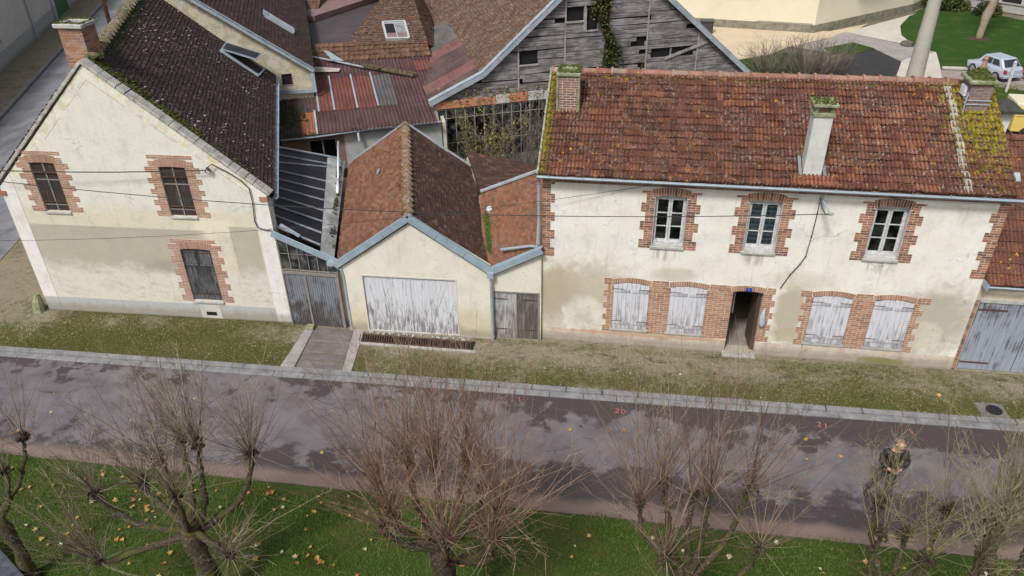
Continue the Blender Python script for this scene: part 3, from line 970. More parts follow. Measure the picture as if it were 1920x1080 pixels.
for (x_, y_, lb) in ((18.05, -2.78, 'short pink stroke on the asphalt left of the number 20'), (28.2, -2.72, 'short pink stroke on the asphalt right of the number 21')):
    q = MB(); F_ = FR((x_, y_), ang=.0)
    q.beam((x_ - .03, y_ + .09, RZ + .01), (x_ + .04, y_ - .09, RZ + .01), .025, .004); q.beam((x_ - .06, y_ + .08, RZ + .01), (x_ + .0, y_ + .11, RZ + .01), .022, .004)
    tag(q.build('survey_mark', PINK), lb, 'road marking', 'pink survey marks on the road')

# drain cover in the kerb at the right
th = thing('drain_cover', (30.48, -1.66, 0), 'square concrete frame with round iron drain cover in the right verge', 'drain cover')
q = MB(); FF = FR((30.13, -1.98), ang=.02)
q.box(FF, 0, .7, -.05, .02, 0, .62); bevel(q.build('frame', mat_plain('drain_frame', (.10, .09, .085), (.22, .20, .19), 4, .9, .5), th), .02)
q = MB(); q.tube([(30.52, -1.66, .0), (30.52, -1.66, .032)], .2, 20); q.build('lid', BLACK, th)
# pit grating before the garage
th = thing('pit_grating', (14.5, -.7, 0), 'long rusty iron bar grating over the pit at the garage foot', 'grating')
q = MB()
GF = FR((12.78, -.86), (16.28, -.84))
q.box(GF, 0, 3.5, .0, .035, 0, .035); q.box(GF, 0, 3.5, 0, .035, .36, .4)
n_ = 46
for k in range(n_):
    s_ = .04 + k * 3.42 / (n_ - 1)
    sk = .06
    q.hexa([GF(s_ - .012 + sk, .012, .03), GF(s_ + .012 + sk, .012, .03), GF(s_ + .012, .012, .37), GF(s_ - .012, .012, .37), GF(s_ - .012 + sk, .045, .03), GF(s_ + .012 + sk, .045, .03), GF(s_ + .012, .045, .37), GF(s_ - .012, .045, .37)])
q.build('bars', IRON, th)
q = MB(); q.box(GF, -.05, 3.6, -.08, .008, -.02, .44); q.build('pit', BLACK, th)
q = MB()
for a, b in ((-.15, .9), (.92, 2.0), (2.02, 3.1), (3.12, 3.72)):
    q.box(GF, a, b, -.05, .03 + random.uniform(0, .01), -.13, -.025)
for k in range(30):
    s_ = random.uniform(.2, 3.6)
    q.ball(GF(s_, .04, .44 + random.uniform(0, .1)), random.uniform(.03, .08), random.uniform(.03, .06), .03, 6, 4, jit=.2)
bevel(q.build('stone_rim', CONCRETE, th), .01)

# ================================================================== MAIN HOUSE
MX0, MX1, MH = 18.34, 29.95, 5.42
MF = FR((MX0, 0), ang=0)
house = thing('main_house', (MX0, 0, 0), 'long two storey cream house with red tiled roof and grey window shutters', 'house')
W_UP = [(21.32, 22.18), (23.74, 24.59), (26.85, 27.70)]
W_LO = [(20.41, 21.39), (22.00, 22.98), (25.86, 26.86), (27.46, 28.45)]
DOOR = (23.70, 24.53)
S = lambda x: x - MX0
holes = [arch_hole(S(a), S(b), 3.44, 4.97, .07) for a, b in W_UP]
holes += [arch_hole(S(a), S(b), .62, 2.21, .07) for a, b in W_LO]
holes += [arch_hole(S(DOOR[0]), S(DOOR[1]), .08, 2.18, .05)]
P = []
TAN = (.42, .35, .25); TAN2 = (.50, .445, .34); PALE = (.68, .65, .58); PINKS = (.50, .36, .28)
def main_patch():
    L = []
    L.append(lambda t, s, z, n: (t.ma('MULTIPLY', blob(t, s, z, 1.0, 1.8, 2.4, 1.15, n, .45, 1.15, 1.2), .95), TAN2))
    L.append(lambda t, s, z, n: (t.ma('MULTIPLY', blob(t, s, z, .35, 1.5, .95, 1.25, n, .3, 1.15, 1.1), .9), TAN))
    L.append(lambda t, s, z, n: (t.ma('MULTIPLY', blob(t, s, z, 1.25, 1.0, .72, .72, n, .72, 1.05, 1.1), .9), PALE))
    L.append(lambda t, s, z, n: (t.ma('MULTIPLY', blob(t, s, z, 10.8, 1.7, 1.2, 1.25, n, .35, 1.15, 1.2), .95), (.42, .385, .31)))
    L.append(lambda t, s, z, n: (blob(t, s, z, 10.6, 1.1, .55, .5, n, .7, 1.1, .9), (.60, .56, .46)))
    L.append(lambda t, s, z, n: (t.ma('MULTIPLY', blob(t, s, z, 6.95, 1.6, .5, 1.0, n, .6, 1.1, 1.0), .9), (.43, .38, .28)))
    L.append(lambda t, s, z, n: (t.ma('MULTIPLY', blob(t, s, z, 7.0, .8, .5, .3, n, .6, 1.1, .8), .7), (.40, .33, .18)))
    L.append(lambda t, s, z, n: (t.ma('MULTIPLY', blob(t, s, z, 3.7, 2.55, .75, .28, n, .5, 1.1, .8), .6), (.45, .41, .30)))
    L.append(lambda t, s, z, n: (t.ma('MULTIPLY', blob(t, s, z, 7.1, 2.6, 1.0, .35, n, .5, 1.2, .8), .5), (.52, .47, .36)))
    for a, b in W_UP:
        L.append(lambda t, s, z, n, c=S((a + b) / 2): (t.ma('MULTIPLY', t.ma('MULTIPLY', blob(t, s, z, c, 3.22, .5, .28, n, .4, 1.1, .9), t.step(t.noise(t.mp(t.uv(), (9, .7, 1)), 1, 3), .42, .6)), .7), (.36, .34, .28)))
    L.append(lambda t, s, z, n: (t.ma('MULTIPLY', t.ma('MULTIPLY', t.ma('SUBTRACT', 1.0, t.step(z, .4, 2.6)), t.step(t.noise(t.uv(), 1.7, 8, .75), .40, .60)), .75), (.46, .42, .34)))
    L.append(lambda t, s, z, n: (t.ma('MULTIPLY', t.ma('MULTIPLY', t.step(z, 4.3, 5.3), t.step(t.noise(t.mp(t.uv(), (5, .35, 1)), 1, 5, .7), .45, .7)), .35), (.50, .47, .40)))
    def plinth(t, s, z, n):
        uv = t.uv()
        br = t.n('TexBrick', {'offset': .5}, {'Vector': uv, 'Color1': (.52, .40, .32, 1), 'Color2': (.60, .48, .40, 1), 'Mortar': (.30, .24, .20, 1), 'Scale': 1.0, 'Mortar Size': .006, 'Brick Width': .62, 'Row Height': .155})
        c = t.mix(t.step(n, .35, .6), br.outputs[0], (.58, .52, .44))
        return t.ma('SUBTRACT', 1.0, t.step(t.ma('ADD', z, t.ma('MULTIPLY', n, .05)), .47, .50)), c
    L.append(plinth)
    L.append(lambda t, s, z, n: (t.ma('MULTIPLY', blob(t, s, z, 3.2, .42, 3.0, .09, n, .6, 1.1, 1.2), .65), (.48, .27, .16)))
    L.append(lambda t, s, z, n: (blob(t, s, z, 9.75, .12, .8, .16, n, .5, 1.1, 1.0), (.26, .25, .06)))
    L.append(lambda t, s, z, n: (t.ma('MULTIPLY', t.ma('SUBTRACT', 1.0, t.step(t.ma('ADD', z, t.ma('MULTIPLY', n, .1)), .05, .16)), .6), (.20, .17, .12)))
    return L
RENDER_MAIN = mat_render('lime_render_cream', (.72, .70, .63), (.77, .755, .70), main_patch())
RENDER_SIDE = mat_render('lime_render_grey', (.52, .47, .37), (.60, .55, .44), [])
mb = MB()
wall(mb, MF, [(0, -.1), (MX1 - MX0, -.1), (MX1 - MX0, MH), (0, MH)], holes, .32)
mb.build('front_wall', RENDER_MAIN, house)
# side, rear walls and floors
mb = MB()
MD = 6.3
for x_ in (MX0, MX1 - .3):
    f2 = FR((x_ + .3, .32), ang=math.pi / 2) if x_ > 20 else FR((x_ + .3, .32), ang=math.pi / 2)
    wall(mb, f2, [(0, -.1), (MD - .32, -.1), (MD - .32, MH - .05), (2.75, 7.12), (0, MH - .05)], [], .3)
wall(mb, FR((MX1, MD + .0), ang=math.pi), [(0, -.1), (MX1 - MX0, -.1), (MX1 - MX0, MH - .1), (0, MH - .1)], [], .3)
mb.build('side_wall', RENDER_SIDE, house)
mb = MB(); mb.aabb(MX0 + .31, MX1 - .31, .33, MD - .31, 2.7, 2.85); mb.aabb(MX0 + .31, MX1 - .31, .33, MD - .31, .0, .075)
mb.aabb(23.0, 23.15, .33, 5.9, .08, 2.69); mb.aabb(25.2, 25.3, .33, 5.9, .08, 2.69); mb.aabb(23.16, 25.19, 4.1, 4.2, .08, 2.69)
mb.build('floor', mat_plain('hall_floor', (.16, .14, .12), (.30, .27, .23), 3, .6, .1), house)

# brickwork
UP_T = 5.19
for (a, b) in W_UP:
    surround(MF, house, (BRICK_RED, MORTAR), S(a), S(b), 3.44, 4.97, .07, .34, .22, 4, zb=3.36, h=.22)
mb, mo = MB(), MB()
def lower(z, j):
    out = []
    t_ = ((j // 3) % 2 == 0)
    t2 = .22 if t_ else .10
    zt = 2.16
    L_ = [(S(20.22) - (.1 if t_ else 0), S(20.41)), (S(21.39), S(22.0)), (S(22.98), S(23.70)), (S(24.53), S(24.72) + (.1 if t_ else 0) + .04)]
    L_ += [(S(25.66) - (.1 if t_ else 0), S(25.86)), (S(26.86), S(27.46)), (S(28.45), S(28.62) + (.12 if t_ else 0))]
    return L_
brick_rows(mb, mo, MF, .50, 2.12, lower)
def lower2(z, j):
    e = .05 + (z - 2.12) * .16
    t_ = 0
    return [(S(20.12), S(20.41) - e), (S(21.39) + e, S(22.0) - e), (S(22.98) + e, S(23.70) - e), (S(24.53) + e, S(24.83)), (S(25.5), S(25.86) - e), (S(26.86) + e, S(27.46) - e), (S(28.45) + e, S(28.86))]
brick_rows(mb, mo, MF, 2.12, 2.325, lower2)
for a, b in W_LO: arch_bricks(mb, mo, MF, S(a), S(b), 2.21, .07, .15, bw=.062)
arch_bricks(mb, mo, MF, S(DOOR[0]), S(DOOR[1]), 2.18, .05, .17, bw=.062)
# left part of this brickwork is a paler orange rose brick
mb.build('brick_panel', mat_brick('brick_salmon', [(.30, .15, .09), (.38, .20, .13), (.42, .25, .17), (.27, .12, .08), (.36, .19, .11)]), house); mo.build('mortar', MORTAR, house)
# corner quoins and cornice
mb, mo = MB(), MB()
W_ = MX1 - MX0
brick_rows(mb, mo, MF, 2.93, 5.2, lambda z, j: [(0.0, .335 if (j // 4) % 2 == 0 else .22)])
brick_rows(mb, mo, MF, 3.02, 5.2, lambda z, j: [(W_ - (.36 if (j // 4) % 2 == 0 else .24), W_)])
mb.build('quoin', BRICK_RED, house); mo.build('mortar', MORTAR, house)
mb, mo = MB(), MB()
brick_rows(mb, mo, MF, 5.205, 5.275, lambda z, j: [(0, W_)], d=-.03)
n_ = int(W_ / .115)
for k in range(n_):
    mb.box(MF, k * W_ / n_ + .01, k * W_ / n_ + .075, 5.28, 5.335, -.055, .02)
mo.box(MF, 0, W_, 5.277, 5.34, -.02, .02, 0)
brick_rows(mb, mo, MF, 5.34, 5.41, lambda z, j: [(0, W_)], d=-.075)
mb.build('cornice', BRICK_RED, house); mo.build('mortar', MORTAR_DK, house)

# casement windows
def casement(fr, parent, s0, s1, z0, z1, d=.13, rise=.07, paint=WHITE_PAINT, curtain=False, sill=True, rows=3, open_r=0):
    w_ = s1 - s0
    win = MB()
    win.box(fr, s0, s0 + .045, z0, z1 - rise, d, d + .07); win.box(fr, s1 - .045, s1, z0, z1 - rise, d, d + .07)
    win.box(fr, s0 + .045, s1 - .045, z0, z0 + .06, d, d + .07)
    top = [(s0 + .045 + (w_ - .09) * k / 8) for k in range(9)]
    poly = [fr(a, arch_z(a, s0, s1, z1, rise), d) for a in top] + [fr(a, z1 - rise - .05, d) for a in reversed(top)]
    win.prism(poly, Vector(fr.N) * .07)
    f = win.build('window', paint, parent)
    for k, (a, b) in enumerate(((s0 + .05, (s0 + s1) / 2 - .004), ((s0 + s1) / 2 + .004, s1 - .05))):
        sh = MB(); st = .052
        zb, zt = z0 + .065, z1 - rise - .055
        dd = d - .008
        sh.box(fr, a, a + st, zb, zt, dd, dd + .045); sh.box(fr, b - st, b, zb, zt, dd, dd + .045)
        sh.box(fr, a + st, b - st, zb, zb + .10, dd, dd + .045); sh.box(fr, a + st, b - st, zt - .055, zt, dd, dd + .045)
        hh = (zt - .055 - zb - .10) / rows
        for q_ in range(1, rows):
            zz = zb + .10 + hh * q_
            sh.box(fr, a + st, b - st, zz - .013, zz + .013, dd + .006, dd + .038)
        sh.build('casement', paint, f)
        gl = MB()
        gl.box(fr, a + st - .004, b - st + .004, zb + .09, zt - .05, dd + .02, dd + .024)
        gl.build('pane', GLASS, f)
    if curtain:
        cu = MB(); n2 = 44
        for q_ in range(n2):
            a0 = s0 + .05 + (w_ - .1) * q_ / n2; a1 = s0 + .05 + (w_ - .1) * (q_ + 1) / n2
            o0 = .018 * math.sin(q_ * 1.15); o1 = .018 * math.sin((q_ + 1) * 1.15)
            cu.face([fr(a0, z0 + .1, d + .13 + o0), fr(a1, z0 + .1, d + .13 + o1), fr(a1, z1 - .08, d + .13 + o1), fr(a0, z1 - .08, d + .13 + o0)], [(a0, z0), (a1, z0), (a1, z1), (a0, z1)], q_ / n2)
        cu.build('curtain', LACE, f)
    if sill:
        si = MB(); si.box(fr, s0 - .03, s1 + .03, z0 - .07, z0 + .005, -.06, .2)
        bevel(si.build('sill', STONE, f), .012, 2)
    # drip board under the casements and folded shutter edges in the reveals
    e = MB(); e.box(fr, s0 + .01, s1 - .01, z0 + .006, z0 + .11, d - .05, d - .012)
    e.box(fr, s0 + .006, s0 + .022, z0 + .02, z1 - rise - .02, -.03, d - .02); e.box(fr, s1 - .022, s1 - .006, z0 + .02, z1 - rise - .02, -.03, d - .02)
    e.build('shutter_edge', paint, f)
    return f
t = NT('lace')
uvl = t.uv()
ln = t.noise(t.mp(uvl, (9, 9, 1)), 1, 5, .8, .6)
zz = t.xyz(uvl)[1]
wv = t.ma('SINE', t.ma('ADD', t.ma('MULTIPLY', zz, 40), t.ma('MULTIPLY', ln, 9)))
LACE = t.end(t.mix(t.step(wv, -.4, .6), (.42, .45, .48), (.14, .16, .18)), .9)
for k, (a, b) in enumerate(W_UP):
    f = casement(MF, house, S(a), S(b), 3.44, 4.97, curtain=(k == 1))
# a little dim backing so the rooms read as rooms
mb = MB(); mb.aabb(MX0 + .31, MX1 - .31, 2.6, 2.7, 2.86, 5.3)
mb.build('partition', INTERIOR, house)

# plank shutters
SHUT = mat_planks('shutter_paint', (.60, .61, .655), (.36, .355, .37), .575, (.22, .21, .22), sx=14, low=.10, height=1.1)
def shutters(fr, parent, s0, s1, z0, z1, rise, mat, name='shutter', d=-.035, th_=.03, battens=(.14, .84), boards=4, side=.0, extra_z=.0):
    mid = (s0 + s1) / 2
    for k, (a, b) in enumerate(((s0, mid - .005), (mid + .005, s1))):
        m_ = MB(); bw = (b - a) / boards
        for i in range(boards):
            x0, x1 = a + bw * i + .002, a + bw * (i + 1) - .004
            dd = d + random.uniform(-.004, .004)
            r_ = random.random()
            zt0, zt1 = arch_z(x0, s0, s1, z1, rise), arch_z(x1, s0, s1, z1, rise)
            m_.hexa([fr(x0, z0, dd), fr(x1, z0, dd), fr(x1, z0, dd + th_), fr(x0, z0, dd + th_), fr(x0, zt0, dd), fr(x1, zt1, dd), fr(x1, zt1, dd + th_), fr(x0, zt0, dd + th_)], r_)
        sh = m_.build(name, mat, parent)
        m_ = MB(); H_ = z1 - z0
        for f_ in battens:
            zz = z0 + H_ * f_
            m_.box(fr, a + .02, b - .02, zz - .045, zz + .045, d - .022, d - .003, .5)
        if k == 0: m_.box(fr, b - .03, b + .035, z0 + .01, z1 - rise * .2 - .02, d - .016, d - .003, .2)
        m_.build('batten', mat, sh)
        m_ = MB()
        for f_ in battens:
            zz = z0 + H_ * f_ + .055
            e0, e1 = (a - .02, a + .3) if k == 0 else (b - .3, b + .02)
            m_.box(fr, e0, e1, zz - .008, zz + .008, d - .012, d - .003, .5)
        m_.build('hinge', IRON, sh)
for a, b in W_LO:
    shutters(MF, house, S(a) - .01, S(b) + .01, .63, 2.20, .07, SHUT, d=-.045)
si = MB()
for a, b in W_LO: si.box(MF, S(a) - .06, S(b) + .06, .545, .615, -.05, .02)
bevel(si.build('sill', STONE, house), .012)

# doorway: step, frame and an open brown door leaf
DARKWOOD = mat_planks('brown_door', (.09, .055, .04), (.05, .035, .03), .6, (.02, .015, .012))
mb = MB(); mb.box(MF, S(23.64), S(24.57), -.1, .072, -.20, .02); bevel(mb.build('door_step', CONCRETE, house), .02, 2)
mb = MB()
mb.box(MF, S(23.705), S(23.75), .08, 2.1, .14, .2); mb.box(MF, S(24.48), S(24.525), .08, 2.1, .14, .2); mb.box(MF, S(23.75), S(24.48), 2.06, 2.12, .14, .2)
mb.build('door_frame', DARKWOOD, house)
F2 = FR((24.47, .16), (24.42, .95))
mb = MB(); mb.box(F2, 0, .74, .09, 2.05, 0, .045)
for za, zb in ((.2, .8), (.95, 1.9)): mb.box(F2, .08, .66, za, zb, -.012, 0)
dr = mb.build('door', DARKWOOD, house)
mb = MB(); mb.ball(F2(.68, 1.08, -.05), .028); mb.build('handle', ZINC_LT, dr)
mb = MB(); mb.box(MF, S(23.83), S(23.86), 1.1, 2.05, .5, .52); mb.build('hanging_cord', WHITE_PAINT, house)
# blue number plate
BLUE = mat_plain('enamel_blue', (.02, .04, .30), (.03, .06, .38), 3, .3, .02)
mb = MB(); mb.box(MF, S(24.02), S(24.18), 2.2, 2.3, -.05, -.03)
pl = mb.build('number_plate', BLUE, house)
cu = bpy.data.curves.new('plate_number', 'FONT'); cu.body = '1'; cu.size = .1; cu.align_x = 'CENTER'; cu.extrude = .001
tmp = bpy.data.objects.new('tmp', cu); COL.objects.link(tmp)
me = bpy.data.meshes.new_from_object(tmp.evaluated_get(bpy.context.evaluated_depsgraph_get())); bpy.data.objects.remove(tmp)
me.materials.clear(); me.materials.append(WHITE_PAINT)
o = bpy.data.objects.new('plate_number', me); COL.objects.link(o); o.parent = pl
o.location = (24.10 - MX0, -.053, 2.215); o.rotation_euler = (R(90), 0, 0)
# pale bag hanging at the door jamb
mb = MB(); F3 = FR((24.60, -.05), ang=0)
pts = []
for k in range(9):
    zz = 1.05 + .62 * k / 8
    rr_ = [.05, .085, .09, .085, .08, .07, .055, .03, .012][k]
    pts.append((zz, rr_))
mb.tube([F3(.0 + .012 * math.sin(k), p[0], 0) for k, p in enumerate(pts)], [p[1] for p in pts], 10)
tag(mb.build('hanging_bag', mat_plain('bag_grey', (.34, .38, .42), (.52, .56, .60), 9, .5, .3), smooth=True), 'pale grey bag hanging on the jamb of the open front door', 'bag')

# roof
def moss_red(t):
    u, v, _ = t.xyz(t.uv('nuv'))
    right = t.ma('MULTIPLY', t.step(u, .74, .95), t.ma('ADD', .30, t.ma('MULTIPLY', t.step(v, 0.0, .6), .14)))
    top = t.ma('MULTIPLY', t.step(v, .95, .99), .36)
    left = t.ma('MULTIPLY', t.step(u, .03, .008), .42)
    return t.ma('ADD', right, t.ma('ADD', top, left))
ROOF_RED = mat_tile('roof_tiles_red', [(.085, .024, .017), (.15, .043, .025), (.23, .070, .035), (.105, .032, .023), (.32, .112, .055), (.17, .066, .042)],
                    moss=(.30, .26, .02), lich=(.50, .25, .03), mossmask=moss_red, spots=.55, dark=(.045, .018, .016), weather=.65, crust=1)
EZ, EY, RY, RZ_ = 5.50, -.26, 3.05, 7.27
mb = slope((MX0 - .1, EY, EZ), (29.93, EY, EZ), (29.93, RY, RZ_), (MX0 - .1, RY, RZ_), .2, .235, .040, 2, .045, .013, 8)
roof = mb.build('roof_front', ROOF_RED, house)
mb = slope((29.93, 6.45, EZ), (MX0 - .1, 6.45, EZ), (MX0 - .1, RY, RZ_), (29.93, RY, RZ_), .4, .47, .03, 2, .02, .008, 4)
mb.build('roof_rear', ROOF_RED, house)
mb = MB(); ridge_tiles(mb, (MX0 - .1, RY, RZ_ - .02), (29.2, RY, RZ_ - .02), .12, .42)
mb.build('ridge_tiles', mat_tile('ridge_clay', [(.34, .17, .12), (.40, .24, .18), (.30, .13, .09), (.42, .32, .25)], moss=(.12, .12, .02), mossmask=lambda t: t.ma('ADD', .16, 0), lich=(.5, .28, .04)), house)
# moss lumps along the ridge and verges, mortar bands
mb = MB()
for k in range(420):
    x_ = random.uniform(MX0, 29.1); y_ = RY - .17 - abs(random.gauss(0, .05)); s_ = random.uniform(.015, .04)
    mb.ball((x_, y_, EZ + (y_ - EY) * (RZ_ - EZ) / (RY - EY) + .02), s_ * 1.5, s_, s_ * .7, 6, 4, jit=.3)
for k in range(200):
    v_ = random.random(); s_ = random.uniform(.015, .045); x_ = MX0 + .02 + abs(random.gauss(0, .07))
    mb.ball((x_, EY + (RY - EY) * v_, EZ + (RZ_ - EZ) * v_ + .035), s_, s_ * 1.4, s_ * .7, 6, 4, jit=.3)
for k in range(700):
    u_ = 27.3 + 2.55 * random.random() ** .7; v_ = random.random()
    if abs(u_ - 28.83) < .1 or random.random() > (u_ - 27.0) / 2.4: continue
    s_ = random.uniform(.012, .04)
    mb.ball((u_, EY + (RY - EY) * v_, EZ + (RZ_ - EZ) * v_ + .035), s_ * 1.1, s_, s_ * .6, 6, 3, jit=.3)
mb.build('moss', MOSS_Y, roof)
mb = MB()
nrm = Vector((0, -(RZ_ - EZ), RY - EY)).normalized()
for (xa, w_, hh) in ((28.80, .17, .03), (MX0 - .11, .05, .06)):
    k = 0
    jx = 0
    while k < 18:
        v0, v1 = k / 18, (k + 1) / 18 + .004
        jx = 0.0 if xa < 20 else .02 * math.sin(k * 1.1)
        a = Vector((xa + jx, EY + (RY - EY) * v0, EZ + (RZ_ - EZ) * v0)) + nrm * .03; b = Vector((xa + jx, EY + (RY - EY) * v1, EZ + (RZ_ - EZ) * v1)) + nrm * .03
        mb.beam(a, b, w_ * random.uniform(.9, 1.15), hh + .001 * k, upv=nrm)
        k += 1
mb.build('mortar_band', mat_plain('cement_lichen', (.16, .17, .11), (.42, .42, .36), 9, .95, .8), roof)
# gutter
def gutter(parent, a, b, mat, rad=.06, name='gutter'):
    a, b = Vector(a), Vector(b); D = (b - a).normalized(); sdv = D.cross(Vector((0, 0, 1))).normalized()
    mb = MB(); n_ = 8
    f = lambda P, t0, rr: P + sdv * math.cos(t0) * rr - Vector((0, 0, 1)) * math.sin(t0) * rr
    for e in range(n_):
        t0, t1 = math.pi * e / n_, math.pi * (e + 1) / n_
        mb.face([f(a, t0, rad), f(b, t0, rad), f(b, t1, rad), f(a, t1, rad)]); mb.face([f(a, t1, rad * .9), f(b, t1, rad * .9), f(b, t0, rad * .9), f(a, t0, rad * .9)])
    mb.tube([a + sdv * rad, b + sdv * rad], .014, 6)
    L = (b - a).length; k = 0.3
    while k < L:
        p = a + D * k
        mb.beam(p + sdv * rad * 1.05 + Vector((0, 0, .01)), p - sdv * rad * 1.1 + Vector((0, 0, .02)), .02, .006); k += .9
    return mb.build(name, mat, parent)
gutter(house, (MX0 - .12, EY - .055, EZ - .02), (30.1, EY - .055, EZ - .06), PIPE)
mb = MB()
mb.tube([(MX0 - .07, EY - .05, EZ - .06), (MX0 - .08, -.12, EZ - .25), (MX0 - .09, -.09, EZ - .45), (MX0 - .09, -.09, 3.32), (MX0 - .11, -.05, 3.2), (MX0 - .35, .12, 3.13), (MX0 - 1.25, .42, 2.78)], .042, 10)
for zz in (3.6, 4.6): mb.tube([(MX0 - .09, -.09, zz), (MX0 - .09, -.09, zz + .03)], .052, 10)
mb.build('downpipe', PIPE, house)

# chimneys
def cap_moss(mb, cx, cy, z, wx, wy, n_=60, sz=.04):
    for k in range(n_):
        mb.ball((cx + random.uniform(-wx, wx), cy + random.uniform(-wy, wy), z), random.uniform(.5, 1) * sz, random.uniform(.5, 1) * sz, sz * random.uniform(.4, .9), 6, 4, jit=.3)
# left chimney
mb, mo, cs = brick_stack(18.56, 19.10, 1.68, 2.3, 6.45, 7.52)
ch = mb.build('chimney', mat_brick('brick_plum', [(.16, .08, .07), (.24, .12, .10), (.13, .08, .08), (.32, .15, .11)], .25), house); mo.build('mortar', MORTAR, ch)
mb = MB()
for (xa, ya) in ((18.54, 1.66), (19.12, 1.66)): mb.aabb(xa - .03, xa + .03, ya - .02, ya + .05, 6.4, 7.5)
mb.aabb(18.52, 19.14, 1.645, 1.70, 6.42, 6.58)
mb.aabb(18.50, 19.16, 1.62, 1.86, 7.52, 7.62); mb.aabb(18.50, 19.16, 2.16, 2.36, 7.52, 7.62); mb.aabb(18.50, 18.66, 1.86, 2.16, 7.521, 7.619); mb.aabb(19.0, 19.16, 1.86, 2.16, 7.521, 7.619)
bevel(mb.build('cap', STONE_MOSS, ch), .02)
mb = MB(); cap_moss(mb, 18.83, 1.74, 7.63, .3, .1, 50); cap_moss(mb, 18.83, 2.26, 7.63, .3, .08, 50); cap_moss(mb, 18.57, 2, 7.63, .05, .3, 30); cap_moss(mb, 19.08, 2, 7.63, .05, .3, 30)
mb.build('moss', MOSS, ch)
mb = MB(); mb.aabb(18.62, 19.04, 1.8, 2.2, 7.0, 7.53); mb.build('flue', BLACK, ch)
# middle chimney: tall, rendered
RENDER_CHIM = mat_plain('render_grey_white', (.44, .44, .42), (.60, .60, .58), 3, .9, .4)
mb = MB(); mb.aabb(24.93, 25.38, .06, .5, 5.55, 7.22)
ch = bevel(mb.build('chimney', RENDER_CHIM, house), .015, 2)
mb = MB(); mb.aabb(24.89, 25.42, .02, .54, 7.22, 7.31); mb.aabb(24.93, 25.02, .06, .5, 7.31, 7.47); mb.aabb(25.29, 25.38, .06, .5, 7.31, 7.47); mb.aabb(25.02, 25.29, .4, .5, 7.31, 7.47)
mb.aabb(24.86, 25.45, -.02, .58, 7.47, 7.54)
bevel(mb.build('cap', STONE_MOSS, ch), .012)
mb = MB(); mb.aabb(25.03, 25.28, .12, .39, 7.312, 7.44); mb.build('flue', mat_plain('flue_brick', (.2, .1, .07), (.3, .16, .1)), ch)
mb = MB(); cap_moss(mb, 25.155, .28, 7.545, .26, .27, 90); mb.build('moss', MOSS, ch)
mb = MB()
for (a, b) in (((24.86, .02), (24.86, .55)), ((25.45, .02), (25.45, .55))):
    mb.beam((a[0], a[1] - .02, EZ + (a[1] - EY) * .535 + .07), (b[0], b[1], EZ + (b[1] - EY) * .535 + .07), .08, .02)
mb.build('flashing', mat_plain('lead_grey', (.14, .15, .15), (.24, .25, .25)), ch)
mb = slope((24.62, EY + .02, EZ + .045), (25.7, EY + .02, EZ + .045), (25.7, .04, EZ + .19), (24.62, .04, EZ + .19), .2, .235, .03, 2, .03, .01, 8)
mb.build('repair_tiles', mat_tile('repair_clay', [(.34, .10, .05), (.28, .085, .045), (.37, .14, .08)], weather=.3, crust=1), ch)
# right chimney with finial pot
mb, mo, cs = brick_stack(29.10, 29.62, 2.1, 2.75, 6.55, 7.50)
ch = mb.build('chimney', BRICK_PURPLE, house); mo.build('mortar', MORTAR_DK, ch)
mb = MB(); mb.aabb(29.02, 29.70, 2.02, 2.83, 7.50, 7.60); bevel(mb.build('cap', STONE_MOSS, ch), .02)
mb = MB()
P0 = [(29.10, 2.1, 7.6), (29.62, 2.1, 7.6), (29.62, 2.75, 7.6), (29.10, 2.75, 7.6)]; ap = (29.36, 2.42, 7.88)
for k in range(4): mb.face([P0[k], P0[(k + 1) % 4], ap])
for k in range(110):
    i_ = random.randrange(4); a = Vector(P0[i_]).lerp(Vector(P0[(i_ + 1) % 4]), random.random()).lerp(Vector(ap), random.random() * .85)
    mb.ball(a, .04, .04, .025, 6, 4, jit=.3)
mb.build('moss', MOSS, ch)
mb = MB(); mb.tube([(29.36, 2.42, 7.8), (29.36, 2.42, 8.02)], [.07, .055], 10); mb.ball((29.36, 2.42, 8.07), .065, jit=.05)
mb.build('finial_pot', mat_plain('clay_pot', (.30, .17, .11), (.42, .26, .18), 9), ch)
mb = MB()
for zz in (6.98, 7.08): mb.tube([(29.07, 2.07, zz), (29.65, 2.07, zz), (29.65, 2.78, zz)], .012, 6)
mb.tube([(29.02, 2.0, 6.75), (29.02, 2.02, 7.3)], .018, 6); 
for k in range(4): mb.tube([(28.9 + .03 * k, 2.02, 7.3 - .12 * k), (29.1, 2.05, 7.2 - .12 * k)], .008, 5)
mb.build('aerial_bracket', ZINC_LT, ch)
mb = MB(); mb.aabb(29.03, 29.09, 2.3, 2.6, 7.12, 7.36); mb.build('flashing', PVC, ch)

# wall bracket, cables on the front
mb = MB(); mb.tube([(25.5, .0, 5.12), (25.52, -.25, 5.08), (25.62, -.62, 4.98)], .028, 8); mb.tube([(25.44, -.02, 5.0), (25.5, -.02, 5.2)], .03, 8); mb.tube([(25.58, -.55, 4.94), (25.66, -.68, 5.0)], .04, 8)
mb.build('cable_bracket', ZINC_LT, house)
mb = MB(); P_ = [(25.6, -.6, 4.96), (25.56, -.45, 4.86), (25.5, -.2, 4.92), (25.45, -.03, 5.1), (25.46, -.03, 4.68), (25.44, -.03, 4.0), (25.40, -.03, 3.4), (25.3, -.03, 3.15), (25.1, -.03, 2.8), (24.97, -.03, 2.48), (24.93, -.04, 2.38)]
mb.tube(P_, .012, 6)
for p in P_[3:]: mb.ball(p, .022)
mb.build('wall_cable', CABLE, house)

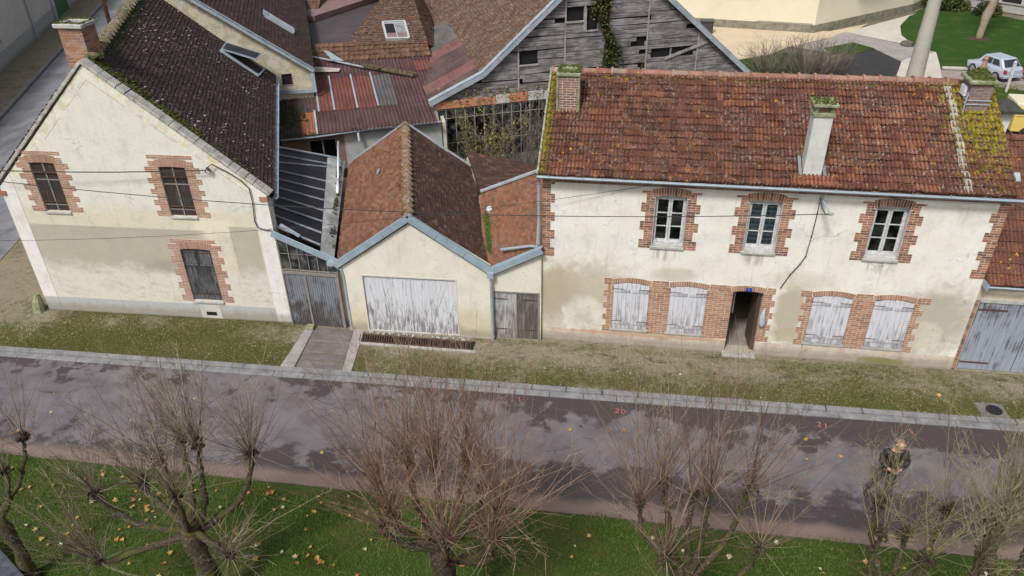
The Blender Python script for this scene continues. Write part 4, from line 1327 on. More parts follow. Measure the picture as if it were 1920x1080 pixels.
# ================================================================== CORNER HOUSE (left)
PH = -.4
LU = Vector((math.cos(PH), -math.sin(PH), 0)) * 1.0
LU = Vector((.92106, .38942, 0)); LV = Vector((-.38942, .92106, 0))
def L2(a, b, z=0.0):
    p = LU * a + LV * b
    return (p.x, p.y, z)
LF = FR((2.25, -.42), (10.46, -.14))
ch_house = thing('corner_house', (2.25, -.42, 0), 'tall cream gabled corner house with dark tiles and brown window shutters', 'house')
sL = lambda x: (x - 2.25)
LW = (Vector((10.46, -.14, 0)) - Vector((2.25, -.42, 0))).length
LWIN = [(3.47, 4.25), (7.42, 8.22)]
LDOOR = (7.38, 8.34)
apexS = sL(6.06)
outline = [(0, -.1), (LW, -.1), (LW, 4.42), (apexS, 8.03), (0, 4.36)]
holes = [arch_hole(sL(a), sL(b), 3.62, 5.2, .03) for a, b in LWIN] + [arch_hole(sL(LDOOR[0]), sL(LDOOR[1]), .66, 2.54, .05)]
def left_patches():
    L = []
    CREAM = (.64, .59, .465); BEI = (.40, .365, .29); ROUGH = (.63, .605, .53); TOP = (.66, .645, .58); GREY = (.42, .44, .43); WHT = (.72, .71, .68)
    def top(t, s, z, n): return t.step(t.ma('ADD', z, t.ma('MULTIPLY', n, .6)), 3.95, 4.35), TOP
    def cream(t, s, z, n): return t.ma('SUBTRACT', 1.0, t.step(t.ma('ADD', z, t.ma('MULTIPLY', n, .6)), 3.95, 4.3)), CREAM
    def pale(t, s, z, n): return blob(t, s, z, 6.3, 3.25, .9, .4, n, .6, 1.0, .6), (.72, .66, .52)
    def bei(t, s, z, n):
        nn = t.noise(t.uv(), 1.9, 6, .7)
        left = t.ma('MULTIPLY', t.ma('MULTIPLY', band(t, z, 1.3, 3.17, .03), band(t, s, .2, 6.0, .22, n, .6)), t.ma('ADD', .72, t.ma('MULTIPLY', nn, .45)), clamp=True) if False else t.ma('MINIMUM', 1.0, t.ma('MULTIPLY', t.ma('MULTIPLY', band(t, z, 1.3, 3.17, .03), band(t, s, .2, 6.0, .22, n, .6)), t.ma('ADD', .62, t.ma('MULTIPLY', nn, .55))))
        a = t.step(t.ma('SUBTRACT', z, t.ma('MULTIPLY', t.ma('SUBTRACT', s, 4.9), .0)), 1.2, 1.25)
        right = t.ma('MULTIPLY', t.ma('MULTIPLY', band(t, z, 1.4, 3.35, .03), band(t, s, 6.85, 7.72, .03)), t.ma('ADD', .5, t.ma('MULTIPLY', nn, .6)))
        return t.ma('MAXIMUM', left, right), BEI
    def bei2(t, s, z, n): return t.ma('MULTIPLY', band(t, z, .7, 1.65, .08, n, .4), band(t, s, 6.7, 7.72, .02)), (.50, .42, .26)
    def rough(t, s, z, n):
        nn = t.noise(t.mp(t.uv(), (1, 1.3, 1)), 2.6, 8, .72, .15)
        return band(t, z, .3, 1.75, .34, nn, 1.3), ROUGH
    def rough2(t, s, z, n):
        nn = t.noise(t.mp(t.uv(), (.8, 1.5, 1)), 4.2, 8, .72, .1); n0 = t.noise(t.uv(), .9, 3)
        return t.ma('MULTIPLY', band(t, z, .55, 2.1, .35, nn, .9), t.ma('MULTIPLY', t.ma('MULTIPLY', t.step(nn, .46, .68), t.step(n0, .38, .6)), .75)), (.42, .345, .215)
    def stain(t, s, z, n): return t.ma('MULTIPLY', blob(t, s, z, 4.6, 1.85, 1.0, .28, n, .3, 1.2, 1.0), .6), (.28, .27, .24)
    def plinth(t, s, z, n): return t.ma('SUBTRACT', 1.0, t.step(z, .52, .535)), GREY
    def base(t, s, z, n):
        br = t.n('TexBrick', {'offset': .5}, {'Vector': t.uv(), 'Color1': (.50, .46, .36, 1), 'Color2': (.54, .50, .41, 1), 'Mortar': (.36, .33, .27, 1), 'Scale': 1.0, 'Mortar Size': .005, 'Brick Width': .8, 'Row Height': .3})
        return t.ma('MULTIPLY', t.ma('SUBTRACT', 1.0, t.step(z, .29, .31)), t.step(s, .55, .6)), t.mix(.5, br.outputs[0], GREY)
    def strips(t, s, z, n):
        a = t.ma('MULTIPLY', t.ma('ADD', t.ma('SUBTRACT', 1.0, t.step(s, .46, .48)), t.step(s, 7.74, 7.76)), t.ma('MAXIMUM', t.step(z, .5, .55), t.step(s, 7.7, 7.8)))
        flk = t.step(t.noise(t.mp(t.uv(), (6, 1.2, 1)), 1.3, 5, .8), .60, .64)
        return t.ma('MINIMUM', a, 1.0), t.mix(t.ma('MULTIPLY', flk, .7), WHT, (.46, .47, .47))
    def joint(t, s, z, n): return t.ma('MULTIPLY', band(t, s, .47, .485, .004), .8), (.2, .18, .14)
    def verge(t, s, z, n):
        k = (8.03 - 4.42) / (LW - apexS); k2 = (8.03 - 4.36) / apexS
        lineR = t.ma('SUBTRACT', 8.03, t.ma('MULTIPLY', t.ma('SUBTRACT', s, apexS), k)); lineL = t.ma('SUBTRACT', 8.03, t.ma('MULTIPLY', t.ma('SUBTRACT', apexS, s), k2))
        d = t.ma('SUBTRACT', t.ma('MINIMUM', lineR, lineL), z)
        m_ = t.ma('SUBTRACT', 1.0, t.step(d, .36, .39))
        br = t.step(t.noise(t.uv(), 4, 6, .8, .5), .50, .56)
        return m_, t.mix(br, (.70, .68, .60), (.62, .55, .38))
    def vjoint(t, s, z, n):
        k = (8.03 - 4.42) / (LW - apexS); k2 = (8.03 - 4.36) / apexS
        lineR = t.ma('SUBTRACT', 8.03, t.ma('MULTIPLY', t.ma('SUBTRACT', s, apexS), k)); lineL = t.ma('SUBTRACT', 8.03, t.ma('MULTIPLY', t.ma('SUBTRACT', apexS, s), k2))
        d = t.ma('SUBTRACT', t.ma('MINIMUM', lineR, lineL), z)
        return t.ma('MULTIPLY', band(t, d, .37, .39, .006), t.ma('MULTIPLY', t.step(t.noise(t.uv(), 1.7, 3), .45, .5), .7)), (.2, .17, .12)
    def tow(t, s, z, n): return t.ma('MULTIPLY', t.ma('SUBTRACT', 1.0, t.step(t.ma('ADD', z, t.ma('MULTIPLY', n, .12)), .05, .15)), .5), (.20, .19, .12)
    return [cream, top, pale, bei, bei2, rough, rough2, stain, verge, vjoint, plinth, base, strips, joint, tow]
RENDER_LEFT = mat_render('corner_render', (.65, .62, .53), (.60, .575, .49), left_patches(), .8)
mb = MB(); wall(mb, LF, outline, holes, .3)
mb.build('front_wall', RENDER_LEFT, ch_house)
# side and rear walls (local skew frame)
mb = MB()
def vwall(mb, a, b, z0, z1, th_=.25):
    f = FR(a, b); L = (Vector((*b, 0)) - Vector((*a, 0))).length
    wall(mb, f, [(0, z0), (L, z0), (L, z1), (0, z1)], [], th_)
pR0 = (10.33, .16); pR1 = L2(9.62, 7.75)[:2]; pL0 = (2.27, -.1); pL1 = L2(1.85, 7.75)[:2]
vwall(mb, pR0, pR1, -.1, 4.42); vwall(mb, pL1, pL0, -.1, 4.36)
f = FR(pR1, pL1); Lb = (Vector((*pL1, 0)) - Vector((*pR1, 0))).length
wall(mb, f, [(0, -.1), (Lb, -.1), (Lb, 4.36), (Lb / 2, 7.95), (0, 4.42)], [], .25)
mb.build('side_wall', RENDER_SIDE, ch_house)
mb = MB(); mb.prism([(2.7, .1, .2), (10.0, .1, .2), (*pR1, .2), (*pL1, .2)], (0, 0, .06)); mb.prism([(2.9, .2, 2.95), (9.9, .2, 2.95), (*pR1, 2.95), (*pL1, 2.95)], (0, 0, .1))
mb.build('floor', INTERIOR, ch_house)
# brick surrounds
for a, b in LWIN: surround(LF, ch_house, (BRICK_PALE, MORTAR), sL(a), sL(b), 3.62, 5.2, .03, .42, .27, 3, zb=3.62, h=.23, bh=.058, flat=True)
surround(LF, ch_house, (BRICK_PALE, MORTAR), sL(LDOOR[0]), sL(LDOOR[1]), .66, 2.54, .03, .36, .22, 4, zb=.64, h=.2, bh=.058, flat=True)
OLDWOOD = mat_planks('old_brown_boards', (.035, .024, .021), (.085, .07, .065), .56, (.03, .022, .02), sx=18)
OLDBLUE = mat_planks('old_slate_boards', (.035, .035, .042), (.15, .15, .16), .55, (.025, .02, .022), sx=16, low=.12, height=1.4)
GREYWOOD = mat_planks('grey_strip', (.22, .20, .18), (.30, .28, .26), .5, (.1, .09, .08))
for (a, b) in LWIN:
    mb = MB(); s0, s1 = sL(a), sL(b); bw = (s1 - s0) / 6
    for i in range(6):
        x0, x1 = s0 + bw * i + .002, s0 + bw * (i + 1) - .003
        mb.hexa([LF(x0, 3.66, .06), LF(x1, 3.66, .06), LF(x1, 3.66, .09), LF(x0, 3.66, .09), LF(x0, arch_z(x0, s0, s1, 5.19, .03), .06), LF(x1, arch_z(x1, s0, s1, 5.19, .03), .06), LF(x1, arch_z(x1, s0, s1, 5.19, .03), .09), LF(x0, arch_z(x0, s0, s1, 5.19, .03), .09)], random.random())
    sh = mb.build('shutter', OLDWOOD, ch_house)
    mb = MB(); c = (s0 + s1) / 2; mb.box(LF, c - .02, c + .02, 3.66, 5.17, .035, .058)
    mb.box(LF, s0 + .02, s1 - .02, 4.62, 4.655, .04, .059); mb.box(LF, s0 + .02, s1 - .02, 3.82, 3.85, .04, .059); mb.build('cover_strip', GREYWOOD, sh)
    mb = MB()
    for zz in (4.86, 3.93): mb.box(LF, s0 - .05, s1 + .05, zz, zz + .025, .0, .03)
    mb.build('iron_bar', IRON, sh)
    mb = MB(); mb.box(LF, s0 - .02, s1 + .02, 3.555, 3.618, -.05, .1); bevel(mb.build('sill', STONE, ch_house), .01)
s0, s1 = sL(LDOOR[0]), sL(LDOOR[1])
mid = (s0 + s1) / 2
for k, (a, b) in enumerate(((s0, mid - .004), (mid + .004, s1))):
    mb = MB(); bw = (b - a) / 3
    for i in range(3):
        x0, x1 = a + bw * i + .002, a + bw * (i + 1) - .002
        mb.box(LF, x0, x1, .70, 2.50, .05, .085)
    sh = mb.build('shutter', OLDBLUE, ch_house)
    mb = MB(); mb.box(LF, a + .06, b - .06, 2.0, 2.42, .034, .049); mb.box(LF, a + .03, b - .03, 1.93, 1.985, .02, .049); mb.build('louvre_panel', OLDBLUE, sh)
    mb = MB()
    for zz in (.92, 2.38): mb.box(LF, a - .02, b + .02, zz, zz + .022, .015, .03)
    mb.build('iron_bar', IRON, sh)
mb = MB(); mb.box(LF, s0 - .03, s1 + .03, .585, .655, -.05, .1); bevel(mb.build('sill', STONE, ch_house), .01)
# cellar vent
mb = MB(); mb.box(LF, mid - .34, mid + .34, .02, .5, -.012, .02); mb.build('vent_stone', CONC_LT, ch_house)
mb = MB(); mb.box(LF, mid - .17, mid + .17, .13, .26, -.018, .0); mb.build('cellar_vent', BLACK, ch_house)
# mossy guard stone at the corner
mb = MB(); mb.tube([(2.0, -.55, -.05), (2.03, -.52, .35), (2.08, -.47, .62)], [.2, .15, .07], 8, r=.3)
tag(mb.build('guard_stone', STONE_MOSS), 'rough mossy guard stone at the foot of the house corner', 'guard stone')

# roof
DARKT = mat_tile('roof_tiles_dark', [(.026, .015, .014), (.038, .021, .019), (.052, .028, .025), (.020, .012, .012), (.075, .045, .040)], moss=(.09, .10, .012),
                 mossmask=lambda t: t.ma('ADD', t.ma('MULTIPLY', t.ma('SUBTRACT', 1.0, t.step(t.xyz(t.uv('nuv'))[0], .0, .09)), .33), t.ma('MULTIPLY', t.step(t.xyz(t.uv('nuv'))[1], .80, .99), .46)), spots=.585, dark=(.016, .010, .010), weather=.5)
ev = Vector((-.38942, .92106, 0)) * 12.0
F0 = Vector((10.62, .02, 4.34)); RG0 = Vector((6.06, .03, 8.08)); E0 = Vector((2.08, -.22, 4.24))
backR = Vector(L2(9.8, 7.72)) ; backG = Vector(L2(5.62, 7.72)); backL = Vector(L2(1.6, 7.72))
bR = Vector((backR.x, backR.y, 4.34)); bG = Vector((backG.x, backG.y, 8.08)); bL = Vector((backL.x, backL.y, 4.24))
mb = slope(F0, bR, bG, RG0, .17, .125, .020, 0, 0, .008, 3, wave=.03)
rf = mb.build('roof_slope', DARKT, ch_house)
mb = slope(bL, E0, RG0, bG, .34, .25, .02, 0, 0, .006, 2)
mb.build('roof_slope', DARKT, ch_house)
# pale moss clumps, ridge
mb = MB()
ridge_tiles(mb, (6.06, .2, 8.06), (bG.x, bG.y, 8.06), .15, .4)
mb.build('ridge_tiles', mat_tile('ridge_mossy', [(.26, .20, .13), (.32, .27, .19), (.22, .15, .09)], moss=(.17, .17, .03), mossmask=lambda t: t.ma('ADD', .36, 0), spots=.5), ch_house)
mb = MB()
def on(F, B, T, u, v): # point on slope
    return Vector(F).lerp(Vector(B), u) * (1 - v) + (Vector(RG0).lerp(bG, u)) * v
nR = (bR - F0).cross(RG0 - F0).normalized()
if nR.z < 0: nR = -nR
for k in range(620):
    u = random.random(); v = random.random() ** .7
    if math.sin(u * 9 + v * 4) + random.random() * 1.4 < .55: continue
    p = on(F0, bR, 0, u, v) + nR * .022; s_ = random.uniform(.01, .05)
    mb.ball(p, s_, s_ * random.uniform(.6, 1.2), .010, 6, 3, jit=.35, rot=random.random() * 3)
mb.build('lichen', mat_plain('lichen_pale', (.30, .26, .25), (.46, .42, .38), 12, 1.0, .5), rf)
mb = MB()
for k in range(900):
    if k % 3: u = abs(random.gauss(0, .022)) + .012; v = .15 + .85 * random.random() ** .6
    else: u = random.random(); v = 1 - abs(random.gauss(0, .035))
    if v > .99: v = .985
    p = on(F0, bR, 0, u, v) + nR * .02; s_ = random.uniform(.02, .05)
    mb.ball(p, s_ * 1.3, s_, s_ * .55, 6, 3, jit=.35, rot=random.random() * 3)
mb.build('moss', MOSS, rf)
# stone coping along both verges
mb = MB()
def coping(a, b, w0=.30, n_=22, up_=.05):
    a, b = Vector(a), Vector(b)
    for k in range(n_):
        p, q = a.lerp(b, k / n_), a.lerp(b, (k + .97) / n_)
        mb.beam(p + Vector((0, 0, up_ + random.uniform(-.012, .012))), q + Vector((0, 0, up_ + random.uniform(-.012, .012))), w0, .09)
coping((10.58, -.06, 4.40), (6.06, -.20, 8.09)); coping((2.06, -.33, 4.30), (6.06, -.20, 8.09))
bevel(mb.build('verge_coping', mat_plain('coping_stone', (.24, .23, .21), (.50, .49, .45), 4, .95, .6), ch_house), .012)
mb = MB()
mb.box(LF, LW - .22, LW + .03, 4.22, 4.36, -.03, .05); mb.box(LF, -.06, .14, 4.1, 4.24, -.03, .05)
mb.build('kneeler', BRICK_ORANGE, ch_house)
# broken dark tile edge on the left verge
mb = MB()
for k in range(60):
    v = random.random() * .8; p = Vector((2.0, -.38, 4.28)).lerp(Vector((6.0, -.25, 8.07)), v)
    mb.beam(p + Vector((-.1, .05, .08)), p + Vector((.08, .0, .10)), .05, .03)
mb.build('verge_tiles', DARKT, ch_house)
# chimney on the left flank of the ridge
mb, mo, cs = brick_stack(5.30, 5.98, .22, .82, 6.9, 8.86, bh=.078)
chm = mb.build('chimney', BRICK_ORANGE, ch_house); mo.build('mortar', MORTAR_DK, chm)
mb = MB()
mb.aabb(5.22, 6.06, .14, .34, 8.86, 8.97); mb.aabb(5.22, 6.06, .70, .90, 8.86, 8.97); mb.aabb(5.22, 5.38, .34, .70, 8.861, 8.969); mb.aabb(5.90, 6.06, .34, .70, 8.861, 8.969)
bevel(mb.build('cap', STONE, chm), .015)
mb = MB(); cap_moss(mb, 5.64, .26, 8.98, .4, .05, 60, .035); cap_moss(mb, 5.64, .80, 8.98, .4, .07, 60, .035); cap_moss(mb, 5.3, .5, 8.98, .05, .3, 30, .035); cap_moss(mb, 5.98, .5, 8.98, .05, .3, 30, .035)
cap_moss(mb, 6.12, .35, 8.12, .12, .25, 60, .045)
mb.build('moss', MOSS, chm)
mb = MB(); mb.aabb(5.4, 5.88, .36, .68, 8.3, 8.87); mb.build('flue', BLACK, chm)
# open roof light near the eave at the back
p0, p1, p2, p3 = [on(F0, bR, 0, u, v) + nR * .06 for u, v in ((.84, .14), (.95, .10), (.95, .40), (.84, .42))]
mb = MB()
for a, b in ((p0, p1), (p1, p2), (p2, p3), (p3, p0)): mb.beam(a, b, .06, .10, upv=nR)
sk = mb.build('roof_light', ZINC_LT, ch_house)
mb = MB(); mb.prism([p + nR * .02 for p in (p0, p1, p2, p3)], nR * .01); mb.build('opening', BLACK, sk)
q0, q1 = p3 + nR * .06, p2 + nR * .06; q2 = q1 + (p1 - p2) * .75 + nR * .42; q3 = q0 + (p0 - p3) * .75 + nR * .42
mb = MB()
for a, b in ((q0, q1), (q1, q2), (q2, q3), (q3, q0)): mb.beam(a, b, .05, .05, upv=nR)
mb.build('sash', ZINC_LT, sk)
mb = MB(); mb.prism([q0, q1, q2, q3], nR * .008); mb.build('pane', mat_plain('dark_pane', (.015, .018, .025), (.04, .045, .055), 2, .5, .0, 0, .2), sk)
# eave trim, gutter downpipe and wall cable
gutter(ch_house, (10.68, -.02, 4.30), (bR.x + .08, bR.y, 4.30), PIPE)
mb = MB(); P_ = [(8.98, -.26, 5.22), (9.0, -.3, 5.05), (8.88, -.34, 5.14), (8.98, -.36, 5.28), (9.12, -.3, 5.36), (9.5, -.22, 5.1), (9.82, -.22, 4.88), (10.02, -.2, 4.62), (10.03, -.2, 4.2), (9.97, -.2, 3.6), (10.02, -.2, 3.38), (10.2, -.19, 3.32), (10.55, -.17, 3.28)]
mb.tube(P_, .016, 6); mb.build('wall_cable', CABLE, ch_house)
mb = MB(); mb.beam((8.9, -.2, 5.2), (9.0, -.36, 5.2), .05, .05); mb.build('cable_bracket', IRON, ch_house)

# ================================================================== GATE AND GLAZED PASSAGE
ps = thing('glazed_passage', (11.3, -.2, 0), 'passage with glass lean-to roof and corrugated gate beside the corner house', 'passage')
GFR = FR((10.50, -.2), (12.28, -.22))
CORR = mat_planks('corrugated_gate', (.20, .22, .25), (.10, .09, .09), .60, (.06, .05, .05), sx=5, sz=1.5, low=.22, height=1.9)
def corrugated(mb, fr, s0, s1, z0, z1, d, pitch=.075, amp=.012, th_=.004, ztop=None):
    n_ = max(4, int((s1 - s0) / pitch * 8)); 
    prev = None
    for k in range(n_ + 1):
        s_ = s0 + (s1 - s0) * k / n_
        o_ = amp * math.cos(2 * math.pi * (s_ - s0) / pitch)
        zt = z1 if ztop is None else ztop(s_)
        cur = (s_, o_, zt)
        if prev:
            r_ = .5
            mb.face([fr(prev[0], z0, d + prev[1]), fr(cur[0], z0, d + cur[1]), fr(cur[0], cur[2], d + cur[1]), fr(prev[0], prev[2], d + prev[1])], [(prev[0], z0), (cur[0], z0), (cur[0], cur[2]), (prev[0], prev[2])], r_)
            mb.face([fr(prev[0], prev[2], d + prev[1] + th_), fr(cur[0], cur[2], d + cur[1] + th_), fr(cur[0], z0, d + cur[1] + th_), fr(prev[0], z0, d + prev[1] + th_)], [(prev[0], prev[2]), (cur[0], cur[2]), (cur[0], z0), (prev[0], z0)], r_)
        prev = cur
for a, b in ((.04, .68), (.74, 1.68)):
    mb = MB(); corrugated(mb, GFR, a, b, .03, 1.84, .0)
    g_ = mb.build('gate_leaf', CORR, ps)
    mb = MB(); mb.box(GFR, a, b, .3, .36, .03, .06); mb.box(GFR, a, b, 1.5, 1.56, .03, .06); mb.build('rail', GREYWOOD, g_)
mb = MB(); mb.box(GFR, .68, .74, 0, 1.86, -.03, .03); mb.box(GFR, .0, .04, 0, 1.86, -.03, .06); mb.box(GFR, 1.69, 1.77, 0, 1.86, -.03, .06); mb.box(GFR, 0, 1.77, 1.87, 1.95, -.03, .06)
mb.build('gate_post', GREYWOOD, ps)
# glazed gable above the gate
top = lambda s_: 3.16 - (s_) * .425
mb = MB()
for k in range(7):
    s_ = .02 + k * .29
    mb.beam(GFR(s_, 1.95, .02), GFR(s_, top(s_), .02), .022, .03, upv=(0, 1, 0))
mb.beam(GFR(0, 2.0, .02), GFR(1.77, 2.0, .02), .03, .03); mb.beam(GFR(0, 2.55, .02), GFR(1.4, 2.55, .02), .012, .012)
mb.build('glazing_bar', GREYWOOD, ps)
mb = MB(); mb.prism([GFR(.0, 1.95, .035), GFR(1.77, 1.95, .035), GFR(1.77, top(1.77), .035), GFR(0, top(0), .035)], (0, .005, 0)); mb.build('pane', GLASS_DIRTY, ps)
mb = MB(); mb.beam(GFR(-.08, 3.24, -.04), GFR(1.80, 2.42, -.04), .03, .22); bevel(mb.build('bargeboard', ZINC, ps), .008)
# glass roof
Rl0, Rr0 = Vector((10.45, -.1, 3.30)), Vector((12.16, -.12, 2.48)); Rl1, Rr1 = Vector((8.12, 5.6, 3.42)), Vector((9.95, 6.95, 2.48))
mb = MB()
for k in range(10):
    u = (k + .3) / 9.3
    a, b = Rl0.lerp(Rl1, u), Rr0.lerp(Rr1, min(1, u + (.02 if k != 7 else .10)))
    b = a.lerp(b, .78)
    mb.beam(a + Vector((0, 0, .03)), b + Vector((0, 0, .03)), .035, .04)
gb = mb.build('glazing_bar', mat_plain('bar_grey', (.22, .25, .28), (.42, .46, .50), 5, .5, .1), ps)
mb = MB()
for k in range(9):
    u0, u1 = (k + .3) / 9.3, (k + 1.3) / 9.3 - .004
    a, b, c, d_ = Rl0.lerp(Rl1, u0), Rr0.lerp(Rr1, u0), Rr0.lerp(Rr1, u1), Rl0.lerp(Rl1, u1)
    b = a.lerp(b, .78); c = d_.lerp(c, .78)
    mb.prism([a, b, c, d_], (0, 0, .006))
DARKPANE = mat_plain('sooty_glass', (.010, .010, .014), (.032, .028, .032), 1.6, .5, .05, 0, .25)
mb.build('roof_pane', DARKPANE, ps)
mb = MB(); mb.beam(Rl1 + Vector((0, 0, .05)), Rr1 + Vector((0, 0, .05)), .1, .03); mb.beam(Rl0 + Vector((.12, .22, .05)), Rl0.lerp(Rr0, .4) + Vector((0, .18, .05)), .12, .03)
mb.build('ridge_flashing', ZINC_LT, ps)
mb = MB(); mb.beam(Rl0 + Vector((-.05, 0, .06)), Rl1 + Vector((-.05, 0, .06)), .12, .04); mb.build('wall_flashing', PIPE, ps)
# weathered gutter board between passage roof and garage roof
mb = MB()
a, b, c, d_ = Rr0.lerp(Rl0, .215), Rr0 + Vector((.02, 0, -.06)), Rr1 + Vector((.15, 0, -.06)), Rr1.lerp(Rl1, .215)
mb.prism([a, b, c, d_], (0, 0, .02))
mb.build('valley_gutter', mat_plain('valley_lead', (.16, .17, .16), (.50, .52, .50), 2.2, .7, .4), ps)
mb = MB()
for k in range(160):
    u = random.choice((.2, .45, .5, .75, .85)) + random.gauss(0, .05)
    p = Rr0.lerp(Rr1, max(0, min(1, u))) + Vector((-random.uniform(0, .3), 0, .06)); mb.ball(p, random.uniform(.02, .07), random.uniform(.03, .07), .03, 6, 4, jit=.4)
mb.build('valley_moss', mat_plain('moss_dark', (.02, .028, .01), (.07, .09, .02), 14, 1, .8), ps)
mb = MB(); mb.tube([(9.55, 7.9, 2.8), (10.55, 4.95, 2.62)], .035, 10); mb.tube([(10.55, 4.95, 2.62), (10.85, 4.0, 2.55)], .05, 10)
tag(mb.build('fallen_pipe', PVC, smooth=True), 'white plastic pipe lying in the valley beside the garage roof', 'pipe')
mb = MB(); mb.tube([(12.18, -.32, 2.36), (12.42, -.3, 2.2), (12.46, -.28, 1.95), (12.47, -.27, .0)], .04, 10); mb.box(FR((12.05, -.4), ang=0), 0, .2, 2.34, 2.46, 0, .18)
tag(mb.build('downpipe', PIPE), 'grey downpipe on the left corner of the garage front', 'pipe')

# ================================================================== GARAGE
ga = thing('garage', (14.5, -.25, 0), 'cream gabled garage with brown tiles and a peeling white plank door', 'garage')
AF = FR((12.42, -.28), (16.84, -.16))
aL = 4.42
GH = [(.58, .02), (3.43, .02), (3.43, 2.05), (.58, 2.05)]
def gar_patches():
    return [lambda t, s, z, n: (t.ma('MULTIPLY', t.ma('SUBTRACT', 1.0, t.step(t.ma('ADD', z, t.ma('MULTIPLY', n, 1.2)), 1.0, 1.9)), .7), (.52, .44, .28)),
            lambda t, s, z, n: (t.ma('MULTIPLY', blob(t, s, z, 3.9, .5, .45, .7, n, .5, 1.1, 1.0), .6), (.56, .50, .38)),
            lambda t, s, z, n: (t.ma('MULTIPLY', t.ma('SUBTRACT', 1.0, t.step(t.ma('ADD', z, t.ma('MULTIPLY', n, .3)), .1, .3)), .7), (.26, .22, .17))]
RENDER_GAR = mat_render('garage_render', (.65, .62, .52), (.70, .675, .585), gar_patches(), .4)
mb = MB(); wall(mb, AF, [(0, -.1), (aL, -.1), (aL, 2.46), (aL / 2, 3.92), (0, 2.44)], [GH], .25); mb.build('front_wall', RENDER_GAR, ga)
gv = Vector((-.272, .962, 0)) * 7.55
G0l, G0r, G0a = Vector((12.30, -.30, 2.32)), Vector((16.92, -.18, 2.36)), Vector((14.60, -.24, 3.96))
mb = MB()
for p, q in (((12.42, -.02), (12.42 + gv.x, gv.y)), ((16.6 + gv.x, gv.y), (16.6, .05))):
    if p[1] > q[1]: vwall(mb, q, p, -.1, 2.3, .2)
    else: vwall(mb, p, q, -.1, 2.3, .2)
f = FR((16.7 + gv.x, -.2 + gv.y), (12.5 + gv.x, -.3 + gv.y)); wall(mb, f, [(0, -.1), (4.2, -.1), (4.2, 2.3), (2.1, 3.8), (0, 2.3)], [], .2)
mb.build('side_wall', RENDER_SIDE, ga)
RUST = mat_tile('roof_tiles_rust', [(.17, .070, .036), (.22, .098, .052), (.13, .050, .028), (.27, .135, .08), (.19, .11, .07)], moss=(.12, .10, .03), mossmask=lambda t: t.ma('MULTIPLY', t.step(t.xyz(t.uv('nuv'))[1], .9, .99), .3), spots=.64, dark=(.12, .06, .045), weather=.5)
BROWN = mat_tile('roof_tiles_brown', [(.055, .027, .021), (.080, .037, .026), (.11, .052, .035), (.042, .022, .018), (.15, .085, .06)], moss=(.10, .10, .02), mossmask=lambda t: t.ma('MULTIPLY', t.step(t.xyz(t.uv('nuv'))[1], .9, .99), .4), spots=.63, dark=(.028, .015, .013), weather=.5)
mb = slope(G0l + gv, G0l, G0a, G0a + gv, .2, .11, .024, 0, 0, .006, 3, wave=.02); gl_ = mb.build('roof_slope', RUST, ga)
mb = slope(G0r, G0r + gv, G0a + gv, G0a, .2, .11, .024, 0, 0, .006, 3, wave=.02); gr_ = mb.build('roof_slope', BROWN, ga)
mb = MB(); ridge_tiles(mb, G0a + Vector((0, 0, -.01)), G0a + gv + Vector((0, 0, -.01)), .13, .36); mb.build('ridge_tiles', mat_tile('ridge_rust', [(.32, .20, .13), (.26, .15, .09), (.36, .27, .19)], moss=(.14, .13, .03), mossmask=lambda t: t.ma('ADD', .3, 0), spots=.5), ga)
mb = MB()
for k in range(220):
    u = random.random(); off = random.gauss(0, .14)
    p = G0a + gv * u + Vector((off, 0, -abs(off) * .68 + .06)); s_ = random.uniform(.015, .04); mb.ball(p, s_, s_, s_ * .5, 6, 3, jit=.3)
mb.build('ridge_moss', MOSS, ga)
nr = (G0l - (G0l + gv)).cross(G0a - (G0l + gv)).normalized(); nr = nr if nr.z > 0 else -nr
mb = MB(); p = G0l.lerp(G0a, .55) + gv * .62 + nr * .05; mb.beam(p, p + (G0a - G0l).normalized() * .12 + nr * .05, .2, .06, upv=nr); mb.build('roof_vent', PIPE, gl_)
# barge boards: three lapped lengths each side
mb = MB()
for a, b in ((G0l + Vector((-.02, -.08, .03)), G0a + Vector((0, -.08, .06))), (G0r + Vector((.02, -.08, .03)), G0a + Vector((0, -.08, .06)))):
    for k in range(3):
        p, q = a.lerp(b, k / 3), a.lerp(b, (k + 1) / 3 - .004)
        mb.beam(p + Vector((0, -.004 * (k % 2), 0)), q + Vector((0, -.004 * (k % 2), 0)), .03, .20)
        mb.beam(p + Vector((0, .06, .10)), q + Vector((0, .06, .10)), .16, .012)
bevel(mb.build('bargeboard', ZINC, ga), .006)
mb = MB()
for a, b in ((G0l + gv, G0a + gv), (G0r + gv, G0a + gv)): mb.beam(a + Vector((0, 0, .06)), b + Vector((0, 0, .06)), .06, .05)
mb.build('rear_flashing', ZINC_LT, ga)
GARD = mat_planks('garage_door_paint', (.60, .62, .66), (.26, .25, .25), .60, (.12, .10, .10), sx=20, sz=1.6, low=.14, height=1.5)
mb = MB(); nb = 24; bw = 2.78 / nb
for k in range(nb):
    a = .615 + bw * k
    mb.box(AF, a + .001, a + bw - .002, .04 + random.uniform(-.004, .004), 2.0, .05 + random.uniform(-.002, .002), .08)
gd = mb.build('door', GARD, ga)
mb = MB(); mb.box(AF, .575, .612, .02, 2.05, -.01, .09); mb.box(AF, 3.398, 3.435, .02, 2.05, -.01, .09); mb.box(AF, .612, 3.398, 2.005, 2.05, -.01, .09); mb.box(AF, .612, 3.398, .0, .035, -.01, .09)
mb.build('door_frame', mat_plain('frame_paint', (.50, .48, .42), (.66, .63, .56), 9, .8, .3), ga)
mb = MB(); mb.box(AF, 2.0, 2.03, .04, 2.0, .03, .052); mb.build('meeting_strip', GARD, gd)
mb = MB(); mb.box(AF, -.02, aL, -.1, .05, -.05, -.003); mb.build('foot_course', MORTAR_DK, ga)
